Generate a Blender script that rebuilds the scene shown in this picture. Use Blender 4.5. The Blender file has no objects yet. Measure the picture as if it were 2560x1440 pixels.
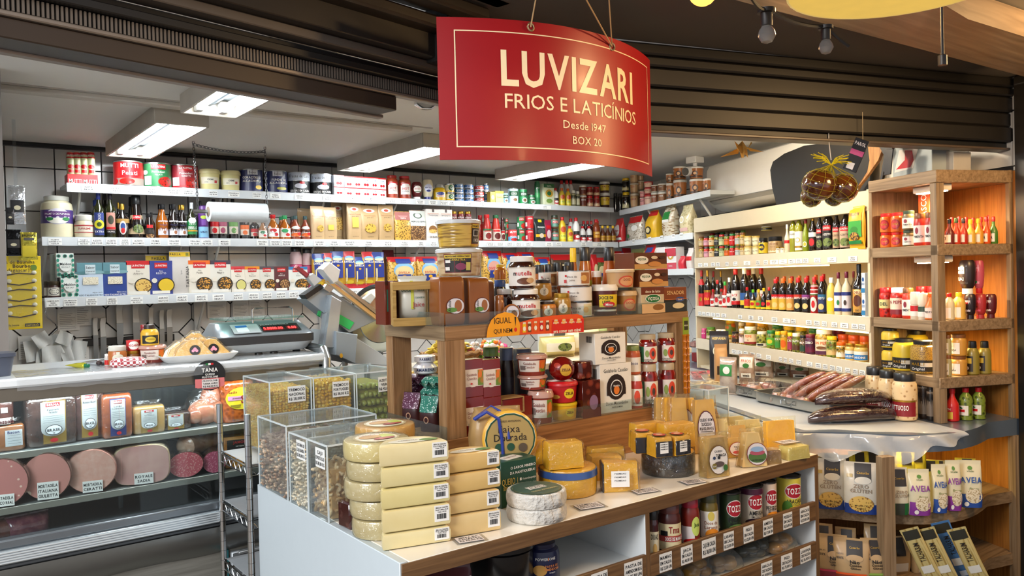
import bpy,math,random
from math import sin,cos,pi,radians,sqrt,atan2
from mathutils import Vector,Matrix
random.seed(7)
SC=bpy.context.scene
COL=SC.collection
# ------ camera
F=2012.0;YAW,PITCH,ROLL=map(radians,(36.815,0.837,1.365));RA=radians(22.75);H=1.55
fw=Vector((sin(YAW)*cos(PITCH),cos(YAW)*cos(PITCH),-sin(PITCH)))
_r=Vector((cos(YAW),-sin(YAW),0));_d=fw.cross(_r)
rt=_r*cos(ROLL)+_d*sin(ROLL);dn=-_r*sin(ROLL)+_d*cos(ROLL)
EYE=Vector((0,0,H))
cam=bpy.data.objects.new('camera',bpy.data.cameras.new('camera'));COL.objects.link(cam)
cam.data.sensor_width=36;cam.data.lens=36*F/2560;cam.data.clip_start=.05
cam.matrix_world=Matrix.LocRotScale(EYE,Matrix((rt,-dn,-fw)).transposed().to_quaternion(),None)
SC.camera=cam
# ------ world, lights, exposure
W=bpy.data.worlds.new('world');SC.world=W;W.use_nodes=True
W.node_tree.nodes['Background'].inputs[0].default_value=(.9,.93,1,1)
W.node_tree.nodes['Background'].inputs[1].default_value=.26
SC.view_settings.view_transform='Standard';SC.view_settings.look='None'
SC.view_settings.exposure=1.38;SC.view_settings.gamma=1;SC.view_settings.use_curve_mapping=False
SC.cycles.max_bounces=6;SC.cycles.diffuse_bounces=3;SC.cycles.glossy_bounces=3
SC.cycles.transmission_bounces=4;SC.cycles.transparent_max_bounces=16
SC.cycles.caustics_reflective=False;SC.cycles.caustics_refractive=False
SC.cycles.sample_clamp_indirect=4
TUBE_E=28.0
def light(name,kind,loc,energy,color,size=.1,target=None,**k):
 l=bpy.data.lights.new(name,kind);l.energy=energy;l.color=color
 if kind=='AREA':l.size=size
 else:l.shadow_soft_size=size
 for a,b in k.items():setattr(l,a,b)
 o=bpy.data.objects.new(name,l);COL.objects.link(o);o.location=loc
 if target is not None:o.rotation_euler=(Vector(target)-Vector(loc)).to_track_quat('-Z','Y').to_euler()
 return o
WARM=(1,.62,.27)
light('pendant_bulb','POINT',(1.62,.84,2.24),22,WARM,.06)
light('aisle_lamp','POINT',(-.6,.9,2.38),12,(1,.78,.52),.12)
light('aisle_lamp','POINT',(2.14,1.28,2.34),14,WARM,.05)
light('aisle_lamp','POINT',(3.3,.75,2.3),30,WARM,.25)
light('added_fill','AREA',(2.75,2.75,2.40),6,(1,.86,.66),.12,(3.3,2.9,.9))  # added fill towards the right counter, no fitting there
light('added_fill','AREA',(3.45,2.75,2.40),8,(1,.84,.62),.12,(4.2,2.6,1.9))  # added fill to brighten the air conditioner, no fitting there
light('hall_light','AREA',(-2.3,.9,2.9),70,(.92,.96,1),1.6,(.6,3.0,.8))
# ------ geometry of the view: pixels to points
def ray(x,y):return fw+rt*((x-1280)/F)+dn*((y-720)/F)
def atz(x,y,z):v=ray(x,y);return EYE+v*((z-H)/v.z)
def aty(x,y,Y):v=ray(x,y);return EYE+v*(Y/v.y)
def atx(x,y,X):v=ray(x,y);return EYE+v*(X/v.x)
RO=Vector((3.92,2.189,0));RD=Vector((sin(RA),cos(RA),0));RN=Vector((cos(RA),-sin(RA),0))
RROT=atan2(-RN.x,RN.y)
def rw(u,n,z=0):return RO+RD*u+RN*n+Vector((0,0,z))
def atn(x,y,n):v=ray(x,y);return EYE+v*((n+(RO-EYE).dot(RN))/v.dot(RN))
def pix(p):q=Vector(p)-EYE;Z=q.dot(fw);return 1280+F*q.dot(rt)/Z,720+F*q.dot(dn)/Z,Z
def zfor(p,y):
 "height over the plan point p that shows at pixel row y"
 q=Vector((p[0],p[1],H))-EYE;k=(y-720)/F
 return H+(k*q.dot(fw)-q.dot(dn))/(dn.z-k*fw.z)
def on_line(p,d,x):
 "point on the line p + s*d that shows at pixel column x"
 q=Vector(p)-EYE;k=(x-1280)/F
 s=(k*q.dot(fw)-q.dot(rt))/(Vector(d).dot(rt)-k*Vector(d).dot(fw))
 return Vector(p)+Vector(d)*s
 # ------ materials
def lin(h):
 c=[int(h[i:i+2],16)/255 for i in(0,2,4)]
 return[x/12.92 if x<=.04045 else((x+.055)/1.055)**2.4 for x in c]
_M={}
def _new(name):
 m=bpy.data.materials.new(name);m.use_nodes=True
 nt=m.node_tree;return m,nt,nt.nodes['Principled BSDF']
def _mix(nt,a,b,fac):
 n=nt.nodes.new('ShaderNodeMix');n.data_type='RGBA'
 n.inputs[6].default_value=(*a,1);n.inputs[7].default_value=(*b,1)
 nt.links.new(fac,n.inputs[0]);return n.outputs[2]
def _coord(nt,scale):
 t=nt.nodes.new('ShaderNodeTexCoord');mp=nt.nodes.new('ShaderNodeMapping')
 mp.inputs['Scale'].default_value=scale if hasattr(scale,'__len__')else(scale,)*3
 nt.links.new(t.outputs['Object'],mp.inputs[0]);return mp.outputs[0]
def M(h,rough=.45,metal=0,coat=0,var=.07,scale=25,bump=0,emit=0,spec=.5):
 key=(h,rough,metal,coat,var,scale,bump,emit,spec)
 if key in _M:return _M[key]
 m,nt,b=_new('paint_'+h);c=lin(h)
 no=nt.nodes.new('ShaderNodeTexNoise');no.inputs['Scale'].default_value=1
 no.inputs['Detail'].default_value=3
 nt.links.new(_coord(nt,scale),no.inputs['Vector'])
 col=_mix(nt,[x*(1-var)for x in c],[min(1,x*(1+var))for x in c],no.outputs['Fac'])
 nt.links.new(col,b.inputs['Base Color'])
 b.inputs['Roughness'].default_value=rough;b.inputs['Metallic'].default_value=metal
 b.inputs['Coat Weight'].default_value=coat;b.inputs['Coat Roughness'].default_value=.12
 b.inputs['Specular IOR Level'].default_value=spec
 if bump:
  bp=nt.nodes.new('ShaderNodeBump');bp.inputs['Strength'].default_value=bump;bp.inputs['Distance'].default_value=.01
  nt.links.new(no.outputs['Fac'],bp.inputs['Height']);nt.links.new(bp.outputs[0],b.inputs['Normal'])
 if emit:
  b.inputs['Emission Color'].default_value=(*c,1);b.inputs['Emission Strength'].default_value=emit
 _M[key]=m;return m
def SP(h,h2,scale=40,thr=.4,rough=.35,coat=.4,soft=.12,bump=.15,kind='v',h3=None):
 "base colour with spots or veins of a second colour (meat, pasta, pickles)"
 key=('sp',h,h2,scale if not hasattr(scale,'__len__')else tuple(scale),thr,rough,coat,soft,bump,kind,h3)
 if key in _M:return _M[key]
 m,nt,b=_new('spots_'+h)
 if kind=='v':
  n=nt.nodes.new('ShaderNodeTexVoronoi');out=n.outputs['Distance']
 else:
  n=nt.nodes.new('ShaderNodeTexNoise');n.inputs['Detail'].default_value=4;out=n.outputs['Fac']
 n.inputs['Scale'].default_value=1
 nt.links.new(_coord(nt,scale),n.inputs['Vector'])
 r=nt.nodes.new('ShaderNodeMapRange');r.inputs[1].default_value=thr-soft;r.inputs[2].default_value=thr+soft
 nt.links.new(out,r.inputs[0])
 col=_mix(nt,lin(h2),lin(h),r.outputs[0])
 nt.links.new(col,b.inputs['Base Color'])
 b.inputs['Roughness'].default_value=rough;b.inputs['Coat Weight'].default_value=coat;b.inputs['Coat Roughness'].default_value=.1
 bp=nt.nodes.new('ShaderNodeBump');bp.inputs['Strength'].default_value=bump;bp.inputs['Distance'].default_value=.01
 nt.links.new(r.outputs[0],bp.inputs['Height']);nt.links.new(bp.outputs[0],b.inputs['Normal'])
 _M[key]=m;return m
def WOOD(h,h2,ax=0,rough=.5,sc=1):
 key=('wood',h,h2,ax,rough,sc)
 if key in _M:return _M[key]
 m,nt,b=_new('wood_'+h)
 s=[70*sc]*3;s[ax]=3.5*sc
 n=nt.nodes.new('ShaderNodeTexNoise');n.inputs['Scale'].default_value=1;n.inputs['Detail'].default_value=5;n.inputs['Distortion'].default_value=.6
 nt.links.new(_coord(nt,s),n.inputs['Vector'])
 r=nt.nodes.new('ShaderNodeMapRange');r.inputs[1].default_value=.3;r.inputs[2].default_value=.7
 nt.links.new(n.outputs['Fac'],r.inputs[0])
 nt.links.new(_mix(nt,lin(h2),lin(h),r.outputs[0]),b.inputs['Base Color'])
 b.inputs['Roughness'].default_value=rough
 bp=nt.nodes.new('ShaderNodeBump');bp.inputs['Strength'].default_value=.12;bp.inputs['Distance'].default_value=.003
 nt.links.new(n.outputs['Fac'],bp.inputs['Height']);nt.links.new(bp.outputs[0],b.inputs['Normal'])
 _M[key]=m;return m
def FILM(tint='ffffff',refl=.12,rough=.06,bump=0,scale=14,milky=.04):
 "clear plastic or glass sheet: lets the light through, mirrors a little"
 key=('film',tint,refl,rough,bump,scale,milky)
 if key in _M:return _M[key]
 m=bpy.data.materials.new('clear_'+tint);m.use_nodes=True;nt=m.node_tree
 for n in list(nt.nodes):nt.nodes.remove(n)
 o=nt.nodes.new('ShaderNodeOutputMaterial');t=nt.nodes.new('ShaderNodeBsdfTransparent');g=nt.nodes.new('ShaderNodeBsdfGlossy')
 d=nt.nodes.new('ShaderNodeBsdfDiffuse');d.inputs[0].default_value=(.9,.93,.95,1)
 t.inputs[0].default_value=(*lin(tint),1);g.inputs['Roughness'].default_value=rough
 mx=nt.nodes.new('ShaderNodeMixShader');mx2=nt.nodes.new('ShaderNodeMixShader')
 lw=nt.nodes.new('ShaderNodeLayerWeight');lw.inputs[0].default_value=.12
 ad=nt.nodes.new('ShaderNodeMath');ad.operation='MULTIPLY_ADD';ad.inputs[1].default_value=.45;ad.inputs[2].default_value=refl*.14
 ad.use_clamp=True
 nt.links.new(lw.outputs['Fresnel'],ad.inputs[0]);nt.links.new(ad.outputs[0],mx.inputs[0])
 mx2.inputs[0].default_value=milky
 nt.links.new(t.outputs[0],mx2.inputs[1]);nt.links.new(d.outputs[0],mx2.inputs[2])
 nt.links.new(mx2.outputs[0],mx.inputs[1]);nt.links.new(g.outputs[0],mx.inputs[2]);nt.links.new(mx.outputs[0],o.inputs[0])
 if bump:
  no=nt.nodes.new('ShaderNodeTexNoise');no.inputs['Scale'].default_value=1;no.inputs['Detail'].default_value=3
  nt.links.new(_coord(nt,scale),no.inputs['Vector'])
  bp=nt.nodes.new('ShaderNodeBump');bp.inputs['Strength'].default_value=bump;bp.inputs['Distance'].default_value=.02
  nt.links.new(no.outputs['Fac'],bp.inputs['Height'])
  nt.links.new(bp.outputs[0],g.inputs['Normal'])
 _M[key]=m;return m
def mt(x,**k):return M(x,**k)if isinstance(x,str)else x
STEEL=M('b4b8ba',.28,1,var=.12,scale=12);CHROME=M('d8dadb',.12,1);ALU=M('9fa6aa',.35,1)
WHITE=M('e9e9e4',.4);PAPER=M('f2f2ee',.6);INK=M('1b1b1e',.6)
# ------ letters
_G={}
def _glyph(ch,bold):
 k=(ch,bold)
 if k not in _G:
  c=bpy.data.curves.new('g','FONT');c.body=ch;c.resolution_u=2;c.offset=.022 if bold else 0.004
  o=bpy.data.objects.new('g',c);me=o.to_mesh()
  v=[(p.co.x,p.co.y)for p in me.vertices];f=[tuple(p.vertices)for p in me.polygons]
  o.to_mesh_clear();bpy.data.objects.remove(o);bpy.data.curves.remove(c)
  _G[k]=(v,f)
 return _G[k]
def text2d(s,h,bold=False,maxw=None):
 "flat letters of cap height h, centred on the origin: verts, faces"
 V,Fa,x=[],[],0.
 for ch in s:
  if ch==' ':x+=.3;continue
  v,f=_glyph(ch,bold)
  if not v:x+=.3;continue
  x0=min(p[0]for p in v);x1=max(p[0]for p in v);o=len(V)
  V+=[(p[0]-x0+x,p[1])for p in v];Fa+=[tuple(i+o for i in q)for q in f];x+=x1-x0+.085
 k=h/.70;w=max(x-.085,.01)*k;kx=k if not maxw or w<=maxw else k*maxw/w
 cx=(x-.085)/2
 return[((p[0]-cx)*kx,p[1]*k-h/2)for p in V],Fa
 # ------ mesh builder
class MB:
 def __init__(s,mat=None):s.v,s.f,s.m,s.mats,s.T,s.cur=[],[],[],[],None,mat
 def _mi(s,mat):
  mat=mt(mat if mat is not None else s.cur)
  if mat not in s.mats:s.mats.append(mat)
  return s.mats.index(mat)
 def add(s,V,Fa,mat=None):
  o=len(s.v);i=s._mi(mat)
  s.v+=[s.T@Vector(p)for p in V]if s.T is not None else[Vector(p)for p in V]
  s.f+=[tuple(j+o for j in q)for q in Fa];s.m+=[i]*len(Fa);return s
 def box(s,x0,y0,z0,x1,y1,z1,mat=None,b=0):
  if b<=0:
   return s.add([(x,y,z)for z in(z0,z1)for y in(y0,y1)for x in(x0,x1)],[(0,2,3,1),(4,5,7,6),(0,1,5,4),(2,6,7,3),(0,4,6,2),(1,3,7,5)],mat)
  b=min(b,(x1-x0)*.49,(y1-y0)*.49,(z1-z0)*.49)
  def ring(i,z):return[(x0+i,y0+b,z),(x0+b,y0+i,z),(x1-b,y0+i,z),(x1-i,y0+b,z),(x1-i,y1-b,z),(x1-b,y1-i,z),(x0+b,y1-i,z),(x0+i,y1-b,z)]
  def cap(z):return[(x0+b,y0+b,z)]*0
  R=[[(x0+b,y0+b,z0),(x0+b,y0+b,z0),(x1-b,y0+b,z0),(x1-b,y0+b,z0),(x1-b,y1-b,z0),(x1-b,y1-b,z0),(x0+b,y1-b,z0),(x0+b,y1-b,z0)]]
  R+=[ring(0,z0+b),ring(0,z1-b)]
  R+=[[(p[0],p[1],z1)for p in R[0]]]
  return s.rings(R,mat)
 def rings(s,R,mat=None,caps=True,closed=True):
  n=len(R[0]);V=[p for r in R for p in r];Fa=[]
  for a in range(len(R)-1):
   for i in range(n if closed else n-1):
    j=(i+1)%n;Fa.append((a*n+i,a*n+j,(a+1)*n+j,(a+1)*n+i))
  if caps:Fa+=[tuple(range(n-1,-1,-1)),tuple(range((len(R)-1)*n,len(R)*n))]
  return s.add(V,Fa,mat)
 def lathe(s,prof,n=16,mat=None,a0=0,a1=None):
  "prof: (r, z) from bottom to top"
  full=a1 is None;k=n if full else n+1;a1=2*pi if full else a1
  R=[[(r*cos(a0+(a1-a0)*i/n),r*sin(a0+(a1-a0)*i/n),z)for i in range(k)]for r,z in prof]
  if full:return s.rings(R,mat)
  o=[(0,0,z)for r,z in prof]
  s.rings(R,mat,caps=False,closed=False)
  s.rings([[R[i][0],o[i]]for i in range(len(prof))][::-1],mat,caps=False,closed=False)
  s.rings([[R[i][-1],o[i]]for i in range(len(prof))],mat,caps=False,closed=False)
  s.add(R[0]+[(0,0,prof[0][1])],[tuple(range(k,-1,-1))],mat)
  return s.add(R[-1]+[(0,0,prof[-1][1])],[tuple(range(k+1))],mat)
 def prism(s,poly,z0,z1,mat=None,b=0):
  R=[[(p[0],p[1],z0)for p in poly],[(p[0],p[1],z1)for p in poly]]
  if b:
   c=Vector((sum(p[0]for p in poly)/len(poly),sum(p[1]for p in poly)/len(poly)))
   sh=[c+(Vector(p[:2])-c)*(1-b/max((Vector(p[:2])-c).length,b*1.5))for p in poly]
   R=[[(p.x,p.y,z0)for p in sh],[(p[0],p[1],z0+b)for p in poly],[(p[0],p[1],z1-b)for p in poly],[(p.x,p.y,z1)for p in sh]]
  return s.rings(R,mat)
 def tube(s,pts,r,n=8,mat=None,caps=True):
  P=[Vector(p)for p in pts];R=[]
  up=Vector((0,0,1))
  for i,p in enumerate(P):
   t=(P[min(i+1,len(P)-1)]-P[max(i-1,0)]).normalized()
   a=t.cross(up)
   if a.length<.05:a=t.cross(Vector((1,0,0)))
   a.normalize();c=a.cross(t);ri=r[i]if hasattr(r,'__len__')else r
   R.append([p+a*(ri*cos(2*pi*k/n))+c*(ri*sin(2*pi*k/n))for k in range(n)])
   up=c if abs(t.z)>.95 else Vector((0,0,1))
  return s.rings([q[::-1]for q in R],mat,caps)
 def grid(s,fn,nu,nv,mat=None):
  V=[fn(i/nu,j/nv)for j in range(nv+1)for i in range(nu+1)];k=nu+1
  return s.add(V,[(j*k+i,j*k+i+1,(j+1)*k+i+1,(j+1)*k+i)for j in range(nv)for i in range(nu)],mat)
 def ball(s,c,rx,ry=None,rz=None,mat=None,n=10,m=6,R=None):
  ry=ry or rx;rz=rz or rx;c=Vector(c);V,Fa=[],[]
  for j in range(1,m):
   t=pi*j/m
   for i in range(n):
    q=Vector((rx*sin(t)*cos(2*pi*i/n),ry*sin(t)*sin(2*pi*i/n),-rz*cos(t)))
    V.append(c+(R@q if R else q))
  b,t=Vector((0,0,-rz)),Vector((0,0,rz))
  V+=[c+(R@b if R else b),c+(R@t if R else t)];B=len(V)-2;T=B+1
  for i in range(n):
   k=(i+1)%n;Fa.append((B,k,i));Fa.append((T,(m-2)*n+i,(m-2)*n+k))
   for j in range(m-2):Fa.append((j*n+i,j*n+k,(j+1)*n+k,(j+1)*n+i))
  return s.add(V,Fa,mat)
 def mesh(s,name,ang=38):
  me=bpy.data.meshes.new(name);me.from_pydata([tuple(p)for p in s.v],[],s.f)
  for m in s.mats:me.materials.append(m)
  me.polygons.foreach_set('material_index',s.m)
  me.polygons.foreach_set('use_smooth',[True]*len(s.f));me.set_sharp_from_angle(angle=radians(ang))
  me.update();return me
 def build(s,name,parent=None,loc=None,rotz=0,ang=38):
  return obj(name,s.mesh(name,ang),parent,loc,rotz)
def obj(name,me,parent=None,loc=None,rotz=0):
 o=bpy.data.objects.new(name,me);COL.objects.link(o);o.parent=parent
 if loc is not None:o.location=loc
 if rotz:o.rotation_euler.z=rotz
 return o
def tag(o,label,cat,group=None,kind=None):
 if label:o['label']=label
 if cat:o['category']=cat
 if group:o['group']=group
 if kind:o['kind']=kind
 return o
def thing(name,label,cat,loc=(0,0,0),rotz=0,group=None):
 o=bpy.data.objects.new(name,None);COL.objects.link(o);o.location=loc;o.rotation_euler.z=rotz;o.empty_display_size=.05
 return tag(o,label,cat,group)
def struct(o):o['kind']='structure';return o
def copy_tree(o,parent=None):
 c=o.copy();COL.objects.link(c);c.parent=parent
 for ch in o.children:copy_tree(ch,c)
 return c
 # ------ flat print on a surface
def decals(mb,S,w,h,spec,flat=True,ds=.0007):
 """spec: 'r x0 x1 z0 z1 col' rectangle, 'e cx cz rx rz col' ellipse, 't words cx cz height col' / 'b' bold, in parts of w and h
    ('w' after the colour of a text: its greatest width)"""
 off=ds
 for d in spec.split(';'):
  q=d.split()
  if not q:continue
  k=q[0]
  if k=='r':
   x0,x1,z0,z1=[float(a)for a in q[1:5]];nu=1 if flat else max(2,int((x1-x0)*8));nv=2 if S.__name__=='soft' else 1
   if S.__name__=='soft':nu=8;nv=max(2,int((z1-z0)*10))
   mb.grid(lambda u,v:S((x0+(x1-x0)*u)*w,(z0+(z1-z0)*v)*h,off),nu,nv,P(q[5]))
  elif k=='e':
   cx,cz,rx,rz=[float(a)for a in q[1:5]];n=18
   V=[S(cx*w,cz*h,off)]+[S((cx+rx*.55*cos(2*pi*i/n))*w,(cz+rz*.55*sin(2*pi*i/n))*h,off)for i in range(n)]
   V+=[S((cx+rx*cos(2*pi*i/n))*w,(cz+rz*sin(2*pi*i/n))*h,off)for i in range(n)]
   mb.add(V,[(0,1+i,1+(i+1)%n)for i in range(n)]+[(1+i,1+n+i,1+n+(i+1)%n,1+(i+1)%n)for i in range(n)],P(q[5]))
  elif k in 'tbv':
   cx,cz,th=[float(a)for a in q[2:5]];mw=float(q[6])if len(q)>6 else.9
   V,Fa=text2d(q[1].replace('_',' '),th*h if k!='v' else th*w,k=='b',mw*w if k!='v' else mw*h)
   if k=='v':V=[(-b,a)for a,b in V]
   mb.add([S(cx*w+a,cz*h+b,off)for a,b in V],Fa,P(q[5]))
  off+=ds
_PAL=dict(W='f4f2ec',K='17171a',R='c4161c',r='8e1218',G='1d7a3c',g='5f8f3a',B='1c3f94',b='3f8fd0',Y='f2c81e',y='e9a81c',O='e0661a',n='7a4a22',k='b89468',c='efe3c0',P='5b2a72',p='d04a86',N='1b2350',s='b9bdc0',S='6a6e72',d='3a2a20',t='2a8a86',e='d8d2c0',m='6e1430',l='b8d4e6',v='3c3a10')
def P(c):
 if not isinstance(c,str):return c
 if c in _SPEC:return _SPEC[c]()
 if len(c)==1:return M(_PAL[c],.38,coat=.2)
 return M(c,.38,coat=.2)
_SPEC=dict(pasta=lambda:SP('e0b860','8a5a1c',90,.35),penne=lambda:SP('d8a848','6a4a1c',70,.35),beans=lambda:SP('5a3a24','c89a60',110,.4),dish=lambda:SP('3a2c1c','e0a040',100,.42),rice=lambda:SP('e8e0c8','a89878',220,.35),tomato=lambda:SP('b81c14','5e1a10',60,.3),fruit=lambda:SP('6a8a2c','e0682c',30,.5),herbs=lambda:SP('6a7a3c','2c3c1c',80,.4),pickle=lambda:SP('7a8a2c','3c4a14',60,.4),olive=lambda:SP('9a9a3c','4a4a14',55,.45),honeycomb=lambda:SP('c88a3c','8a4a1c',120,.35),oats=lambda:SP('e8dcc0','a89060',160,.4),pepper=lambda:SP('c8281c','7a1410',60,.35),mix=lambda:SP('b8942c','6a5a1c',70,.4),grain=lambda:SP('b08a34','5a3c14',260,.4),honey=lambda:M('b86a12',.12,coat=.6),nut=lambda:SP('e6c898','a87a44',45,.22,soft=.1),dark=lambda:M('1a1210',.1,coat=.7),oil=lambda:M('8a8a1e',.1,coat=.7),doil=lambda:M('23260e',.1,coat=.7),amber=lambda:M('a85a18',.1,coat=.6),choc=lambda:M('3a1c10',.15,coat=.6),clear=lambda:M('d8d8c8',.08,coat=.6),caramel=lambda:M('9a5a20',.3,coat=.5),guava=lambda:M('7a160f',.15,coat=.7),wine=lambda:M('3c0a12',.1,coat=.7),tin=lambda:M('c0c2c2',.25,1),gold=lambda:M('c79a3a',.3,.8))
# ------ goods on shelves
PROF=dict(can=([(.95,0),(1,.015),(1,.035),(.97,.05),(.97,.95),(1,.965),(1,.985),(.93,.985),(.93,.965)],None),tuna=([(.93,0),(1,.06),(1,.12),(.97,.16),(.97,.86),(1,.9),(1,.97),(.92,.97),(.92,.93)],None),jar=([(.84,0),(.97,.03),(1,.08),(1,.68),(.95,.77),(.82,.83),(.8,.86)],[(.86,.83),(.87,.845),(.87,.975),(.8,1)]),bigjar=([(.84,0),(.97,.02),(1,.06),(1,.70),(.93,.82),(.74,.87),(.72,.9)],[(.77,.885),(.78,.9),(.78,.985),(.72,1)]),squat=([(.8,0),(.98,.05),(1,.12),(1,.6),(.9,.72),(.84,.78)],[(.9,.75),(.93,.77),(.93,.97),(.86,1)]),oil=([(.88,0),(.98,.015),(1,.04),(1,.58),(.92,.65),(.5,.74),(.32,.79),(.3,.88)],[(.36,.855),(.38,.86),(.38,.99),(.33,1)]),wine=([(.9,0),(1,.02),(1,.55),(.92,.62),(.45,.72),(.34,.78),(.32,.9)],[(.37,.83),(.37,.98),(.33,1)]),vin=([(.85,0),(1,.03),(1,.45),(.9,.55),(.5,.70),(.36,.78),(.34,.86)],[(.42,.85),(.44,.86),(.44,.99),(.38,1)]),sauce=([(.85,0),(1,.03),(1,.5),(.92,.58),(.6,.82),(.52,.88)],[(.6,.87),(.62,.88),(.62,.99),(.56,1)]),soy=([(.8,0),(.98,.02),(1,.06),(.94,.3),(1,.5),(.98,.62),(.8,.74),(.42,.84),(.36,.88)],[(.46,.86),(.47,.87),(.47,.985),(.4,1)]),hot=([(.85,0),(1,.03),(1,.4),(.9,.5),(.42,.66),(.34,.74),(.34,.84)],[(.42,.82),(.43,.83),(.43,.985),(.36,1)]),squeeze=([(.6,.16),(.66,.17),(.82,.24),(.95,.42),(1,.62),(1,.8),(.9,.93),(.7,1)],[(.6,0),(.64,.01),(.62,.17)]),mustard=([(.85,0),(1,.03),(1,.6),(.85,.74),(.6,.8)],[(.62,.79),(.64,.8),(.6,.98),(.5,1)]),tub=([(.82,0),(.86,.02),(.95,.84)],[(1,.83),(1,.93),(.96,.96),(.9,.97),(.88,.95)]),rtub=([(.78,0),(.82,.03),(.92,.80)],[(1,.80),(1,.88),(.97,.93),(.9,1),(.86,.97)]),grinder=([(.9,0),(.95,.02),(.95,.5),(.8,.56)],[(.95,.55),(1,.58),(1,.93),(.85,1)]),bell=([(.8,0),(.98,.02),(1,.06),(.9,.34),(.62,.72),(.52,.8)],[(.58,.79),(.6,.8),(.56,.985),(.5,1)]),wrap=([(.9,0),(1,.03),(1,.85),(.85,.97),(.5,1)],None),)
PART=dict(can='tin_body',tuna='tin_body',tub='tub_body',rtub='tub_body',jar='jar_body',bigjar='jar_body',squat='jar_body',wrap='body')
NAME=dict(can=('food_tin','tin'),tuna=('fish_tin','tin'),tub=('plastic_tub','tub'),rtub=('plastic_tub','tub'),jar=('food_jar','jar'),bigjar=('food_jar','jar'),squat=('food_jar','jar'),oil=('oil_bottle','bottle'),wine=('dark_bottle','bottle'),vin=('vinegar_bottle','bottle'),sauce=('sauce_bottle','bottle'),soy=('soy_sauce_bottle','bottle'),hot=('hot_sauce_bottle','bottle'),squeeze=('squeeze_bottle','bottle'),mustard=('mustard_bottle','bottle'),grinder=('spice_grinder','grinder'),bell=('honey_bottle','bottle'),wrap=('wrapped_roll','roll'),box=('food_carton','carton'),bag=('food_pouch','bag'),pillow=('pasta_bag','bag'),loaf=('meat_block','meat'))
_MC={}
def _r_at(prof,z):
 for(r0,z0),(r1,z1)in zip(prof,prof[1:]):
  if z0<=z<=z1 and z1>z0:return r0+(r1-r0)*(z-z0)/(z1-z0)
 return prof[-1][0]if z>prof[-1][1]else prof[0][0]
def superell(a,b,n,e,k=0):return[(a*abs(cos(t))**e*(1 if cos(t)>=0 else-1),b*abs(sin(t))**e*(1 if sin(t)>=0 else-1))for t in[2*pi*(i+.5)/n for i in range(n)]]
def bag_dims(ty,t):
 "half width and half depth factors of a bag at height share t"
 if ty=='bag':
  d=1 if t<.55 else max(.03,1-((t-.55)/.37)**1.3)if t<.92 else.03
  return(.94+.06*min(1,t*6)if t<.9 else.97),d*(.75+.25*min(1,t*5))
 if ty=='pillow':
  e=min(t,1-t);return(1.0 if e<.06 else.95),(.03 if e<.06 else min(1,((e-.06)/.26))**.5)
 e=min(t,1-t);q=min(1,e/.14);return(.86+.14*sqrt(1-(1-q)**2)),(.7+.3*sqrt(1-(1-q)**2))
def make(ty,w,h,c1,c2,dec,d=None,parts=None,n=18,e=.55):
 """the meshes of one kind of goods: [(part name, mesh)]"""
 key=(ty,round(w,3),round(h,3),c1 if isinstance(c1,str)else id(c1),c2,dec,d and round(d,3),n,e)
 if key in _MC:return _MC[key]
 out=[];dm=MB()
 if ty in PROF:
  body,cap=PROF[ty];R=w/2
  m=MB(P(c1));m.lathe([(r*R,z*h)for r,z in body],n);out.append((PART.get(ty,'bottle_body'),m.mesh(ty)))
  if cap:
   m=MB(P(c2));m.lathe([(r*R,z*h)for r,z in cap],n);out.append(('lid' if 'body' in PART.get(ty,'')else 'cap',m.mesh('lid')))
  def S(a,b,off):r=_r_at(body,b/h)*R+off;t=a/R;return(r*sin(t),-r*cos(t),b)
  if dec:decals(dm,S,w,h,dec,False)
 elif ty=='box':
  d=d or w*.35;m=MB(P(c1));m.box(-w/2,-d/2,0,w/2,d/2,h,b=min(.0015,d*.1));out.append(('carton',m.mesh('carton')))
  def S(a,b,off):return(a,-d/2-off,b)
  if dec:decals(dm,S,w,h,dec)
 else:
  d=d or w*.4;m=MB(P(c1));nz=9 if ty!='bag' else 11;rings=[]
  ts=[0,.05,.14,.3,.45,.6,.72,.82,.9,.93,1]if ty=='bag' else[0,.055,.08,.2,.35,.5,.65,.8,.92,.945,1]if ty=='pillow' else[0,.02,.06,.12,.3,.5,.7,.88,.94,.98,1]
  for t in ts:
   a,b=bag_dims(ty,t);rings.append([(x,y,t*h)for x,y in superell(a*w/2,b*d/2,n+2,e if ty!='loaf' else e*.8)])
  m.rings(rings);out.append(('pouch' if ty!='loaf' else 'body',m.mesh(ty)))
  ee=e if ty!='loaf' else e*.8
  def soft(a,b,off):
   A,B=bag_dims(ty,min(1,max(0,b/h)));u=min(.995,abs(a)/(A*w/2))
   return(a,-(B*d/2)*(max(0,1-u**(2/ee)))**(ee/2)-off-.0015,b)
  if dec:decals(dm,soft,w,h,dec,False)
 if dec:out.append(('label',dm.mesh('print')))
 _MC[key]=out;return out
SHELF={}
def shelf(k,p,d,z,rot,back):SHELF[k]=dict(p=Vector((p[0],p[1],0)),d=Vector((d[0],d[1],0)),z=z,rot=rot,back=Vector((back[0],back[1],0)))
ITEMS=[]
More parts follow.
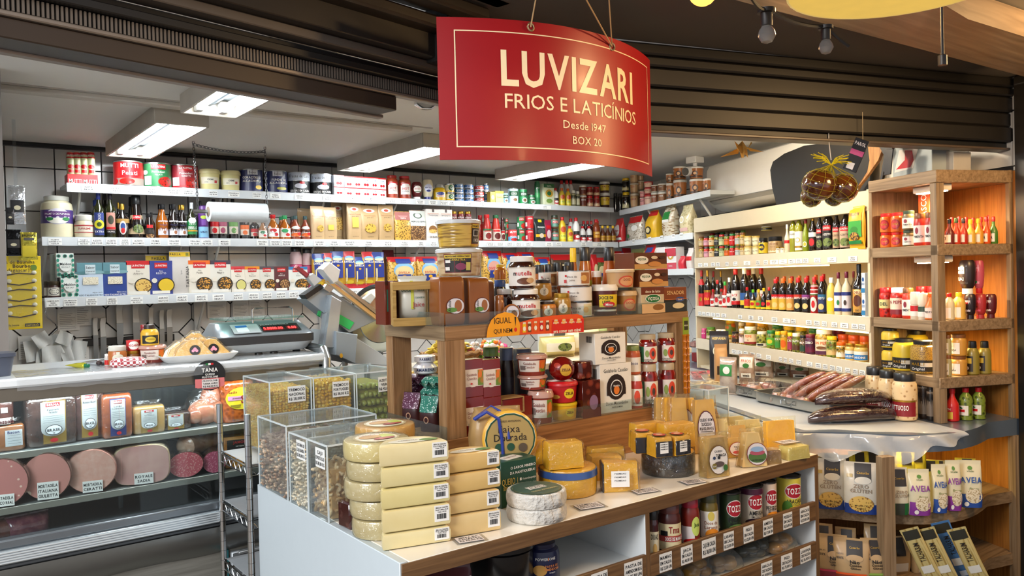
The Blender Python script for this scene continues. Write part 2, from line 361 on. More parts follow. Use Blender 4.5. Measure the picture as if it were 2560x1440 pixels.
def I(sh,ty,x0,x1,tops,c1,c2,dec,label,o=.012,g=None,name=None,cat=None,d=None,z=None,face=.6,wf=1,n=18,e=.55,tilt=0):
 """goods that show between pixel columns x0 and x1 on a shelf; tops: pixel row of the top, or of every top of a stack from the bottom up"""
 s=SHELF[sh];xc=(x0+x1)/2;lat=ty in PROF
 zb=s['z']if z is None else z
 base=s['p']+Vector((0,0,zb))
 p=on_line(base+s['back']*(o+.03),s['d'],xc)
 for it in range(3):
  Z=(p-EYE).dot(fw)
  if lat:w=(x1-x0)*Z/F
  else:
   p2=p+s['d']*.05;w=abs((x1-x0)/((pix(p2)[0]-pix(p)[0])/.05))*wf
  dd=w if lat else(d or w*(.35 if ty=='box' else.4))
  p=on_line(base+s['back']*(o+dd/2),s['d'],xc)
 view=atan2(p.x-EYE.x,-(EYE.y-p.y))
 rc=-view;rot=s['rot']
 if lat:rot=rot+((rc-rot+pi)%(2*pi)-pi)*face
 made=[]
 for y in(tops if hasattr(tops,'__len__')else[tops]):
  h=max(.01,zfor(p-s['back']*dd*.3,y)-zb)
  nm,ct=NAME[ty]
  t=thing(name or nm,label,cat or ct,(p.x,p.y,zb),rot+tilt,g)
  for a,b in make(ty,w,h,c1,c2,dec,None if lat else dd,n=n,e=e):obj(a,b,t)
  ITEMS.append(t);made.append(t);zb+=h+.0005
 return made
 # ------ the shop's shell
YB,YW,ZC,WN=5.35,5.62,2.42,.45
OAK=WOOD('a98862','7c6144',0);OAKY=WOOD('a98862','7c6144',1);OAKZ=WOOD('a98862','7c6144',2)
ORZ=WOOD('b97a34','935a22',2);ORX=WOOD('a8703a','7d4d24',0)
TILE=M('dcdad6',.16,coat=.3,var=.04,scale=3);GROUT=M('2e2c2c',.8)
BLACK=M('151414',.45);DKB=M('1c1511',.5,var=.2,scale=6);BRN=M('352b24',.45,var=.15,scale=8)
struct(MB(M('6a5f55',.6)).box(-3,-3,-.05,7,7,0).build('floor'))
cl=MB(M('e2dfd8',.55,var=.03,scale=2));cl.prism([(-.4,1.95),(1.57,2.39),(4.6,1.56),(7,5.9),(-.4,5.9)],ZC,ZC+.08);ceiling=struct(cl.build('ceiling'))
wx1=5.95
wall_back=struct(MB(GROUT).box(-.4,YW+.012,0,wx1,YW+.1,2.5).build('wall_back'))
TS=.26;zj=zfor((.5,YW),417)
def tiles(parent,nm,x0,x1,z0,z1,fn,skip=lambda a,b:False):
 me=MB(TILE).box(-TS/2+.003,-.006,-TS/2+.003,TS/2-.003,.01,TS/2-.003,b=.002).mesh('tile')
 oc=MB(TILE);q=TS/2-.003;c=.085
 oc.T=Matrix.Rotation(pi/2,4,'X');oc.prism([(-q+c,-q),(q-c,-q),(q,-q+c),(q,q-c),(q-c,q),(-q+c,q),(-q,q-c),(-q,-q+c)],-.01,.006);om=oc.mesh('tile')
 di=MB(TILE);di.T=oc.T;k=c-.006;di.prism([(0,-k),(k,0),(0,k),(-k,0)],-.01,.006);dm=di.mesh('tile')
 j=-12
 while zj+j*TS<z1:
  z=zj+(j+.5)*TS
  i=0
  while z>z0 and x0+(i+.5)*TS<x1+.1:
   x=x0+(i+.5)*TS
   if not skip(x,z):
    low=z<1.46
    fn(obj('tile',om if low else me,parent),x,z)
    if low:fn(obj('tile',dm,parent),x+TS/2,z+TS/2)
   i+=1
  j+=1
bx0=aty(11,400,YW).x-2*TS
def fb(o,x,z):o.location=(x,YW+.006,z)
tiles(wall_back,'b',bx0,wx1-.2,.72,2.42,fb)
wr=MB(GROUT);a=[rw(-2.2,WN+.012),rw(4.6,WN+.012),rw(4.6,WN+.1),rw(-2.2,WN+.1)];wr.prism([(p.x,p.y)for p in a],0,2.5);wall_right=struct(wr.build('wall_right'))
def fr(o,u,z):p=rw(u,WN+.006);o.location=(p.x,p.y,z);o.rotation_euler.z=RROT
tiles(wall_right,'r',-.95,3.95,.4,2.42,fr,lambda u,z:(u>-.35 and z<1.9 and u<1.85)or(u<1.85 and z<.8)or z<.6)
wl=aty(9,600,4.95).x
struct(MB(M('77706a',.6)).box(wl-.14,3.75,0,wl-.09,YW,ZC).build('wall_left'))
struct(MB(ALU).box(wl-.10,4.93,.9,wl,4.97,zfor((wl,4.95),388),b=.004).build('trim_1'))
struct(MB(BLACK).box(0,YW-.05,2.395,wx1,YW+.012,ZC,b=.005).build('trim_2'))
tk=MB(M('c4beb4',.5));tk.box(.1,4.02,ZC-.025,2.33,4.10,ZC,b=.006);struct(tk.build('trim_3'))
struct(MB(M('b9b4ac',.5)).box(.1,4.0,ZC-.004,2.45,4.02,ZC).build('trim_4'))
KN=Vector((1.57,2.37,0))
def front(d,L,parent,name,s0,s1,n0,n1,z0,z1,mat,b=.003):
 e=Vector((d[0],d[1],0)).normalized();m=MB(mat)
 m.box(s0,n0,z0,s1,n1,z1,b=b);o=m.build(name,parent,KN if parent is None else None);return o,e
def housing(label,d,name):
 t=thing(name,label,'shutter housing',KN,atan2(d[1],d[0]));return t
hl=housing('long dark brown shutter housing with ribbed grille over the deli case',(.975,.22),'shutter_housing')
def hb(t,name,s0,s1,n0,n1,z0,z1,mat,b=.003):return MB(mat).box(s0,n0,z0,s1,n1,z1,b=b).build(name,t)
LX=-2.6
hb(hl,'channel',LX,-.30,0,.10,2.094,2.14,BRN)
hb(hl,'channel_lip',LX,-.27,.10,.13,2.088,2.10,M('8d8078',.4))
hb(hl,'rail',LX,0,-.012,.02,2.14,2.152,M('8f857c',.35,.5))
hb(hl,'grille_back',LX,0,.006,.03,2.152,2.190,BLACK)
rb=MB(M('6f6862',.45,.3))
for i in range(260):x=LX+i*.01;rb.box(x,-.006,2.154,x+.005,.008,2.188)
tag(rb.build('grille_rib',hl),None,None,kind='stuff')
hb(hl,'rail',LX,0,-.03,.02,2.190,2.212,BLACK);hb(hl,'recess',LX,0,0,.03,2.212,2.235,M('0c0c0e',.5))
hb(hl,'rail',LX,0,-.06,.0,2.235,2.262,M('5d554e',.5,.2))
hb(hl,'cover_panel',LX,0,-.10,-.03,2.262,2.40,DKB)
for i in range(4):hb(hl,'slat',LX,-.12+.03*i,-.16-.07*i,-.09-.07*i,2.335+.045*i,2.375+.045*i,M('251a11',.45,var=.2,scale=5),.008)
hb(hl,'end_block',-.22,.0,-.16,-.02,2.25,2.42,BLACK)
hr=housing('dark slatted shutter housing above the jar shelves and corner cabinet',(.963,-.267),'shutter_housing')
RX=3.3
hb(hr,'rail',0,RX,-.02,.06,2.088,2.10,M('4b4038',.4));hb(hr,'recess',0,RX,0,.05,2.10,2.125,M('0c0c0e',.5))
for i,(z0,z1,n)in enumerate(((2.125,2.195,-.03),(2.197,2.262,-.024),(2.264,2.335,-.034),(2.337,2.375,-.045),(2.377,2.42,-.055))):
 hb(hr,'slat',0,RX,n,.03,z0,z1,M('0f0c0a',.5,var=.3,scale=4),.007)
struct(MB(M('5a5550',.7,var=.1,scale=3)).prism([(.95,-.2),(6.5,-.2),(6.5,1.1),(KN.x+.963*RX,KN.y-.267*RX),(KN.x,KN.y-.06),(.95,2.2)],2.425,2.5).build('ceiling_outer'))
jq=atn(2540,900,.40)
jm=MB(M('171515',.4,var=.3,scale=5));jm.box(0,.0,0,.5,.049,2.42,b=.01)
struct(jm.build('trim_5',None,(jq.x,jq.y,0),RROT))
bm=MB(WOOD('857361','5c4c3e',0,.35,.5));bm.prism([(p.x,p.y)for p in(atz(1838,0,2.33),atz(2562,192,2.33),atz(2562,92,2.33),atz(2420,48,2.33),atz(2290,-30,2.33),atz(1840,-40,2.33))][::-1],2.33,2.42)
struct(bm.build('beam'))
pc=EYE+ray(2250,-38)*1.52
t=thing('pendant_lamp','pendant lamp with wide cream yellow enamel shade above the aisle','lamp',pc)
sh=MB();R=.2;sh.lathe([(R,0),(R*.96,.02),(R*.7,.07),(R*.3,.13),(.03,.15),(.03,.152),(R*.32,.137),(R*.72,.076),(R*.99,.022),(R*1.02,0)],40,M('ead78c',.4,emit=.1));sh.build('lamp_shade',t)
MB(M('ffd9a0',emit=12)).ball((0,0,.105),.03).build('bulb',t)
MB(BLACK).tube([(0,0,.15),(0,0,2.425-pc.z)],.006).build('cord',t)
bpy.data.objects['pendant_bulb'].location=pc+Vector((0,0,.035))
p=EYE+ray(1757,-22)*1.7
t=thing('globe_lamp','small glowing amber globe lamp at the top edge above the sign','lamp',p)
MB(M('ff9a3c',emit=1.6)).ball((0,0,0),.031,n=16,m=10).build('globe',t);MB(BLACK).tube([(0,0,.03),(0,0,2.425-p.z)],.008).build('cord',t)
def bulb(x,y,D,r,lb):
 p=EYE+ray(x,y)*D;t=thing('string_light',lb,'light',p)
 m=MB(FILM('d8cfc8',.5,.1,milky=.12));m.lathe([(.001,-r),(r*.6,-r*.8),(r,-r*.1),(r*.85,r*.5),(r*.5,r),(r*.45,r*1.2)],16);m.build('glass_bulb',t)
 m=MB(M('1a1413',.5));m.lathe([(r*.62,r*1.0),(r*.66,r*1.1),(r*.66,r*2.4),(r*1.0,r*2.45),(r*1.0,r*2.9),(r*.4,r*3)],14);m.build('socket',t);return p+Vector((0,0,r*2.9))
a=bulb(1917,87,1.9,.021,'larger unlit bulb in black socket on the string of lights');b=bulb(2065,118,2.05,.0185,'smaller unlit bulb in black socket next along the string of lights')
def sag(p,q,s,n=10):return[p.lerp(q,i/n)-Vector((0,0,s*4*(i/n)*(1-i/n)))for i in range(n+1)]
c=MB(M('15110f',.5));c0=EYE+ray(1876,-10)*1.8
c.tube(sag(c0,a,.01)+sag(a,b,.012)[1:]+sag(b,EYE+ray(2122,116)*2.06,.003)[1:],.0045,6);tag(c.build('light_cable'),'twisted black cable linking the unlit bulbs','cable')
p=EYE+ray(2356,152)*2.2;m=MB(M('222022',.4));m.T=Matrix.Translation(p);m.lathe([(.007,-.012),(.012,-.012),(.012,.014),(.005,.018),(.003,2.33-p.z)],14);tag(m.build('spotlight'),'tiny dark spotlight under the tan beam','spotlight')
# ------ fluorescent fittings
TUBE=M('f4fbff',emit=TUBE_E)
def fitting(x0,y0,y1,lb,w=.235):
 t=thing('ceiling_light',lb,'ceiling light',(x0,y0,ZC),0,'twin tube fluorescent fittings');L=y1-y0
 m=MB(M('b9b2a6',.45,.2,var=.15,scale=9));z=-.085
 m.box(-.012,0,z,0,L,0);m.box(w,0,z,w+.012,L,0);m.box(-.012,-.012,z,w+.012,0,0,b=.003);m.box(-.012,L,z,w+.012,L+.012,0,b=.003);m.build('housing',t)
 m=MB(M('2e3438',.4));m.box(0,0,-.012,w,L,-.004);m.grid(lambda u,v:(w/2+(u-.5)*.05,v*L,-.03-.012*(1-abs(u-.5)*2)),2,1);m.build('reflector',t)
 for k in(.27,.73):
  MB(TUBE).tube([(w*k,.05,z+.032),(w*k,L-.05,z+.032)],.0145,12).build('fluorescent_tube',t)
  for yy in(.0,L-.05):MB(M('dfe3e4',.4)).box(w*k-.018,yy,z+.012,w*k+.018,yy+.05,z+.06,b=.004).build('tube_holder',t)
fitting(.985,4.17,5.36,'twin tube ceiling light nearest the hearts of palm shelf')
fitting(1.03,2.75,3.86,'twin tube ceiling light partly behind the shutter housing over the deli')
fitting(2.49,4.17,5.36,'twin tube ceiling light above the pasta shelf')
fitting(2.5,2.78,3.86,'twin tube ceiling light half hidden by the red sign')
fitting(3.84,4.12,5.30,'twin tube ceiling light below the red sign, above the passata shelf')
p=atz(1065,262,ZC-.01);t=thing('downlight','round white recessed spot in the ceiling beside the sign','light',(p.x,p.y,ZC))
MB(CHROME).lathe([(.03,-.03),(.058,-.012),(.06,0),(.028,0)],22).build('trim_ring',t);MB(M('ffffff',emit=6)).lathe([(0,-.026),(.03,-.024),(.03,-.01),(0,-.01)],18).build('lamp_lens',t)
# ------ the hanging sign
SX0,SX1,SZ0,SZ1=1.226,2.10,1.888,2.296
def sg(x):t=(x-SX0)/(SX1-SX0);return 1.968-.135*(1-(2*t-1)**2)
def SS(a,b,off):dx=.002;nx=(sg(a+dx)-sg(a-dx))/(2*dx);k=sqrt(1+nx*nx);return(a+nx/k*off,sg(a)-off/k,b)
t=thing('hanging_sign','curved red hanging sign with shop name in cream letters','sign',(1.66,1.9,1.888));B0=Vector((1.66,1.9,1.888))
m=MB(M('980c15',.4,coat=.03,var=.03));m.T=Matrix.Translation(-B0)
m.rings([[SS(SX0+(SX1-SX0)*i/28,z,o)for z,o in((SZ0,0),(SZ1,0),(SZ1,-.005),(SZ0,-.005))][::-1]for i in range(29)]);m.build('panel',t)
m=MB(M('f3dcb4',.4));m.T=Matrix.Translation(-B0);bo=.001
def srect(x0,x1,z0,z1):m.grid(lambda u,v:SS(x0+(x1-x0)*u,z0+(z1-z0)*v,bo),max(1,int((x1-x0)*40)),1)
mx,mz,lw=.042,.036,.0032
srect(SX0+mx,SX1-mx,SZ0+mz,SZ0+mz+lw);srect(SX0+mx,SX1-mx,SZ1-mz-lw,SZ1-mz);srect(SX0+mx,SX0+mx+lw,SZ0+mz,SZ1-mz);srect(SX1-mx-lw,SX1-mx,SZ0+mz,SZ1-mz);m.build('border_line',t)
def sgpx(x,y):
 Y=1.88
 for _ in range(6):q=aty(x,y,Y);Y=sg(q.x)
 return q.x,q.z
def stext(nm,s,xl,yl,xr,yr,hp,bold):
 (ax,az),(bx,bz)=sgpx(xl,yl),sgpx(xr,yr);V,Fa=text2d(s,hp,bold);w=max(v[0]for v in V)*2;k=(bx-ax)/w
 m=MB(M('f3dcb4',.4));m.T=Matrix.Translation(-B0);m.add([SS((ax+bx)/2+v[0]*k,(az+bz)/2+v[1],bo)for v in V],Fa);m.build('lettering',t)
hh=sgpx(1262,120)[1]-sgpx(1262,207)[1]
stext('a','LUVIZARI',1252,163,1580,226,hh,True)
stext('b','FRIOS E LATIC\u00cdNIOS',1262,250,1588,298,hh*.42,False)
stext('c','Desde 1947',1408,311,1514,322,hh*.235,False)
stext('d','BOX 20',1432,350,1503,357,hh*.235,False)
for x,y in((1326,68),(1529,117)):
 a,b=sgpx(x,y);m=MB(M('c9b48c',.3,.8));q=Vector(SS(a,b,.002))
 m.tube([q-B0+Vector((.011*cos(k*pi/6),0,.011*sin(k*pi/6)))for k in range(13)],.003,6);m.build('grommet',t)
 m=MB(M('b79a72',.7));m.tube([q-B0,EYE+ray(x+(20 if x<1400 else-9),-40)*2.3-B0],.0022,5)
 if x>1400:m.tube([q-B0,EYE+ray(1455,-20)*2.25-B0],.0022,5)
 m.build('string',t)
 # ------ shelves on the walls
WSH=M('d6dadc',.35,var=.03)
def zl(a,b,Y=YB):return(aty(a[0],a[1],Y).z+aty(b[0],b[1],Y).z)/2
Z1A,Z1B,Z2,Z3=zl((168,457),(963,494)),zl((964,503),(1532,513)),zl((103,591),(1537,607)),zl((111,743),(952,722))
ZR1,ZR2,ZR3=atn(1777,482,0).z+.02,Z2,atn(1700,673,0).z
XW=Vector((1,0,0));BK=Vector((0,1,0))
for k,z in(('1a',Z1A),('1b',Z1B),('2',Z2),('3',Z3)):shelf('b'+k,(0,YB),(1,0),z,0,(0,1))
for k,z in(('1',ZR1),('2',ZR2),('3',ZR3)):shelf('r'+k,RO,RD,z,RROT,RN)
def tagmesh(lines,w,h,tilt=0,paper='f4f4f0',ink='26262a',bold=True):
 m=MB(M(paper,.5));m.box(-w/2,-.001,0,w/2,0,h);n=len(lines);lh=h/(n+.55)
 for i,s in enumerate(lines):
  V,Fa=text2d(s,lh*.62,bold,w*.9);zc=h-lh*(i+.8);m.add([(a,-.0017,b+zc)for a,b in V],Fa,M(ink,.6))
 return m
def tags_on(parent,sh,z,h,spec,dz=0,lines=2,w=.008):
 "price tags along a shelf edge: 'x0 x1 WORDS' ..."
 s=SHELF[sh]
 for q in spec.split('|'):
  x0,x1,*ws=q.split();x0,x1=float(x0),float(x1)
  p=on_line(s['p']+Vector((0,0,z)),s['d'],(x0+x1)/2)
  p2=p+s['d']*.05;ww=(x1-x0)/((pix(p2)[0]-pix(p)[0])/.05)
  L=' '.join(ws).replace('_',' ').split('/')
  o=tagmesh(L,abs(ww),h).build('price_tag',parent,None)
  w0=p-s['back']*w+Vector((0,0,dz));lo=w0-parent.location;a=-parent.rotation_euler.z
  o.location=(lo.x*cos(a)-lo.y*sin(a),lo.x*sin(a)+lo.y*cos(a),lo.z);o.rotation_euler.z=s['rot']-parent.rotation_euler.z+random.uniform(-.01,.01);o.rotation_euler.y=random.uniform(-.02,.02)
def bshelf(x0,x1,z,label,lip,brk,dep=.255):
 t=thing('wall_shelf',label,'shelf',(x0,YB,z));L=x1-x0
 m=MB(WSH);m.box(0,0,-.018,L,dep,0,b=.002);m.build('board',t)
 MB(WSH).box(0,-.006,-lip,L,0,.003,b=.0015).build('front_lip',t)
 for b in brk:
  m=MB(M('d2d2cf',.45));x=b-x0
  m.tube([(x,dep-.015,-.24),(x,.05,-.03)],.009,6);m.box(x-.012,.02,-.03,x+.012,dep,-.018);m.box(x-.02,dep-.012,-.30,x+.02,dep-.002,-.018);m.build('bracket',t)
 return t
X=lambda px,y:aty(px,y,YB).x
s1a=bshelf(X(166,465),X(963,500),Z1A,'white wall shelf holding big tins, topmost and beside the wall corner',.052,[X(205,480),X(560,490),X(820,500)])
s1b=bshelf(X(964,510),X(1534,518),Z1B,'white wall shelf holding ketchup, tuna and coconut milk, topmost',.042,[X(1000,520),X(1350,520)])
s2=bshelf(X(104,600),X(1545,612),Z2,'long white wall shelf holding oils, kraft pasta packs and sauces',.05,[X(120,640),X(460,640),X(555,640),X(795,640),X(1060,640),X(1340,640),X(1500,640)])
s3=bshelf(X(111,748),X(1640,690),Z3,'long white wall shelf holding rice boxes and bagged pasta, lowest',.055,[X(520,790),X(840,790)])
def rshelf(u0,u1,z,label,dep=.43):
 p=rw(u1,0,z);t=thing('wall_shelf',label,'shelf',p,RROT);L=u1-u0
 m=MB(WSH);m.box(0,0,-.03,L,dep,0,b=.002);m.build('board',t);MB(WSH).box(0,-.006,-.045,L,0,.003,b=.0015).build('front_lip',t)
 for x in(L*.3,L*.85):MB(M('d2d2cf',.45)).tube([(x,dep-.015,-.22),(x,.05,-.04)],.009,6).build('bracket',t)
 return t
uu=lambda x,y:(atn(x,y,0)-RO).dot(RD)
r1=rshelf(uu(1777,490),3.38,ZR1,'white wall shelf holding sweet tubs beside the air conditioner',.19)
r2=rshelf(1.94,3.40,ZR2,'white wall shelf holding mushroom and herb bags next to the jar unit')
r3=rshelf(1.94,3.40,ZR3,'white wall shelf holding small red and white packs behind the caramel tubs')
H1=.040
tags_on(s1a,'b1a',Z1A,.034,'203 238 PASTA/R$_25,00|275 308 EXTRATO/R$_31,50|366 392 PELATI/R$_41,00|419 449 PELATI_LA_P/R$_65,00|455 484 CUBETTI/R$_49,00|522 542 MANTEIGA/R$_38,00|569 597 REQUEIJAO/R$_45,00|630 652 CORACOES/1,200KG|674 700 FUNDO/R$_95,00|735 760 CEREJAS/1,4_KG|806 832 CEREJA/R$_69,00|868 893 TOMATE/R$_8,00|915 938 TOMATE/R$_8,50',-.042)
tags_on(s1b,'b1b',Z1B,.03,'968 990 PAPRICA/R$_29,00|996 1018 PICANTE/R$_29,00|1038 1060 KETCHUP/R$_18,00|1070 1092 MAIONESE/R$_19,00|1100 1117 MOSTARDA/R$_21,00|1118 1136 ATUM/R$_14,00|1160 1180 ATUM/R$_15,00|1194 1212 SARDINHA/R$_11,00|1220 1240 LEITE/R$_9,00|1273 1294 LEITE/COCO|1308 1328 COCO/R$_12,00|1345 1376 AZEITE/R$_17,00',-.036)
tags_on(s2,'b2',Z2,.038,'120 154 PALMITO/SUPREME_1,8_KG/R$_112,00|194 224 PALMITO/SUPREME_800G/R$_45,00|228 256 AZEITE/R$_52,00|264 291 AZEITE/R$_58,00|298 325 AZEITE/BORGES/R$_42,00|330 360 AZEITE/BALSAMICO|375 400 CREMA/BALSAMICO|418 450 VINAGRE/R$_29,00|472 500 VINAGRE/R$_22,00|502 530 AZEITE/R$_49,00|545 575 MOLHO/R$_31,00|640 668 VINAGRE/MACA|674 700 VINAGRE/R$_19,00|702 728 VINAGRE/R$_19,00|735 760 VINAGRE/R$_24,00|782 812 TORCHIO/R$_32,00|822 846 PENNE/R$_32,00|850 895 ESPAGUETE/R$_34,00|910 930 PENNE/R$_36,00|960 978 PASTA/R$_36,00|1000 1020 FUSILLI/R$_28,00|1040 1062 NERO/SEPPIA|1075 1090 SPAG/R$_41,00',-.044,2)
tags_on(s2,'b2',Z2,.034,'1214 1234 PASSATA/R$_22,00|1236 1262 PASSATA/R$_23,00|1264 1280 TOMATE/R$_14,00|1286 1304 PELATI/R$_15,00|1308 1330 CUBETTI/R$_15,00|1362 1380 FUNGHI/R$_27,00|1388 1402 PESTO/R$_28,00|1450 1464 COCO/R$_12,00|1480 1512 DENDE/R$_16,00',-.04)
tags_on(s3,'b3',Z3,.042,'115 148 CREME_DE_ALHO/500G/R$_25,00|158 192 SAL_MALDON/DEFUMADO/R$_62,00|214 242 ARROZ/CARNAROLI/R$_39,00|266 292 ARROZ/SALERNO/R$_32,00|325 356 ARROZ/ARBORIO_KG/R$_37,00|394 420 ARROZ/RISOTO_KG|440 468 ARROZ/PAELLA|486 518 ARROZ/PAELLA|530 560 ARROZ/NEGRO|583 606 ARROZ/R$_19,00|620 645 ARROZ/R$_19,00|655 678 ARROZ/VIALONE|690 712 ARROZ/R$_21,00|722 745 ARROZ/R$_22,00|868 892 ESPAGUETE/R$_13,00|895 915 LINGUINE/R$_13,00|920 944 FETTUCINE/R$_14,00',-.05)
tags_on(r2,'r2',ZR2,.03,'1583 1589 FUNGHI|1622 1630 SHITAKE|1653 1660 HERVAS|1682 1690 TOFU|1702 1710 ALGA',-.02)
# ------ white jar unit on the right wall
UZ=(1.648,1.294,1.056)
t=thing('jar_shelf_unit','tall white open shelf unit packed with jars, bottles and sauces','shelf unit',rw(1.925,0,.84),RROT);U=t;UL=1.925
UW=M('d2c3a4',.4,var=.03)
MB(UW).box(0,0,0,.018,.3,1.93-.84).build('side_panel',t);MB(UW).box(UL-.018,0,0,UL,.3,1.95-.84).build('side_panel',t)
MB(M('e6d3ac',.5)).box(.018,.285,0,UL-.018,.3,1.12).build('back_panel',t)
MB(UW).box(0,-.002,1.84-.84,UL,.3,1.945-.84,b=.003).build('top_board',t)
for z in UZ:
 MB(UW).box(.018,0,z-.02-.84,UL-.018,.285,z-.84).build('shelf_board',t)
 MB(M('d6c9b0',.25,coat=.3)).box(.004,-.006,z-.072-.84,UL-.002,0,z+.006-.84,b=.0015).build('front_lip',t)
MB(UW).box(.018,.02,0,UL-.018,.285,.02).build('base_board',t)
for z,x0,x1 in((UZ[0],.3,UL-.35),(UZ[1],.25,UL-.02)):
 MB(M('ffd98c',emit=4)).box(x0,.004,z-.082-.84,x1,.018,z-.074-.84,b=.003).build('led_strip',t)
for k,z in zip(('w1','w2','w3'),UZ):shelf(k,RO,RD,z,RROT,RN)
for k,z,sp in(('w1',UZ[0],'1748 1758|1762 1772|1780 1790|1792 1802|1816 1824|1836 1846|1862 1878|1893 1902|1912 1922|1928 1948|1950 1970|1974 1990|1992 2008|2010 2024|2038 2054|2072 2094|2124 2146'),('w2',UZ[1],'1748 1756|1758 1766|1768 1778|1780 1790|1792 1802|1806 1818|1848 1858|1874 1886|1898 1910|1932 1946|1960 1978|1980 1992|2018 2032|2038 2052|2058 2070|2082 2096|2104 2124|2132 2148|2150 2166'),('w3',UZ[2],'1832 1844|1846 1858|1862 1872|1878 1890|1894 1906|1918 1930|1950 1958|1962 1970|1976 1986|1994 2006|2020 2034|2042 2056|2060 2072|2078 2090|2094 2108|2116 2128|2136 2148|2152 2166')):
 wd=['AZEITONA','PATE','PIMENTA','GELEIA','MOLHO','SHOYU','ALHO','CEBOLA','PICLES']
 tags_on(U,k,z,.026,'|'.join(q+' '+wd[i%9]+'/R$_'+str(12+i*7%40)+',00' for i,q in enumerate(sp.split('|'))),-.062)
 # ------ corner cabinet, local frame: x towards the viewer along the wall, y into the wall
CZ=.83
t=thing('corner_cabinet','oak veneer corner cabinet of lit open shelves with a front post','cabinet',rw(0,0,CZ),RROT);CB=t;CW,CD=.455,.43
o1=WOOD('9c8365','70593f',0);o2=WOOD('9c8365','70593f',2)
MB(o2).box(0,.0,0,.02,CD,1.99-CZ).build('side_panel',t)
MB(ORZ).box(.02,CD-.012,0,CW+.02,CD,1.985-CZ).build('back_panel',t)
MB(o2).box(CW-.02,CD-.03,0,CW+.004,CD+.02,1.99-CZ,b=.002).build('end_post',t)
CS=(1.648,1.30,1.04)
MB(o1).box(0,-.004,1.93-CZ,CW+.006,CD,1.988-CZ,b=.003).build('top_board',t)
for z in CS:MB(o1).box(0.0,0,z-.05-CZ,CW+.004,CD-.012,z-CZ,b=.003).build('shelf_board',t)
MB(o2).box(CW-.042,.0,0,CW,.042,1.93-CZ,b=.002).build('corner_post',t)
for z in(1.93,CS[0]-.05):
 m=MB(M('e8dcc8',.4));m.box(CW-.22,.06,z-.03-CZ,CW-.03,.115,z-CZ,b=.004);pk=m.build('puck_light',t)
 MB(M('fff0c8',emit=26)).box(CW-.205,.068,z-.034-CZ,CW-.05,.108,z-.030-CZ).build('lamp_lens',pk)
 a=rw(-(CW-.13),.09,z-.05);light('cabinet_light','AREA',a,1.6,(1,.68,.3),.06,a-Vector((0,0,1)))
light('cabinet_light','AREA',rw(-.3,.1,CS[1]-.065),1.3,(1,.72,.25),.06,rw(-.3,.1,0))
for k,z in zip(('c1','c2','c3','c4'),(*CS,CZ)):
 shelf(k+'l',RO,RD,z,RROT,RN);e=rw(-CW,0);shelf(k+'r',e,RN,z,RROT-pi/2+.0,RD)
 # ------ right counter with rounded end
def outline(n=14,ins=0.):
 "counter outline in (u, n), from the wall round the curved end to the far left edge"
 pts=[(-.47+ins,.44),(-.49+ins,.30)]
 for i in range(n+1):
  a=i/n;u=-.50-.16*sin(pi*min(1,a*1.15))**1.0+.10*a*a;pts.append((u+ins,.22-.90*a))
 pts+=[(-.36+ins,-.70+ins),(.3,-.67+ins),(2.9,-.62+ins)]
 return pts
def plan(pts):return[(rw(u,n).x,rw(u,n).y)for u,n in pts]
def loft(m,pts,z0,z1,mat=None):P=plan(pts);return m.prism(P[::-1],z0,z1,mat)
t=thing('service_counter','rounded end service counter with blue grey edge below the jar shelves','counter',rw(-.4,0,0));RC=t;q0=-rw(-.4,0,0)
def rcb(name,fn,mat):m=MB(mat);m.T=Matrix.Translation(q0);fn(m);return m.build(name,t)
OUT=outline()
rcb('countertop',lambda m:loft(m,OUT+[(2.9,.44)],CZ-.075,CZ),M('5a6674',.3,coat=.3,var=.08,scale=6))
rcb('base_panel',lambda m:(loft(m,[(-.02,.44),(-.02,-.40),(.0,-.62),(.2,-.62),(.2,.44)],0,CZ-.075)),ORZ)
rcb('back_panel',lambda m:loft(m,[(-.44,.40),(-.44,.44),(0,.44),(0,.40)],0,CZ-.075),ORZ)
rcb('end_post',lambda m:loft(m,[(-.49,.38),(-.49,.44),(-.45,.44),(-.45,.38)],0,CZ-.075),o2)
LZ=(.492,.20)
def shl(m,z):loft(m,outline(14,.012)[:-2]+[(-.02,-.62),(-.02,.44)],z-.052,z)
for z in LZ:rcb('shelf_board',lambda m:shl(m,z),o1)
pp=(-.655,-.44)
rcb('corner_post',lambda m:loft(m,[(pp[0],pp[1]-.03),(pp[0],pp[1]+.03),(pp[0]+.04,pp[1]+.03),(pp[0]+.04,pp[1]-.03)],0,CZ-.075),o2)
light('counter_light','AREA',rw(-.32,-.1,CZ-.09),1.5,(1,.78,.25),.12,rw(-.32,-.1,0))
m=MB(FILM('f4f6f8',.3,.12,.5,9,.45));SHP=[(u,n)for u,n in OUT if n<.0]
def sheet(u,v):
 i=u*(len(SHP)-1);a=int(min(i,len(SHP)-2));f=i-a;U_=SHP[a][0]+(SHP[a+1][0]-SHP[a][0])*f;N_=SHP[a][1]+(SHP[a+1][1]-SHP[a][1])*f
 if v<.45:k=v/.45;p=rw(.05+(U_-.05)*k if U_<.05 else U_,-.02+(N_+.02)*k,CZ+.003)
 else:
  k=(v-.45)/.55;dr=.105*(1-.85*max(0,1-u*3))*(1+.25*sin(u*23));d_=Vector((U_+.1,N_+.1));d_.normalize()
  o_=.004+.018*k*(1+sin(u*41+k*3));p=rw(U_+d_.x*o_,N_+d_.y*o_,CZ+.003-dr*k)
 return p
m.grid(sheet,60,10);tag(m.build('plastic_sheet',None,None,0,80),'clear plastic sheet draped over the rounded counter under the trays','plastic sheet')
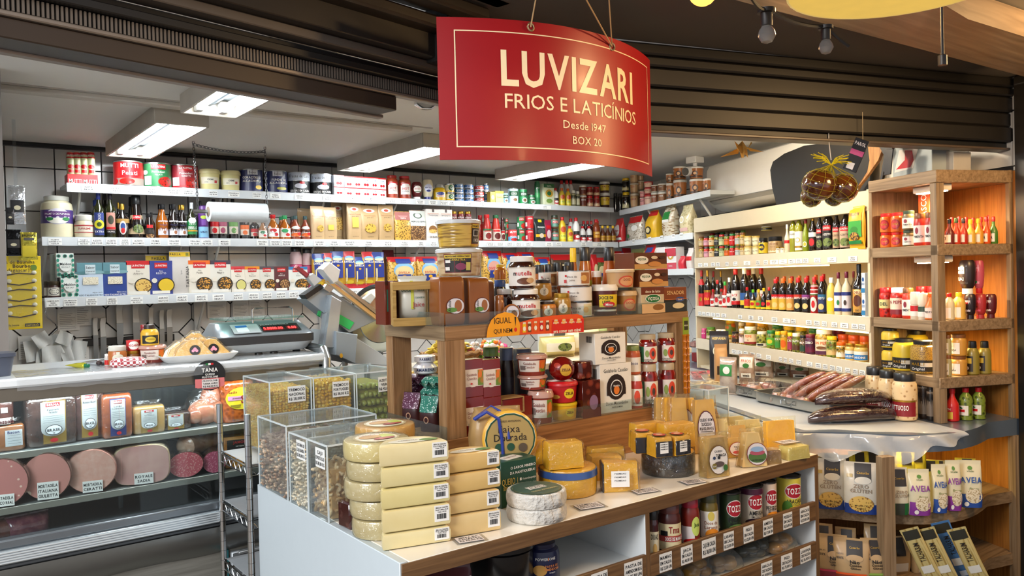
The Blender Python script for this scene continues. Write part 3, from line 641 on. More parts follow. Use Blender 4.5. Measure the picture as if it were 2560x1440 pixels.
# ------ cheese counter
CX0,CX1,CY0,CY1,CT=1.015,2.925,1.868,2.965,.80
t=thing('cheese_counter','white display counter with oak front edge piled with cheeses','counter',(CX0,CY0,0));CC=t
LX_,LY_=CX1-CX0,CY1-CY0;WP=M('dfe3e4',.35,var=.02)
def cb(nm,a,mat,b=.002):return MB(mat).box(*a,b=b).build(nm,t)
cb('side_panel',(0,.012,0,.025,LY_,CT),M('c9d3d8',.35,var=.02));cb('countertop',(0.0255,0.0045,CT-.045,LX_,LY_,CT),M('f0e9db',.3,coat=.25,var=.02))  # cool light on the left panel is put into its white as blue-grey
oe=WOOD('86633f','5c4026',0);oez=WOOD('86633f','5c4026',2)
cb('front_edge',(0,0,CT-.047,LX_,.004,CT-.0005),oe,.001);cb('edge_strip',(0,0,0,.028,.012,CT-.047),oez,.001)
cb('side_panel',(LX_-.022,.003,0,LX_,LY_,CT-.045),WP);cb('edge_strip',(LX_-.022,0,0,LX_,.003,CT-.047),oez,.0005)
XD=aty(1624,1300,CY0).x-CX0
cb('divider',(XD-.018,.003,0,XD,.5,CT-.045),WP);cb('edge_strip',(XD-.018,0,0,XD,.003,CT-.047),oez,.0005)
cb('back_panel',(.025,.5,0,LX_-.022,.515,CT-.045),M('cfcac0',.5))
zlg=aty(1632,1386,CY0).z;zl2=aty(1940,1420,CY0).z+.0
ZL1=zlg-.035;cb('shelf_board',(XD,.014,ZL1-.018,LX_-.022,.5,ZL1),WP);cb('ledge',(XD,0,zlg-.075,LX_-.022,.014,zlg),oe)
zlg2=aty(2028,1358,CY0).z;ZL2=zlg2-.03;cb('shelf_board',(XD,.014,ZL2-.018,LX_-.022,.5,ZL2),WP);cb('ledge',(XD,0,zlg2-.07,LX_-.022,.014,zlg2),oe)
zlg3=aty(1600,1392,CY0).z;ZL3=zlg3-.03;cb('shelf_board',(.025,.014,ZL3-.018,XD-.018,.5,ZL3),WP);cb('ledge',(.028,0,zlg3-.07,XD-.018,.014,zlg3),oe)
shelf('k',(0,CY0),(1,0),zlg,0,(0,1));shelf('k1',(0,CY0+.01),(1,0),ZL1,0,(0,1));shelf('k2',(0,CY0+.01),(1,0),ZL2,0,(0,1));shelf('k3',(0,CY0+.01),(1,0),ZL3,0,(0,1))
tags_on(CC,'k',zlg,.062,'1648 1678 MAMAO/EM_CALDA/R$_22,00_UN|1702 1730 JACA/EM_CALDA/R$_40,00_UN|1754 1788 CAJU_EM_CALDA/R$_38,00_UN|1808 1833 LARANJA/EM_CALDA/R$_25,00_UN|1858 1883 FIGO/EM_CALDA/R$_21,00_UN|1907 1931 AMEIXA/EM_CALDA/R$_17,00_UN|1957 1979 PESSEGO/EM_CALDA/R$_26,00_UN|1999 2022 ABACAXI/EM_CALDA/R$_29,00_UN',-.070,w=.001)
tags_on(CC,'k',zlg2,.06,'1902 1929 ABACAXI/CRISTALIZADO/R$_49,00_KG|1952 1979 FIGO/CRISTALIZADO/R$_75,00_KG|2000 2026 LARANJA/CRISTALIZADA/R$_56,00_KG',-.066,w=.001)
tags_on(CC,'k',zlg3,.06,'1560 1604 PASTA_DE/AMENDOIM_1KG/R$_35,90_UN|1478 1518 PASTA_DE/AMENDOIM/R$_28,90_UN',-.066,w=.001)
RX0,RX1,RY0,RY1=1.497,2.775,2.40,2.84;RZ,RT=.975,1.378
t=thing('oak_rack','oak rack of posts and a thick top shelf standing on the cheese counter','rack',(RX0,RY0,CT));RK=t;a_,b_=RX1-RX0,RY1-RY0
def kb(nm,a,mat,b=.002):return MB(mat).box(*a,b=b).build(nm,t)
WR=WOOD('a9825a','7a5632',0);WRy_cool=WOOD('9a8262','6f593f',1);WRz=WOOD('a9825a','7a5632',2)  # left-end oak greyer: lack of warm light is put into its colour
kb('riser',(0,0,0,a_,.018,RZ-CT+.004),WOOD('b07a46','7d4f28',0));kb('riser_end',(0,.018,0,.018,b_,RZ-CT-.03),WRy_cool)
kb('shelf_board',(0,.018,RZ-CT-.022,a_,b_,RZ-CT),WR);kb('top_shelf',(.0,0,RT-.05-CT,a_,b_,RT-CT),WR,.003);kb('end_trim',(-.002,0,RT-.05-CT,.0,b_,RT-CT),WRy_cool,.0005)
for x,y in((0,0),(a_-.085,0),(0,b_-.055),(a_-.085,b_-.055)):
 kb('post',(x+.001,y+.002,RZ-CT+.003,x+.085,y+.055,RT-.05-CT),WRz)
AC=FILM('f2f8f8',.2,.03,milky=.03)
kb('acrylic_lip',(.004,-.003,RT-CT,a_-.004,.0,RT-CT+.045),AC,0);kb('acrylic_lip',(-.004,0,RT-CT,-.001,b_,RT-CT+.05),AC,0)
kb('acrylic_lip',(.09,-.003,RZ-CT,a_-.09,.0,RZ-CT+.05),AC,0);kb('acrylic_lip',(-.004,0,RZ-CT-.01,-.001,b_,RZ-CT+.05),AC,0)
MB(M('ffe2a0',emit=5)).box(.12,b_-.05,RT-.056-CT,a_-.12,b_-.035,RT-.05-CT).build('led_strip',t)
shelf('t',(0,RY0),(1,0),RT,0,(0,1));shelf('m',(0,RY0),(1,0),RZ,0,(0,1));shelf('tl',(0,RY0+.2),(1,0),RT,0,(0,1))
m=MB();t=thing('shelf_sign','orange and red printed strip on the rack front with spoon and jars','sign',(0,RY0-.006,0))
g=lambda x,y:aty(x,y,RY0-.006);m.T=None
def poly(pts,off,mat):P_=[g(*p)for p in pts];m.add([(p.x,-off,p.z)for p in P_],[tuple(range(len(P_)))[::-1]],mat)
L_=[(1216,844),(1219,820),(1228,800),(1243,786),(1262,780),(1280,783),(1293,793),(1299,806),(1340,794),(1400,787),(1443,785),(1455,789),(1459,797),(1459,830),(1300,837)]
poly(L_,.0006,M('e8531c',.4));poly([(1216,844),(1219,820),(1228,800),(1243,786),(1262,780),(1280,783),(1293,793),(1300,812),(1298,838)],.0012,M('f5a51c',.4))
poly([(1378,834),(1380,800),(1459,797),(1459,830)],.0012,M('d8261c',.4));m.build('card',t)
m=MB();KI=M('2a1410',.5)
def gt(s,x,y,hp,wp,mat,bold=True,off=.002):
 c=g(x,y);Z=pix(c)[2];V,Fa=text2d(s,hp*Z/F,bold,wp*Z/F*1.25);m.add([(c.x+a+.0*b,-off,c.z+b+a*-.0)for a,b in V],Fa,mat)
gt('IGUAL',1256,801,15,42,KI,False);gt('QUI NEM',1257,827,11,46,KI,False);gt('pra comer sem culpa!',1418,826,8,72,M('fff4e0',.5))
c=g(1288,812);m.T=Matrix.Translation((c.x,0,c.z));m.add([(-.004,-.002,.03),(0,-.002,-.006),(.004,-.002,.03)],[(0,1,2)],KI);m.add([(.007*cos(a),-.002,.008*sin(a)-.018)for a in[2*pi*i/12 for i in range(12)]],[tuple(range(12))],M('d8261c',.5));m.T=None
for i,x in enumerate((1389,1409,1428,1446)):
 c=g(x,804-i*.8);m.add([(c.x+.0105*cos(a),-.002,c.z+.0105*sin(a))for a in[2*pi*k/16 for k in range(16)]],[tuple(range(16))],M('f5a51c',.4))
 gt('SEM',x,801-i*.8,4,12,M('fff4e0',.5),True,.0026);gt(('ACUCAR','GLUTEN','CORANTE','LACTOSE')[i],x,807-i*.8,4,15,M('fff4e0',.5),True,.0026)
for i,(x,cc)in enumerate(((1310,'f2c81e'),(1323,'7a4a22'),(1338,'e0661a'),(1353,'c4161c'),(1368,'7a3a22'))):
 c=g(x,818-i*1.2);m.T=Matrix.Translation((c.x,0,c.z));m.add([(-.008,-.002,-.02),(.008,-.002,-.02),(.008,-.002,.012),(-.008,-.002,.012)],[(0,1,2,3)],M(cc,.4));m.add([(-.007,-.0025,.012),(.007,-.0025,.012),(.007,-.0025,.019),(-.007,-.0025,.019)],[(0,1,2,3)],M('e8d8b8',.4));m.add([(.007*cos(a),-.0026,.009*sin(a)-.006)for a in[2*pi*k/12 for k in range(12)]],[tuple(range(12))],M('f4ecd8',.4));m.T=None
m.build('lettering',t)
# ------ goods: back wall, top shelf
def lab(bg,a,b='',z0=.12,z1=.78,x=.62,ink='K',pic=None):
 "a plain printed label: ground, word, second word, picture spot"
 s=f'r -{x} {x} {z0} {z1} {bg};'
 zm=(z0+z1)/2;hh=z1-z0
 if pic:s+=f'e 0 {z0+hh*.28:.3f} {x*.5:.2f} {hh*.24:.3f} {pic};'
 if a:s+=f'b {a} 0 {zm+hh*.22:.3f} {hh*.17:.3f} {ink} {x*1.7:.2f};'
 if b:s+=f't {b} 0 {zm-hh*.04:.3f} {hh*.1:.3f} {ink} {x*1.6:.2f};'
 return s
on1='on the topmost back shelf'
t=I('b1a','box',166,241,437,'R','R','t MUTTI_MUTTI 0 .3 .4 W','open red display tray holding four tomato paste tubes',d=.11,name='display_tray',cat='tray')[0]
tz=t.location.z+.016
for i,x in enumerate((178,194,211,229)):
 o=I('b1a','wrap',x-9,x+9,379,'','R','r -.78 .78 .78 .97 R;r -.78 .78 .2 .76 c9cf9c;e 0 .5 .35 .07 R;b MUTTI 0 .87 .06 W .8;r -.2 .2 .3 .42 R','green and red tomato paste tube standing in the red tray',z=tz,o=.04,name='tomato_paste_tube',cat='tube')if False else I('b1a','wrap',x-9,x+9,379,'c9cf9c','R','r -.78 .78 .78 .97 R;e 0 .5 .4 .07 R;b MUTTI 0 .87 .06 W .8;r -.3 .3 .3 .4 R','green and red tomato paste tube standing in the red tray',z=tz,o=.04,name='tomato_paste_tube',cat='tube')
pic='e .2 .24 .34 .17 K;e .2 .24 .29 .14 %s;'
I('b1a','can',287,358,402,'tin','','r -.78 .78 .06 .94 c01a22;r -.78 .78 .06 .32 9a8a80;e -.1 .2 .26 .12 tomato;e -.6 .2 .2 .13 R;b MUTTI 0 .8 .15 W .75;t Pelati 0 .52 .17 W .7','big red tomato tin with white lettering '+on1,n=28)
lp='r -.25 .25 .72 .92 R;b LA_PASTINA 0 .82 .075 W .45;'
I('b1a','can',360,428,407,'tin','','r -.78 .78 .06 .94 2d7a4a;e .28 .24 .3 .2 tomato;r -.55 -.25 .12 .46 W;e -.5 .6 .12 .09 W;t Pomodori 0 .62 .085 W .6;t PELATI 0 .51 .06 W .5;'+lp,'big green tomato tin with red emblem '+on1,n=28)
I('b1a','can',430,495,411,'tin','','r -.78 .78 .06 .94 9c2632;r -.78 .78 .06 .16 R;e .28 .24 .3 .2 tomato;r -.55 -.25 .12 .46 W;t Pomodori 0 .62 .085 W .6;t CUBETTI 0 .51 .06 W .5;'+lp,'big crimson tomato tin with red emblem '+on1,n=28)
ct='r -.5 .5 .3 .62 f6f0d8;b CREME .0 .5 .07 K .5;t 3_KG -.2 .38 .06 K .3;r .2 .34 .34 .46 R'
I('b1a','rtub',497,551,423,'e6dc9c','e8dfa4',ct,'cream plastic tub beside the crimson tomato tin '+on1,n=24);I('b1a','rtub',551,602,427,'e6dc9c','e8dfa4',ct,'cream plastic tub beside the navy artichoke tin '+on1,n=24)
sa='r -.78 .78 .05 .95 232a5c;r -.2 .24 .74 .95 dde0e6;t Sabor .02 .84 .09 K .36;'
I('b1a','can',599,657,423,'tin','',sa+'b CORA\u00c7\u00d5ES_DE 0 .62 .09 W .85;b ALCACHOFRA 0 .47 .09 W .85;e .28 .2 .16 .09 Y','navy artichoke hearts tin '+on1,n=26)
I('b1a','can',662,719,427,'tin','',sa+'b FUNDO_DE .08 .58 .09 W .7;b ALCACHOFRA .08 .44 .09 W .85;e .2 .2 .24 .07 b8b04c','navy artichoke bottoms tin '+on1,n=26)
fr='r -.78 .78 .06 .58 161618;r -.78 .78 .6 .96 c8d0dc;t Frutas_de_Cura 0 .8 .13 K .95;e .05 .36 .28 .12 dcdce6;e .1 .5 .12 .06 R;b CEREJAS_EM_CALDA 0 .14 .09 W .9'
I('b1a','can',718,775,430,'tin','',fr,'black and white cherry tin beside the navy artichoke bottoms '+on1,n=26);I('b1a','can',775,830,434,'tin','',fr,'black and white cherry tin beside the small white tomato cartons '+on1,n=26)
tc='r -.5 .5 .9 1 R;e 0 .72 .36 .16 c9d4e4;b TOM 0 .7 .1 2a3a6a .5;e -.12 .3 .14 .12 R;e .16 .3 .14 .12 R'
for x0,x1,y0,y1 in((832,857,467,438),(858,880,469,441),(880,901,470,442),(901,923,471,443),(923,942,472,444),(942,962,474,446)):
 I('b1a','box',x0,x1,(y0,y1),'e6e8ee','R',tc,'small white tomato carton '+on1,g='small white tomato cartons on the topmost back shelf',d=.05)
ph='r -.6 .6 .08 .72 8a2a14;r -.4 .4 .2 .7 f0e6dc;r -.4 .4 .58 .7 R;e 0 .6 .3 .06 f0e6dc;b HOT 0 .44 .1 R .5;t PAPRICA 0 .33 .06 K .5'
I('b1b','bigjar',965,996,438,'a03c1c','R',ph,'tall paprika jar with red lid at the step of the topmost shelves',n=20);I('b1b','bigjar',996,1028,440,'a03c1c','R',ph,'tall paprika jar with red lid next to the dark ketchup',n=20)
I('b1b','squeeze',1029,1056,455,'5a1414','W','e 0 .58 .4 .2 f4efe6;b KETCHUP 0 .6 .06 R .6;r -.3 .3 .42 .46 3a6a3a','dark red upside down ketchup bottle '+on1);I('b1b','squeeze',1056,1083,449,'efe4c4','2a2f7a','e 0 .58 .4 .2 d8dcf0;b MAYO 0 .6 .07 2a2f7a .6;e 0 .45 .2 .05 2a2f7a','cream upside down mayonnaise bottle '+on1)
I('b1b','mustard',1083,1115,460,'e0b414','b9b9b4','r -.42 .42 .2 .5 f4ecd0;e 0 .42 .3 .1 2a3a8a;b MUSTARD 0 .28 .06 R .7','yellow mustard bottle with grey cap '+on1)
qy='r -.78 .78 .16 .86 f4efc8;e .1 .55 .3 .3 2a6a3c;b Q .1 .55 .25 W .3;r -.78 .78 .12 .25 Y'
I('b1b','tuna',1112,1136,(483,459),'tin','',qy,'yellow and white round tin stacked beside the mustard',g='yellow and white tins on the topmost back shelf')
tn='r -.78 .78 .17 .85 2f6fb4;b ATUM 0 .6 .26 W .8;r -.6 .6 .2 .34 e8eef4'
I('b1b','tuna',1136,1159,(497,485,472,460),'tin','',tn,'blue tuna tin in the stack beside the yellow tins',g='blue tuna tins nearer the mustard');I('b1b','tuna',1160,1184,(498,486,473,461),'tin','',tn,'blue tuna tin in the stack beside the red tins',g='blue tuna tins nearer the red tins')
I('b1b','tuna',1185,1210,(493,478,464),'tin','',tn.replace('2f6fb4','d0342a'),'red sardine tin stacked '+on1,g='red sardine tins');I('b1b','tuna',1208,1222,(482,459),'tin','',tn,'pale blue tin stacked behind the red sardine tins',o=.08,g='pale blue tins')
I('b1b','box',1222,1234,480,'d8cf5a','W','e 0 .5 .3 .2 W','small yellow carton behind the tall yellow carton',d=.05);I('b1b','box',1234,1254,478,'e4e08a','W','r -.5 .5 .8 1 e8d23c;t Qualita 0 .5 .14 4a7a2a .8','tall pale yellow carton '+on1,d=.06)
cc='r -.78 .78 .06 .94 %s;r -.5 .5 .5 .8 1c4a2a;b COCO 0 .64 .12 W .6;e .1 .26 .3 .16 W;e .1 .26 .2 .1 6a4a2a'
I('b1b','can',1255,1271,482,'tin','',cc%'8cc0d4','smallest pale blue coconut milk tin '+on1);I('b1b','can',1270,1296,470,'tin','',cc%'c4dcea','pale blue coconut milk tin '+on1);I('b1b','can',1296,1319,472,'tin','',cc%'1e7a44','green coconut tin beside the pale blue tin '+on1);I('b1b','can',1319,1339,487,'tin','',cc%'17703c','low green coconut tin '+on1)
I('b1b','wrap',1337,1351,452,'1a6a3c','G','r -.6 .6 .3 .5 2a8a4a;b SPRAY 0 .7 .05 W .6','tall green oil spray can '+on1,name='spray_can',cat='can')
I('b1b','box',1355,1381,460,'dfe4c0','W','r -.5 .5 .82 1 2a6a3a;e 0 .55 .36 .18 c8a03a;e 0 .55 .2 .1 2a6a3a;b OLIVA 0 .9 .06 W .8;e 0 .2 .3 .1 7a9a4a','green and cream olive oil can '+on1,d=.06,name='olive_oil_can',cat='can')
cm='r -.6 .6 .1 .34 R;r -.5 .5 .3 .44 2a2a2a;e .1 .22 .3 .06 W';yb='e .05 .5 .4 .12 c04a1c;r -.5 .5 .12 .3 e6e04c;b CAJU 0 .24 .07 2a6a2a .6'
I('b1b','soy',1381,1397,470,'ecebe6','R',cm,'white coconut milk bottle with red cap '+on1);I('b1b','soy',1397,1413,470,'e2c42c','O',yb,'yellow juice bottle with orange cap beside the white bottle '+on1);I('b1b','soy',1413,1428,471,'e2c42c','O',yb,'yellow juice bottle with orange cap beside the green herb jars '+on1)
for x in(1397,1410,1420):I('b1b','soy',x,x+16,451,'e6e4e0','R','','tall white bottle with red cap standing behind the juice bottles',o=.1,g='white bottles in the back row')
I('b1b','jar',1428,1440,476,'5a5a3a','W',lab('c8c4a0','ERVAS'),'slim green herb jar next to the yellow bottle '+on1);I('b1b','jar',1440,1450,478,'5a5a3a','W',lab('c8c4a0','ERVAS'),'slim green herb jar next to the brown tubs '+on1)
I('b1b','tub',1448,1467,(488,463),'b98a5c','W',lab('6a2a1c','DOCE',ink='W'),'small brown tub with white lid stacked '+on1,g='brown tubs on the topmost shelf');I('b1b','jar',1466,1483,(490,467),'8a1f18','R',lab('e8c8a0','DOCE',ink='r'),'red jar with cream label stacked beside the brown tubs',g='red jars nearer the brown tubs');I('b1b','jar',1483,1500,(491,467),'8a1f18','R',lab('e8c8a0','DOCE',ink='r'),'red jar with cream label stacked beside the white lidded tubs',g='red jars nearer the white tubs')
I('b1b','rtub',1499,1526,(482,454),'4a2a20','W','r -.7 .7 .2 .7 e8c83c;b PASTA 0 .55 .15 r .7','brown tub with wide white lid at the topmost shelf end',g='white lidded tubs at the shelf end')
on3='near the air conditioner'
I('r1','jar',1534,1545,483,'dark','K','','shiny black jar in the shelf corner, deeper one',n=12);I('r1','jar',1545,1557,484,'dark','K','','shiny black jar in the shelf corner, nearer the yellow lids',n=12)
I('r1','jar',1556,1576,(481,446),'dark','Y',lab('e6dca8','MEL','PURO'),'black jar with yellow lid and cream label stacked '+on3,g='black jars with yellow lids')
I('r1','tub',1576,1598,(483,458,433),'a8845e','d8cdb8',lab('c9a070','DOCE',ink='r'),'clear tub of brown sweets stacked beside the yellow lids',g='brown sweet tubs, deeper stack');I('r1','tub',1592,1612,(476,452,430),'a8845e','d8cdb8',lab('c9a070','DOCE',ink='r'),'clear tub of brown sweets stacked beside the red tubs',o=.09,g='brown sweet tubs, second stack')
I('r1','tub',1600,1616,(494,477),'c8202a','e8e0d8',lab('e8a0a0','GELEIA'),'small red tub with white lid stacked '+on3,g='small red tubs');I('r1','tub',1611,1634,(486,470,454),'c2242a','d03a3a',lab('f0c8b0','GOIABA',ink='r'),'red guava tub stacked '+on3,g='red guava tubs')
I('r1','tub',1628,1648,(481,462),'e4dccc','W',lab('8a4a2a','DOCE',ink='W'),'white tub with brown label stacked '+on3,g='white and brown tubs, narrower');I('r1','tub',1645,1670,(480,459),'e4dccc','W',lab('8a5a34','DOCE',ink='W'),'wider white tub with brown label stacked '+on3,g='white and brown tubs, wider')
ob='r -.78 .78 .1 .8 a8642a;r -.78 .78 .1 .22 3a2418;e .1 .42 .24 .2 3a1c12;e .1 .42 .12 .12 e0b080;b DOCE -.4 .65 .1 W .3'
for i,(a,b,tp)in enumerate(((1666,1686,(457,434)),(1684,1718,(449,416)),(1724,1760,(447,417)),(1758,1778,(446,)))):
 I('r1','tub',a,b,tp,'a8642a','ece8e0',ob,['narrow','wide','wide','narrow'][i]+' orange caramel tub with white lid, '+['beside the white and brown tubs','beside the narrow orange tub','below the camera','next to the air conditioner'][i],g='orange caramel tubs, column %d'%(i+1))
 # ------ second shelf
on2='on the second back shelf'
I('b2','bigjar',108,180,489,'d8cfae','d5d6cc','r -.7 .7 .34 .66 4a3a7a;e 0 .5 .4 .19 d8d4e0;r -.45 .45 .5 .62 P;t PALMITO_DE_PUPUNHA 0 .56 .045 W .8;e 0 .4 .26 .07 f0ece0;e -.25 .44 .12 .04 G;e .25 .44 .12 .04 G','big jar of white hearts of palm with purple label '+on2,n=28)
I('b2','squat',178,200,538,'cdbfa4','d0c4b8','','clear jar half hidden behind the hearts of palm',o=.1);I('b2','squat',189,232,537,'d6c8aa','dcd8cc','r -.7 .7 .2 .58 e8dcc8;r -.7 .7 .5 .56 a83a3a;r -.7 .7 .22 .26 a83a3a;b SUPREME 0 .4 .08 a83a3a .8','squat jar with cream and red label '+on2,n=24)
ol='r -.5 .5 .06 .52 2c3a1c;r -.4 .4 .3 .54 2a3f8a;e 0 .3 .4 .12 d8cc2c;r -.4 .4 .06 .2 2a3f8a;v %s 0 .42 .3 W .26'
for x,y in((228,500),(232,496)):I('b2','oil',x,x+24,y,'doil','2a3f9a','','olive oil bottle with blue cap half hidden in the row behind',o=.12,g='blue capped bottles in the back row')
I('b2','oil',235,262,482,'doil','26358a','r -.45 .45 .06 .56 2a3a7a;e 0 .3 .44 .1 d6cf2e;e 0 .3 .2 .05 3a4a1a;v OLIO .0 .46 .2 W .18;b EXTRA 0 .14 .04 W .7','tall olive oil bottle with blue cap and blue label '+on2)
I('b2','oil',255,276,484,'doil','1e1a22','','dark capped oil bottle half hidden behind the pink labelled one',o=.12);I('b2','oil',264,291,482,'doil','2a2230','r -.4 .4 .1 .56 c88a7a;e 0 .4 .25 .1 3a3a2a;r -.4 .4 .1 .18 K;r -.4 .4 .2 .24 R;b OLIVA 0 .14 .03 W .7','tall olive oil bottle with dark cap and pink label '+on2)
I('b2','wine',290,306,506,'dark','gold','','gold capped bottle half hidden in the row behind',o=.12);I('b2','wine',291,323,509,'dark','gold','r -.7 .7 .44 .56 b08a4a;e 0 .3 .26 .2 d8d0c8;e 0 .34 .16 .1 2a4a8a;e 0 .22 .13 .08 R','dark olive oil bottle with gold cap '+on2)
I('b2','bell',318,352,492,'dark','K','','black bottle standing behind the kraft labelled bottle',o=.13);I('b2','bell',323,361,488,'dark','K','r -.6 .6 .1 .54 c2a884;r -.3 .3 .44 .54 R;b LA_PASTINA 0 .49 .04 W .5;e .1 .22 .34 .1 herbs;t AZEITE 0 .36 .035 K .6','wide black oil bottle with kraft label '+on2)
I('b2','wine',372,388,531,'dark','K','','small black bottle half hidden behind the balsamic bottle',o=.1);I('b2','sauce',362,387,534,'dark','K','r -.5 .5 .2 .55 2a2420;r -.3 .3 .42 .55 R;e 0 .1 .4 .08 beans','small black balsamic bottle with red emblem '+on2)
vw='r -.6 .6 .1 .52 e8e4ee;t %s 0 .4 .05 3a3a6a .9;t %s 0 .3 .035 3a3a4a .9;e .1 .18 .14 .05 a86a4a'
for i,(x0,x1,y,c,cap,w)in enumerate(((396,421,510,'amber','K','MACA'),(424,448,510,'dark','K','VINHO'),(447,469,512,'dark','gold','FIGO'))):
 I('b2','vin',x0-5,x1-8,y,c,cap,'',['amber','dark','gold capped dark'][i]+' vinegar bottle half hidden in the row behind',o=.1)
 I('b2','vin',x0,x1,y,c,cap,vw%('Vinagre',w),['amber vinegar bottle with white label','dark vinegar bottle with white label and black cap','dark vinegar bottle with white label and gold cap'][i]+' '+on2)
I('b2','wine',469,493,506,'doil','d6dae0','r -.6 .6 .12 .5 2a8a4a;e 0 .5 .4 .08 e8ece8;t OLIO 0 .4 .05 W .6;b SERBELLO 0 .3 .08 W .9;r -.6 .6 .2 .24 d8a030','dark bottle with green label and white cap '+on2)
I('b2','wine',494,512,502,'dark','K','','black bottle behind the purple wrapped one',o=.1);I('b2','wrap',497,521,513,'5a2a78','P','r -.7 .7 .04 .36 8ac0e0;e 0 .64 .3 .05 b8cc4a;b VINO 0 .2 .06 2a3a6a .7;r -.2 .2 .4 .58 7a4aa0','tall purple and blue wrapped bottle '+on2,name='wrapped_bottle',cat='bottle')
for i,(x,c,y)in enumerate(((524,'R',498),(545,'a03a5a',496),(572,'5a8a3a',497),(600,'O',520),(625,'R',540))):
 I('b2','wine',x,x+24,y,'dark','K' if i<3 else 'gold',f'r -.5 .5 .14 .46 d8c8b8;r -.5 .5 .32 .46 {c};e 0 .22 .24 .07 {c}',['dark bottle with red label','dark bottle with pink label','dark bottle with green label','dark bottle with orange label','short dark bottle with red label'][i]+' behind the hanging film roll',o=.06)
vn='r -.6 .6 .1 .46 ece6da;e -.05 .36 .3 .07 %s;e .2 .2 .2 .06 R;t %s 0 .28 .05 K .8'
I('b2','vin',647,668,550,'8a5a2a','gold',vn%('2a7a4a','Maca'),'apple vinegar bottle beside the film roll '+on2);I('b2','vin',669,698,536,'amber','R',vn%('R','Tomate'),'amber vinegar bottle with red cap '+on2)
I('b2','vin',692,716,541,'amber','2a8a5a','','green capped bottle behind the green capped vinegar',o=.1);I('b2','vin',698,727,538,'amber','2a9a5a',vn%('2a9a5a','Romã'),'amber vinegar bottle with green cap '+on2)
wl_='r -.6 .6 .12 .5 d8dcd8;e 0 .5 .4 .07 d8dcd8;b William 0 .38 .08 K .9;e 0 .2 .5 .08 O;e .3 .24 .2 .06 R'
I('b2','vin',720,744,541,'6a2a1c','3a4a4a','','dark capped bottle behind the two fruit vinegars',o=.1);I('b2','vin',726,752,539,'8a3a1c','3c5658',wl_,'reddish vinegar bottle with teal cap beside the green capped one');I('b2','vin',752,776,540,'8a3a1c','3c5658',wl_,'reddish vinegar bottle with teal cap beside the kraft pasta')
kr='e 0 .84 .3 .06 e6e0d4;e 0 .84 .14 .035 b84a3a;t Pasta_di_Toscana 0 .7 .035 8a3a2a .9;t grano_duro 0 .645 .03 5a4a3a .8;%s;t ingredientes 0 .1 .025 5a4a3a .8'
on2k='kraft pasta bag '
I('b2','bag',745,782,521,'b8986a','','','brown bag half hidden behind the first kraft pasta bag',o=.14)
I('b2','bag',777,811,515,'c4a47a','',kr%'e .15 .34 .24 .1 penne',on2k+'with small round window, beside the teal capped vinegars');I('b2','bag',829,862,505,'b89a70','',kr%'r -.25 .25 .28 .6 pasta',on2k+'with tall spaghetti window, in the row behind',o=.12);I('b2','bag',808,842,518,'c4a47a','',kr%'r -.2 .2 .3 .46 e0c050',on2k+'with yellow square window '+on2)
I('b2','bag',858,885,506,'b4966c','','',on2k+'half hidden beside the tall spaghetti one',o=.1);I('b2','bag',868,904,508,'c0a076','',kr%'r -.22 .22 .34 .62 e0bc58',on2k+'with tall yellow spaghetti window, in the front row')
I('b2','bag',899,946,513,'b8986c','',kr%'e 0 .34 .3 .13 penne',on2k+'wide, with large round penne window');I('b2','bag',946,985,512,'b8986c','',kr%'e 0 .36 .26 .11 penne',on2k+'wide, next to the clear bag with pink header')
I('b2','bag',986,1027,528,'penne','','r -.47 .47 .7 .98 b0706a;e 0 .86 .3 .08 c88a84;b PASTA 0 .76 .04 W .6','clear bag of dark yellow pasta with pink header '+on2);I('b2','bag',1023,1064,525,'beans','','r -.47 .47 .48 .98 d8dcd4;e 0 .82 .26 .1 5a6a5a;e 0 .82 .18 .07 d8dcd4;b NERO_DI_SEPPIA 0 .62 .05 K .9','bag of black and white shell pasta with pale header '+on2)
db='r -.08 .08 .9 1 4a3a34;t %s 0 .8 .045 4a4a4a .9;r -.4 .4 .84 .87 d8b0a0;e -.05 .36 .3 .12 8a5a24;e -.05 .3 .3 .06 pasta;b DI_BARI 0 .12 .055 K .7'
I('b2','box',1063,1096,523,'e6dcd4','',db%'TAGLIOLINI','white tagliolini carton with brown oval window '+on2,d=.06);I('b2','box',1096,1127,524,'e6dcd4','',db%'SPAGHETTI','white spaghetti carton next to the tagliolini '+on2,d=.06)
for i,x in enumerate((1126,1144,1162)):I('b2','jar',x,x+18,(567,528),'7a2420','gold',lab('a84a5a','MOLHO',ink='W'),'red sauce jar with gold lid behind the dried bread tubs',o=.05,g='red sauce jars with gold lids')
pas='r -.6 .6 .06 .46 d8d0c0;r -.4 .4 .36 .44 R;e .1 .2 .36 .12 %s'
I('b2','sauce',1193,1210,538,'tomato','R','','red bottle behind the first passata bottle',o=.1);I('b2','sauce',1207,1229,536,'a82014','R',pas%'7a1a1a'+';r -.6 .6 .4 .46 2a6a3a','passata bottle with red cap '+on2);I('b2','sauce',1229,1252,537,'b4281a','2a6a44',pas%'5a1414','passata bottle with green cap '+on2);I('b2','sauce',1251,1263,544,'4a1612','wine',pas%'5a1414','narrow dark sauce bottle beside the tomato tins',o=.07)
pt='r -.78 .78 .05 .95 %s;e .25 .26 .34 .2 tomato;r -.3 .3 .66 .9 R;b LA_PASTINA 0 .78 .1 W .55;r -.6 -.35 .2 .5 W'
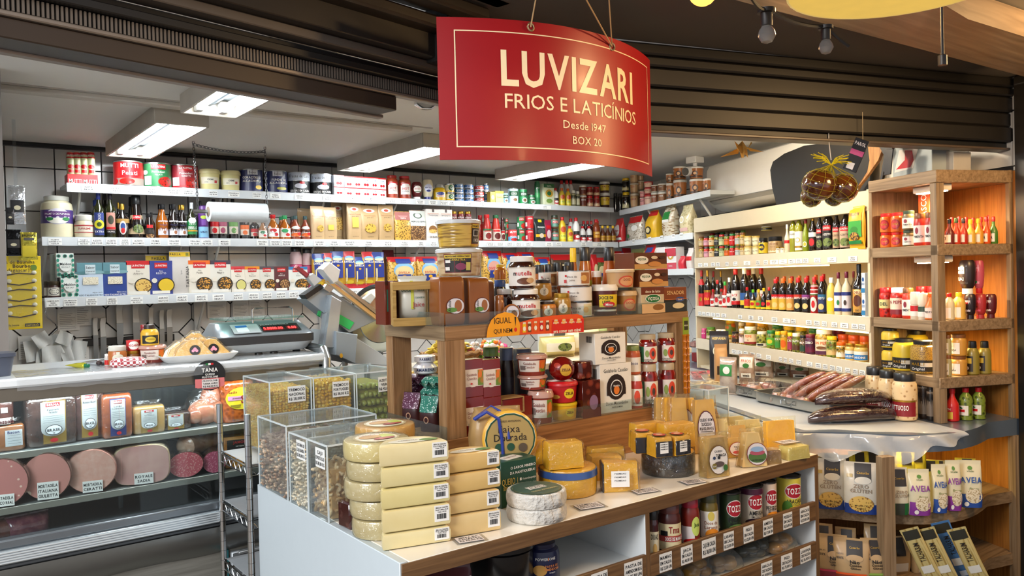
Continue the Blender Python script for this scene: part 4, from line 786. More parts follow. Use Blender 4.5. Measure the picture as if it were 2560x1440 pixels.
I('b2','can',1262,1272,(573,545),'tin','',pt%'2a6a3a','green tomato tin half hidden at the passata bottles',o=.08,g='half hidden green tins');I('b2','can',1270,1293,573,'tin','','r -.78 .78 .05 .95 d83a3a;r -.78 .78 .05 .4 6ab0dc;b MUTTI 0 .75 .16 W .8;t POLPA 0 .4 .14 W .7;e .1 .16 .4 .12 tomato','red and blue tomato pulp tin '+on2);I('b2','can',1293,1313,(573,541),'tin','',pt%'2a7a4a','green tomato tin stacked '+on2,g='green tomato tins');I('b2','can',1305,1318,(573,543),'tin','',pt%'7a2030','crimson tin half hidden behind the green tomato tins',o=.1,g='half hidden crimson tins');I('b2','can',1313,1335,(573,539),'tin','',pt%'b02030','crimson tomato tin stacked '+on2,g='crimson tomato tins')
I('b2','bag',1336,1363,546,'1e2a2a','','r -.16 .16 .84 .95 Y;b FUNGHI 0 .62 .07 W .8;e 0 .44 .34 .12 3a4a4a;r -.47 .47 .2 .32 y;e 0 .26 .2 .1 d8c8b0','black mushroom pouch with yellow band '+on2);I('b2','bag',1362,1378,550,'8a1a3a','','r -.3 .3 .6 .75 R;e 0 .35 .3 .2 d8c0c0','crimson pouch '+on2);I('b2','jar',1378,1397,(572,538),'5a3420','2a3a2a','r -.7 .7 .15 .7 5a8a7a;r -.4 .4 .4 .6 R;b PESTO 0 .5 .12 W .7','jar with grey green label '+on2,g='jars with grey green labels')
I('b2','soy',1397,1416,542,'e0c02a','R',yb,'tall yellow juice bottle with red cap '+on2);I('b2','soy',1417,1433,565,'e0c02a','R',yb,'short yellow juice bottle with red cap '+on2);I('b2','soy',1420,1436,546,'e6e4e0','R','','white bottle with red cap behind the short juice bottle',o=.1);I('b2','soy',1432,1450,544,'ecebe6','R',cm,'tall white coconut milk bottle '+on2)
for i,x in enumerate((1449,1465)):I('b2','soy',x,x+16,565,'ecebe6','R',cm,['short white coconut milk bottle beside the tall one','short white coconut milk bottle beside the amber palm oil'][i])
for x in(1453,1463,1472,1488):I('b2','vin',x,x+14,552,'wine','R','','dark red bottle in the back row by the coconut milk',o=.11,g='dark red bottles in the back row')
I('b2','soy',1482,1501,548,'8a3a14','R','r -.6 .6 .2 .46 d89a2a;e 0 .34 .36 .09 f0d080;b DENDE 0 .34 .05 r .7','tall amber palm oil bottle with red cap '+on2)
for i,x in enumerate((1500,1513,1526)):I('b2','vin',x,x+14,564,'5a2a10','Y','r -.6 .6 .12 .4 c89a2a;b DENDE 0 .26 .06 r .7','small brown bottle with yellow cap '+on2,g='small palm oil bottles')
I('r2','bag',1540,1562,546,'c8282a','','e 0 .5 .36 .24 W;b Urbano 0 .5 .1 R .7;r -.47 .47 .1 .2 W','red and white flour bag in the corner of the second shelf',wf=.8)
I('r2','bag',1566,1619,540,SP('d8cfc0','8a7a64',60,.35,.2,.6),'','r -.47 .47 .72 .98 R;e .2 .5 .2 .12 W;e -.3 .2 .12 .08 G','big clear bag of pale mushrooms with red header',d=.10,wf=.62);I('r2','bag',1618,1656,526,'e0b01c','','r -.47 .47 .8 .98 R;e 0 .3 .3 .14 2a2a1a;e 0 .3 .2 .09 e8d8a0','yellow bag with red header '+'on the right wall shelf',d=.12,wf=.62);I('r2','bag',1657,1699,510,SP('d4c8b0','8a6a44',(20,20,90),.4,.25,.5),'','r -.3 .3 .5 .76 1e7a34;r -.3 .3 .44 .52 W','clear bag of dried stalks with green label',d=.1,wf=.62);I('r2','bag',1702,1742,512,SP('dccfa4','b8a878',50,.35,.25,.5),'','e -.1 .5 .24 .12 W;e -.1 .5 .16 .08 dccfa4;r -.4 .4 .1 .22 d8b0a8','clear bag of cream flakes next to the white jar unit',d=.1,wf=.62)
# ------ lowest shelf
on_='on the lowest back shelf'
I('b3','squat',111,131,703,'3a1c18','3a3020',lab('e0dccf','Sal',z0=.15,z1=.62),'small dark jar half hidden beside the salt jar',o=.05);I('b3','squat',120,150,703,'3a1c18','3a3020','r -.6 .6 .14 .62 e4e0d2;e 0 .38 .4 .2 2a2a3a;e 0 .38 .35 .16 e4e0d2;t Sabor_de 0 .44 .07 K .7;t Tartufo 0 .32 .09 K .7','small dark jar with cream oval label '+on_)
gd=''.join(f'e {x} {z} .12 .07 2a8a70;e {x} {z} .07 .04 K;' for x in(-.36,0,.36)for z in(.88,))+''.join(f'e {x} {z} .12 .08 2a8a70;e {x} {z} .07 .045 1a3a34;' for x in(-.36,0,.36)for z in(.12,))+''.join(f'e {x} {z} .08 .07 2a8a70;' for x in(-.42,.42)for z in(.3,.5,.7))+'e 0 .5 .34 .26 e8ece6;b Maldon 0 .55 .1 1a2a2a .62;t SEA_SALT 0 .42 .05 1a3a34 .5'
I('b3','box',128,140,(686,635),'c8d4cc','','','green patterned salt carton seen edge on behind the others',o=.09,d=.05,g='half hidden salt cartons');a=I('b3','box',151,195,685,'e4e8e2','',gd,'lower salt carton with green diamond pattern '+on_,d=.06)[0];I('b3','box',140,184,633,'e4e8e2','',gd,'upper salt carton with green diamond pattern '+on_,d=.06,z=a.location.z+.1195)
sb='r -.5 .5 .7 1 5a8a94;e -.3 .7 .3 .05 4a7a80;e .25 .72 .3 .05 7aa4ac;r -.2 .2 .68 .94 c8d8dc;t Sabor 0 .86 .07 K .34;t Carnaroli 0 .75 .04 K .34;r -.3 .3 .36 .58 rice;t PESO_1_KG .25 .12 .04 %s .4;b RISO_ITALIANO_EXTRA 0 .05 .045 %s .9'
I('b3','box',193,257,657,'c4d4e4','',sb%('K','K'),'pale blue rice carton with window '+on_,d=.07);I('b3','box',256,316,656,'23408a','',sb%('W','W'),'dark blue rice carton with window '+on_,d=.07)
def rice(c,dish,top=None):return f'r -.5 .5 .88 1 {top or c};r -.28 .28 .78 .94 R;b LA_PASTINA 0 .86 .055 W .5;t Riso 0 .7 .04 {{0}} .3;t %s 0 .63 .055 {{0}} .6;e .2 .28 .38 .22 2c241c;e .2 .28 .33 .19 {dish};e -.3 .42 .12 .07 e0d8c8;r -.4 .36 .03 .12 e8e4da'
for x0,x1,y,bg,top,dish,nm,lb in((315,374,652,'e4dccc','R','pasta','Arborio','rice carton with red top'),(373,430,652,'2f3f8a','2f3f8a','e0bc2c','RISOTO','royal blue risotto carton'),(470,525,651,'e4dccc','O','dish','Paella','large rice carton with orange top'),(524,575,651,'dcd8cc','3c3646','dish','Negro','large rice carton with charcoal top'),(576,610,666,'e4dccc','c83a44','d0c878','Risoto','small rice carton with red top'),(610,647,666,'e4dccc','e08a1c','dish','Basmati','small rice carton with orange top'),(647,683,666,'dcd8cc','4a4650','dish','Negro','small rice carton with charcoal top'),(683,719,666,'5a2a30','5a2a30','beans','ARROZ','small maroon rice carton'),(719,766,667,'dfe0d8','2f7ab0','dish','Grano','small carton with blue top')):
 I('b3','box',x0,x1,y,bg,'',(rice(bg,dish,top)%nm).format('W' if bg in('2f3f8a','5a2a30')else '5a5048'),lb+' and food bowl picture '+on_,d=.055)
I('b3','bag',365,420,636,'c8b8b0','','r -.47 .47 .84 .97 Y;b PAELLA .1 .9 .06 K .6','paella rice bag half hidden behind the blue carton',o=.09);I('b3','bag',425,478,627,'c9c2ba','','r -.48 .48 .87 .97 Y;b PAELLA -.2 .92 .05 K .5;r .28 .42 .885 .955 8a8a2a;v TARTANA .3 .4 .15 K .5;v Spain .0 .5 .07 6a6a6a .2','grey paella rice bag with yellow top '+on_)
pk='r -.6 .6 .06 .6 a02c54;r -.6 .6 .44 .58 c84a74;e -.15 .32 .22 .11 e0c8cc;e -.15 .32 .13 .06 a02c54;b BIJU .25 .3 .07 W .5'
I('b3','bigjar',726,757,617,'c8a8a8','K',pk,'pink labelled jar with black lid, nearer the rice cartons',o=.06);I('b3','bigjar',756,783,621,'c8a8a8','K',pk,'pink labelled jar with black lid, nearer the spaghetti bags',o=.06)
dv='r -.48 .48 .84 1 %s;r -.36 .36 .55 .95 2a3f8a;e 0 .82 .34 .06 7ab0dc;e 0 .79 .34 .035 e8d8a0;b DIVELLA 0 .72 .05 W .8;r -.36 .36 .3 .68 24388a;e 0 .62 .1 .03 y;r -.3 -.2 .1 .55 f0e0a0;r -.48 .48 0 .13 c4282e;e 0 .18 .3 .05 e0c03a'
for i,(x0,x1,y)in enumerate(((781,812,634),(806,832,632),(827,860,628),(857,888,628),(884,912,642),(905,936,629),(930,962,630))):
 I('b3','pillow',x0,x1,y,'d0a034','',dv%('c4282e' if i%2 else '2a3f8a'),'long blue, red and yellow spaghetti bag '+on_,d=.05,e=.7,tilt=random.uniform(-.1,.1),g=None)
dp='r -.48 .48 .84 1 R;e 0 .55 .34 .26 7ab0dc;e 0 .5 .3 .2 %s;b DIVELLA 0 .48 .07 R .75;r -.22 .22 .2 .42 24388a;e 0 .34 .08 .05 y;r -.25 .25 .78 .95 2a3f8a'
I('b3','pillow',958,986,625,'8a5a3c','','r -.48 .48 .7 1 6a2a30','dark red pasta bag behind the first red topped bag',o=.12,d=.07)
for i,(x0,x1,y)in enumerate(((968,1042,642),(1040,1100,641),(1205,1254,627),(1253,1295,632),(1293,1336,630),(1334,1375,643))):
 I('b3','pillow',x0,x1,y,'penne','',dp%('e0c890' if i!=2 else 'd8a090'),['red topped pasta bag beside the spaghetti','red topped pasta bag behind the dried bread tubs','tall red pasta bag beside the dried bread tubs','red topped pasta bag behind the chocolate cream jar','blue and red pasta bag behind the chocolate cream jar','short red topped pasta bag behind the white tins'][i],d=.08,o=.03)
for i,(x0,x1,y,c)in enumerate(((1376,1428,636,'4a3a2a'),(1478,1492,636,'R'),(1488,1512,644,'herbs'),(1537,1556,628,'penne'),(1556,1578,620,'2f4f9a'))):
 I('b3','pillow',x0,x1,y,c,'','r -.48 .48 .8 1 R;e 0 .45 .3 .2 e0d0a0;r -.2 .2 .2 .34 24388a',['dark pasta bag behind the honey bottles','narrow red bag behind the amber honey','green herb pasta bag behind the amber honey','yellow pasta bag in the shelf corner','blue and red pasta bag in the shelf corner'][i],d=.06,o=.05)
I('r3','bag',1580,1612,622,'a8a05a','','r -.48 .48 .8 1 5a5a2a;e 0 .4 .3 .2 d8d0a0','olive green bag above the caramel tubs',d=.08);I('r3','bag',1616,1642,612,'d8c8b8','','r -.48 .48 .6 1 R;r -.3 .3 .7 .9 2a3f8a','red and blue bag above the caramel tubs',d=.08)
fb_='r -.5 .5 .0 .3 c84a5a;r -.5 .5 .3 .36 W;e 0 .6 .26 .16 c8a04a;e 0 .6 .12 .08 W;b FARINHA 0 .16 .06 W .8'
for i,(x0,x1)in enumerate(((1651,1673),(1674,1701))):I('r3','box',x0,x1,618,'e2dedb','',fb_ if i==0 else fb_+';r -.5 .5 .6 .95 c03a4a',['white flour pack with red foot','white flour pack with red front panel'][i]+' on the lowest right wall shelf',d=.07)
I('r3','bag',1702,1714,640,'c8283a','','','small red bag beside the flour packs',d=.06);I('r3','bag',1722,1735,620,'d8d0cc','','r -.48 .48 .4 .6 R','white and red pack at the edge of the jar unit',d=.06)
# ------ white jar unit
w1='on white unit top shelf';w2='on white unit middle shelf';w3='on white unit bottom shelf'
col=['mix','pepper','honey','olive','herbs','pickle','tomato','fruit'];lids=['n','3a3a3a','g','K','R','K','G','6a5a3a']
nm8=['mixed vegetables','red peppers','honey','olives','herbs','pickles','tomatoes','fruit']
for i,x in enumerate((1747,1760,1773,1786,1798,1811,1824,1838,1850)):
 I('w1','jar',x,x+15,(617-i*.3,592-i*1.3),col[i%8],lids[i%8],lab(['c8b48a','d8a0b0','e0c89a','K','c8d0a0','O','R','b8c0c0'][i%8],['PATE','GELEIA','MEL','OLIVA','PESTO','PICLES','TOMATE','FRUTA'][i%8],ink='K' if i%8 not in(3,6)else 'W',z1=.6),'small jar of %s '%nm8[i%8]+w1+(', far end' if i<1 else ', by cream tubs' if i==8 else ''),n=14,g='small jars of %s%s'%(nm8[i%8],' by the cream tubs' if i==8 else ''))
 I('w1','jar',x+2,x+16,(613-i*.3,586-i*1.3),col[(i+3)%8],lids[(i+2)%8],'','back row small jar '+w1,n=12,o=.11,g='back row of small jars on the white unit')
for i,x in enumerate((1861,1881)):I('w1','tub',x,x+20,(615,589),'e0cf9c','c8a84a','r -.7 .7 .15 .7 ece0c0;b PIATTI 0 .45 .14 5a5a2a .8','cream tub with gold lid stacked '+['beside the small jars','beside the black and yellow jar'][i],g=['cream tubs nearer the small jars','cream tubs nearer the yellow jar'][i])
I('w1','jar',1897,1921,595,'dark','K','r -.75 .75 .1 .72 d8b82a;e 0 .45 .3 .2 K;b MEL 0 .45 .12 Y .5','black jar with yellow label '+w1)
a=I('w1','squat',1921,1957,592,'a88a5a','K',lab('d8c8a8','TAHINE','PASTA',ink='n'),'wide jar of tan paste with black lid '+w1)[0];I('w1','squat',1903,1930,566,'d8c05a','W','r -.75 .75 .2 .6 K;b SARA 0 .42 .2 Y .7','black and yellow jar with white lid standing on two jars',z=a.location.z+.155,o=.05)
for i,x in enumerate((1940,1951)):I('w1','jar',x,x+12,617,'7a5a34','gold',lab('ece4d0','FOIE'),['tiny gold lidded jar before the tan paste jar','tiny gold lidded jar beside the white bottle'][i],n=12)
I('w1','vin',1962,1976,561,'d8d0b8','W','r -.6 .6 .1 .45 d8c0a0;r -.5 .5 .35 .45 R','white bottle with white cap '+w1);I('w1','oil',1975,1993,531,'oil','gold','r -.6 .6 .36 .54 e8e4d8;b OLIO 0 .46 .04 K .8','tall green oil bottle with white label '+w1);I('w1','wine',2006,2018,528,'oil','n','','green bottle in the back row behind the oils',o=.12);I('w1','wine',1988,2009,526,'oil','n','r -.65 .65 .06 .5 ece8dc;e 0 .3 .3 .06 c8a85a;e 0 .3 .2 .04 W;r -.5 .5 .12 .16 gold','tall oil bottle with long white label '+w1);I('w1','vin',2007,2024,546,'7a8a14','r','e 0 .24 .3 .08 W;e 0 .24 .22 .06 e0b03a','green oil bottle with dark red cap '+w1)
I('w1','wine',2022,2036,530,'oil','gold','','green bottle behind the dark gold capped one',o=.12);I('w1','wine',2023,2044,536,'dark','gold','r -.6 .6 .14 .5 2a2420;r -.5 .5 .4 .52 W;e 0 .26 .3 .1 R','dark oil bottle with gold cap '+w1)
lo='r -.6 .6 .06 .5 %s;r -.36 .36 .42 .52 R;b LA_PASTINA 0 .47 .04 W .6;e .05 .18 .4 .09 herbs;t AZEITE 0 .34 .04 %s .7'
I('w1','wine',2042,2059,521,'dark','K',lo%('1e1a18','W'),'slim black oil bottle '+w1);I('w1','wine',2058,2086,505,'dark','K',lo%('1e1a18','W'),'tallest black oil bottle with dark label '+w1);I('w1','wine',2083,2103,516,'dark','K',lo%('b8987a','K'),'black oil bottle with kraft label beside the tallest one');I('w1','wine',2101,2131,512,'dark','K',lo%('b8a088','K'),'wide black oil bottle with kraft label beside the yellow pouch')
I('w1','box',2137,2174,508,'a81c24','','r -.5 .5 .02 .2 8a1218;e .1 .1 .2 .06 W;b DOCES 0 .9 .05 W .8','red carton behind the yellow pouch '+w1,d=.05,wf=.8)
I('w1','pillow',2116,2172,516,'e0a81c','','r -.4 .4 .66 .85 y;b YELLOW -.05 .82 .07 5a3a1c .7;r -.42 .42 .28 .66 3a9a3c;e 0 .45 .24 .08 2a7a2c;e 0 .3 .3 .1 dish;r -.4 .4 .12 .2 G','yellow and green snack pouch leaning on the oil bottles',d=.03,o=-.02,wf=.8,tilt=-.1)
sr='r -.65 .65 .08 .42 c8242a;r -.65 .65 .36 .46 gold;e 0 .24 .2 .07 gold';sy='r -.7 .7 .08 .44 %s;e 0 .34 .36 .06 %s;b SHOYU 0 .3 .06 W .8;e 0 .16 .4 .05 e0a83a'
I('w2','wine',1747,1764,676,'dark','R','r -.7 .7 .02 .36 c8242a;r -.7 .7 .6 .76 c8242a;e 0 .2 .2 .06 gold','red and black sauce bottle at the far end '+w2);I('w2','wine',1761,1779,676,'dark','gold','r -.65 .65 .06 .46 c8242a;r -.6 .6 .4 .46 gold;b SOIA 0 .22 .07 Y .8','black sauce bottle with gold cap and red label '+w2);I('w2','wine',1778,1792,678,'dark','R',sr,'black bottle with red cap in the back row '+w2,o=.1);I('w2','wine',1796,1810,677,'dark','gold',sr,'gold capped bottle in the back row '+w2,o=.12)
for i,(x,y,c,cp,lb)in enumerate(((1776,723,'r','R','W'),(1787,700,'dark','R','d8d0c8'),(1797,722,'5a3020','R','ece0d0'),(1806,704,'b8281c','2fae3a','W'),(1817,694,'dark','W','ece4e0'))):
 I('w2','vin',x,x+15,y,c,cp,f'r -.65 .65 .08 .48 {lb};e 0 .28 .3 .1 R;b MOLHO 0 .38 .05 K .8',['short red sauce bottle','dark sauce bottle with red cap and pale label','short brown sauce bottle','chilli sauce bottle with bright green cap','dark sauce bottle with white cap and white label'][i]+' '+w2)
for i,(x,y,cp)in enumerate(((1829,673,'R'),(1851,671,'W'),(1862,675,'R'),(1874,671,'W'),(1893,671,'R'))):
 I('w2','soy',x,x+23,y,'dark',cp,'r -.7 .7 .1 .46 ece4dc;r -.7 .7 .1 .2 R;b JACK 0 .34 .07 R .8;e 0 .24 .2 .04 K' if i%2==0 else 'r -.6 .6 .1 .4 d8b82a;r -.6 .6 .22 .4 2a5a9a',['big dark bottle with red cap and white label','big dark bottle with white cap and blue yellow label','half hidden dark bottle with red cap in back row','big dark bottle with white cap in the back row','big dark bottle with red cap in the back row'][i]+' '+w2,o=.02 if i<2 else.11)
for i,(x,y,c,cp,lb)in enumerate(((1861,718,'dark','R','c83a2a'),(1876,724,'dark','6acc2a','d8c82a'),(1890,723,'8a6a1c','Y','5a9a3a'),(1903,720,'dark','Y','K'),(1916,718,'dark','R','d8a83a'))):
 I('w2','vin',x,x+15,y,c,cp,f'r -.65 .65 .08 .46 {lb};e 0 .3 .34 .08 R;r -.65 .65 .08 .16 Y',['small dark bottle with red cap','small dark bottle with lime green cap','small olive bottle with yellow cap','small black bottle with yellow cap and black label','small dark bottle with red cap and tan label'][i]+' '+w2,o=.005)
ss=[(1930,697,'dark','R','e0b03a','R'),(1948,696,'dark','O','e0b03a','R'),(1967,696,'dark','O','d89a4a','R'),(1986,694,'dark','R','K','c83a2a'),(2006,694,'dark','R','K','8a3a8a'),(2027,692,'a81c1c','R','d89a8a','W'),(2046,690,'dark','R','2a3a6a','2a6a9a')]
dn_=['red cap and yellow label','orange cap and yellow label','orange cap and tan label','red cap and black red label','red cap and black purple label','red cap and green netting pattern','red cap and navy label']
for i,(x,y,c,cp,l1,l2)in enumerate(ss):
 dec=f'r -.7 .7 .06 .52 {l1};r -.7 .7 .3 .52 {l2};e 0 .2 .34 .08 e8c07a;b SHOYU 0 .42 .06 W .8'
 if i==5:dec='r -.7 .7 .5 .8 3a8a4a;r -.7 .7 .54 .56 W;r -.7 .7 .64 .66 W;r -.7 .7 .74 .76 W;e 0 .26 .4 .2 ece0d4;e 0 .26 .2 .1 R'
 I('w2','soy',x,x+21,y,c,cp,dec,'soy sauce bottle with %s '%dn_[i]+w2);I('w2','soy',x+5,x+24,y-5,'dark',['R','O'][i%2],'','dark soy bottle in the back row behind the soy sauces',o=.11,g='back row of soy bottles, %s caps'%['red','orange'][i%2])
I('w2','soy',2068,2092,694,'d8c05a','W','r -.7 .7 .1 .46 e8c82a;b MIRIN 0 .3 .08 K .9;e 0 .42 .3 .05 W','clear yellow rice wine bottle '+w2);I('w2','oil',2087,2108,681,'e0cfae','m','r -.6 .6 .1 .54 ece0e4;r -.6 .6 .46 .54 24307a;r -.6 .6 .1 .17 24307a;e .1 .3 .14 .06 G','clear vinegar bottle with wine red cap and green spot '+w2);I('w2','oil',2106,2130,679,'e0cfae','m','r -.6 .6 .1 .54 ece0e4;r -.6 .6 .46 .54 24307a;r -.6 .6 .1 .17 24307a;e 0 .3 .14 .06 d','clear vinegar bottle with wine red cap and dark spot '+w2);I('w2','oil',2128,2143,678,'6a4a1c','r','r -.6 .6 .1 .44 6a8a3a;e 0 .3 .3 .1 O','brown bottle with dark red cap half hidden by the tall brown one',o=.06)
I('w2','wine',2134,2164,660,'dark','K','r -.7 .7 .08 .52 c8923a;e 0 .3 .34 .11 5a2a14;e 0 .47 .3 .05 e8d8a0;b DELI 0 .46 .04 r .5;t 500 0 .12 .04 K .3','tall dark bottle with tan oval label '+w2);I('w2','box',2163,2176,(737,682),'d8e0e8','','e 0 .7 .3 .1 2a5a9a;b COCO 0 .5 .1 2a5a9a .8;r -.5 .5 .1 .3 2a7ab0','white and blue carton at the cabinet end '+w2,d=.05,wf=.7,g='white and blue cartons')
pj=lambda bg,a,ink='W',**k:lab(bg,a,ink=ink,**k)
dat=[(1754,14,821,'b03a6a','p',pj('c83a7a','BETE',z1=.7),'pink labelled jar'),(1766,24,818,'pickle','g',pj('c8b8a0','ALHO','K'),'jar of pale green pickles'),(1790,16,824,'mix','W',pj('d8d4c8','ALHO','K'),'jar with white lid half hidden by the black pouch'),(1802,14,824,'3a5aa0','W','','blue labelled jar'),(1814,17,838,'mix','y',pj('e0c8a0','PE','r'),'jar with tan label'),(1830,19,829,'beans','K',pj('2a2420','MIX','R'),'jar with black label'),(1848,15,822,'mix','W',pj('e8d8e0','PEPE','P'),'jar with white and violet label'),(1861,33,817,'pickle','W','r -.7 .7 .08 .62 e4cfae;b PEPE 0 .5 .12 O .8;t IN 0 .3 .08 n .4;r -.7 .7 .08 .2 8a2a2a','wide jar with tan and orange lettering'),(1892,27,829,'olive','W','r -.7 .7 .06 .26 ece8e0;r -.3 .3 .1 .22 K','olive jar with low white label'),(1917,23,826,'pickle','G','r -.6 .6 .2 .6 5aae3a;e 0 .4 .3 .12 d8c83a','pickle jar with bright green label'),(1938,16,829,'pickle','Y',pj('3a8a3a','ERVA'),'jar with yellow lid and green label'),(1952,19,828,'mix','y','r -.7 .7 .06 .66 d8a82a;e 0 .36 .4 .2 O','jar with gold label and orange rooster spot'),(1969,14,832,'beans','Y',pj('a83a5a','LA'),'narrow bean jar with crimson label'),(1981,21,833,'pickle','W',pj('5a3a2a','CAPR'),'jar of capers with brown label'),(2000,17,838,'beans','K',pj('2a4a3a','MIX'),'narrow jar with dark green label'),(2014,26,836,'4a1a3a','m',pj('6a1a3a','CEBO'),'jar of purple onions'),(2040,41,824,'mix','W','r -.7 .7 .06 .64 e8d4b4;b ON_PEPE 0 .5 .1 O .9;r -.7 .7 .06 .2 5a2a4a;e 0 .32 .3 .06 n','largest jar with tan label and violet foot'),(2067,27,841,'pickle','Y',pj('d8b87a','CAPO','n'),'jar with bright yellow lid'),(2091,24,856,'mix','O',pj('e8e0d0','ANCHO','K'),'jar with orange lid and white label'),(2114,25,859,'d0b060','gold','r -.7 .7 .1 .4 2f7ac0;r -.7 .7 .4 .6 e8e8e0;b SARINE 0 .25 .12 W .95','gold lidded jar with blue band, nearer the orange lid'),(2137,33,861,'d0b060','gold','r -.7 .7 .1 .4 2f7ac0;r -.7 .7 .4 .6 e8e8e0;b SARDINE 0 .25 .12 W .95','gold lidded jar with blue band, nearer the corner cabinet')]
for x,w,y,c,cp,dec,lb in dat:I('w3','jar',x,x+w,y,c,cp,dec,lb+' '+w3)
for i,(x,w,y,c,cp)in enumerate(((1814,26,800,'fruit','Y'),(1846,16,806,'mix','W'),(1864,26,806,'mix','y'),(1893,30,807,'mix','y'),(1930,30,812,'pickle','G'),(1960,28,816,'pickle','Y'),(1990,30,818,'olive','Y'),(2022,28,822,'pickle','G'),(2080,36,824,'wine','m'))):
 I('w3','jar',x,x+w,y,c,cp,'','back row jar with %s lid '%dict(Y='yellow',W='white',y='amber',G='green',m='wine red')[cp]+w3,o=.12)
for i,(x,w)in enumerate(((2095,28),(2121,30),(2150,24))):I('w3','squat',x,x+w,836+i*2,'e07a1c','e0561c','','orange fruit jar with orange lid on the jars of the front row',z=UZ[2]+.045 if False else None,o=.1,g='orange fruit jars in the back row')
# ------ corner cabinet
k1='on the cabinet top shelf';k2='on the cabinet second shelf';k3='on the cabinet third shelf';k4='on the counter under the cabinet'
rj='e 0 .4 .4 .26 a81c2a;e 0 .4 .3 .19 c8343a;b CASA 0 .42 .09 gold .5';wj='r -.55 .55 .1 .62 e8e4dc;e -.1 .46 .14 .1 8a2a3a;b PIMENTA .05 .28 .07 K .8'
I('c1l','jar',2202,2231,(582,534),'e0782a','R',rj,'orange pepper jar with red emblem stacked at the cabinet side',g='orange pepper jars, outer stack');I('c1l','jar',2229,2259,(581,532),'d8641c','R',rj,'orange pepper jar with red emblem stacked beside the white labelled jars',g='orange pepper jars, inner stack');I('c1l','jar',2258,2288,(576,527),'6a5a3a','3a4a3a',wj,'dark lidded jar with white label stacked '+k1,g='white labelled jars in the cabinet')
I('c1l','jar',2286,2315,533,'b82a1c','n',wj,'red pepper sauce jar with white label, whole, '+k1);I('c1l','jar',2314,2340,531,'b82a1c','n',wj,'red pepper sauce jar partly behind the corner post '+k1);I('c1l','box',2312,2340,480,'d8541c','','v TABASCO 0 .6 .5 W .7','tall orange carton with white lettering behind the jars '+k1,o=.16,d=.07)
for i,(x,w,y,c,cp,l)in enumerate(((2363,22,547,'6a1c14','K',3),(2381,20,545,'c83a1c','3a5a2a',3),(2399,20,546,'b8301c','K',3),(2416,22,548,'d8a83a','Y',5),(2436,22,546,'d8922a','y',5),(2456,20,541,'d8541c','R',7),(2474,20,541,'4a7a2a','R',7))):
 I('c1r','hot',x,x+w,y,c,cp,'r -.6 .6 .08 .38 %s;b %s 0 .24 .12 %s .7'%(('ece4d4','3' if l==3 else 'TABA' if l==7 else '*','K')),['dark red hot sauce bottle','orange red hot sauce bottle with green cap','bright red hot sauce bottle','yellow pepper sauce bottle, first of two','amber pepper sauce bottle','orange hot sauce bottle with diamond label','green hot sauce bottle with diamond label'][i]+' '+k1)
 if i<6:I('c1r','hot',x+8,x+26,y-4,'b8301c','R','','hot sauce bottle in the back row '+k1,o=.12,g='back row of hot sauces in the cabinet')
for i,(x,w,y,c,cp,dec)in enumerate(((2200,30,719,'pepper','R','r -.6 .6 .3 .6 d8cf8a;b DEL 0 .45 .1 K .7'),(2228,34,719,'pepper','W','r -.65 .65 .12 .66 ecdcc4;b N_PEPE 0 .52 .1 r .9;r -.65 .65 .12 .28 8a2a34'),(2257,28,720,'c8341c','n',wj),(2313,28,733,'d87a3a','O','r -.55 .55 .08 .46 e8d4c8;b PESTO 0 .3 .07 K .8'))):
 I('c2l',['jar','jar','jar','vin'][i],x,x+w,y,c,cp,dec,['red pepper jar with yellow label','wide red pepper jar with tan label','red jar with white label','orange bottle with orange cap'][i]+' '+k2)
for i,x in enumerate((2277,2296)):I('c2l','grinder',x,x+24,730+i*3,'d8c8b0','e8dcc8','r -.6 .6 .3 .5 %s;r -.6 .6 .12 .3 ece4dc'%['R','3a4a3a'][i],['pale spice grinder with red band','pale spice grinder with dark band'][i]+' '+k2,o=.0)
for x in(2290,2318):I('c2l','jar',x,x+34,716,'pepper','R','','red lidded pepper jar in the back row '+k2,o=.17,g='back row of pepper jars')
I('c2r','soy',2362,2386,733,'d8c8a0','R','r -.6 .6 .08 .46 ece4dc;b PIM 0 .3 .08 r .7','pale sauce bottle with red cap '+k2);I('c2r','soy',2383,2413,731,'d8a84a','Y','r -.6 .6 .08 .46 ece8dc;b MEL 0 .3 .08 n .7','amber sauce bottle with yellow cap '+k2)
a=[I('c2r','squeeze',x,x+w,735,c,c,'r -.5 .5 .3 .75 %s;b UAI 0 .66 .1 R .8;t Geleia 0 .5 .07 K .7'%l,lb+' '+k2,z=None)for x,w,c,l,lb in((2412,27,'241418','c8c0c8','black jelly bottle'),(2437,28,'a82a2a','d8506a','red jelly bottle'),(2463,28,'5a1418','dcd0c8','dark red jelly bottle'))]
zt=zfor(a[1][0].location,735)+.002
I('c2r','squeeze',2400,2438,650,'2a1c1a','W','r -.5 .5 .3 .8 2a2420;r -.3 .3 .6 .8 d8d4d0;b PIMENTA 0 .7 .05 K .5;t UAI 0 .45 .1 W .6','big black jelly bottle with white cap on the row of jelly bottles',z=zt);I('c2r','squeeze',2436,2460,651,'b84a5a','R','r -.5 .5 .3 .8 d88a9a;b UAI 0 .7 .1 R .7;e 0 .36 .3 .05 G','pink jelly bottle with red cap on the row of jelly bottles',z=zt)
mu='r -.6 .6 .08 .42 1e1c1c;r .05 .5 .22 .34 d8d4c8;t %s -.05 .3 .09 gold .9;t Original -.05 .16 .08 W .9'
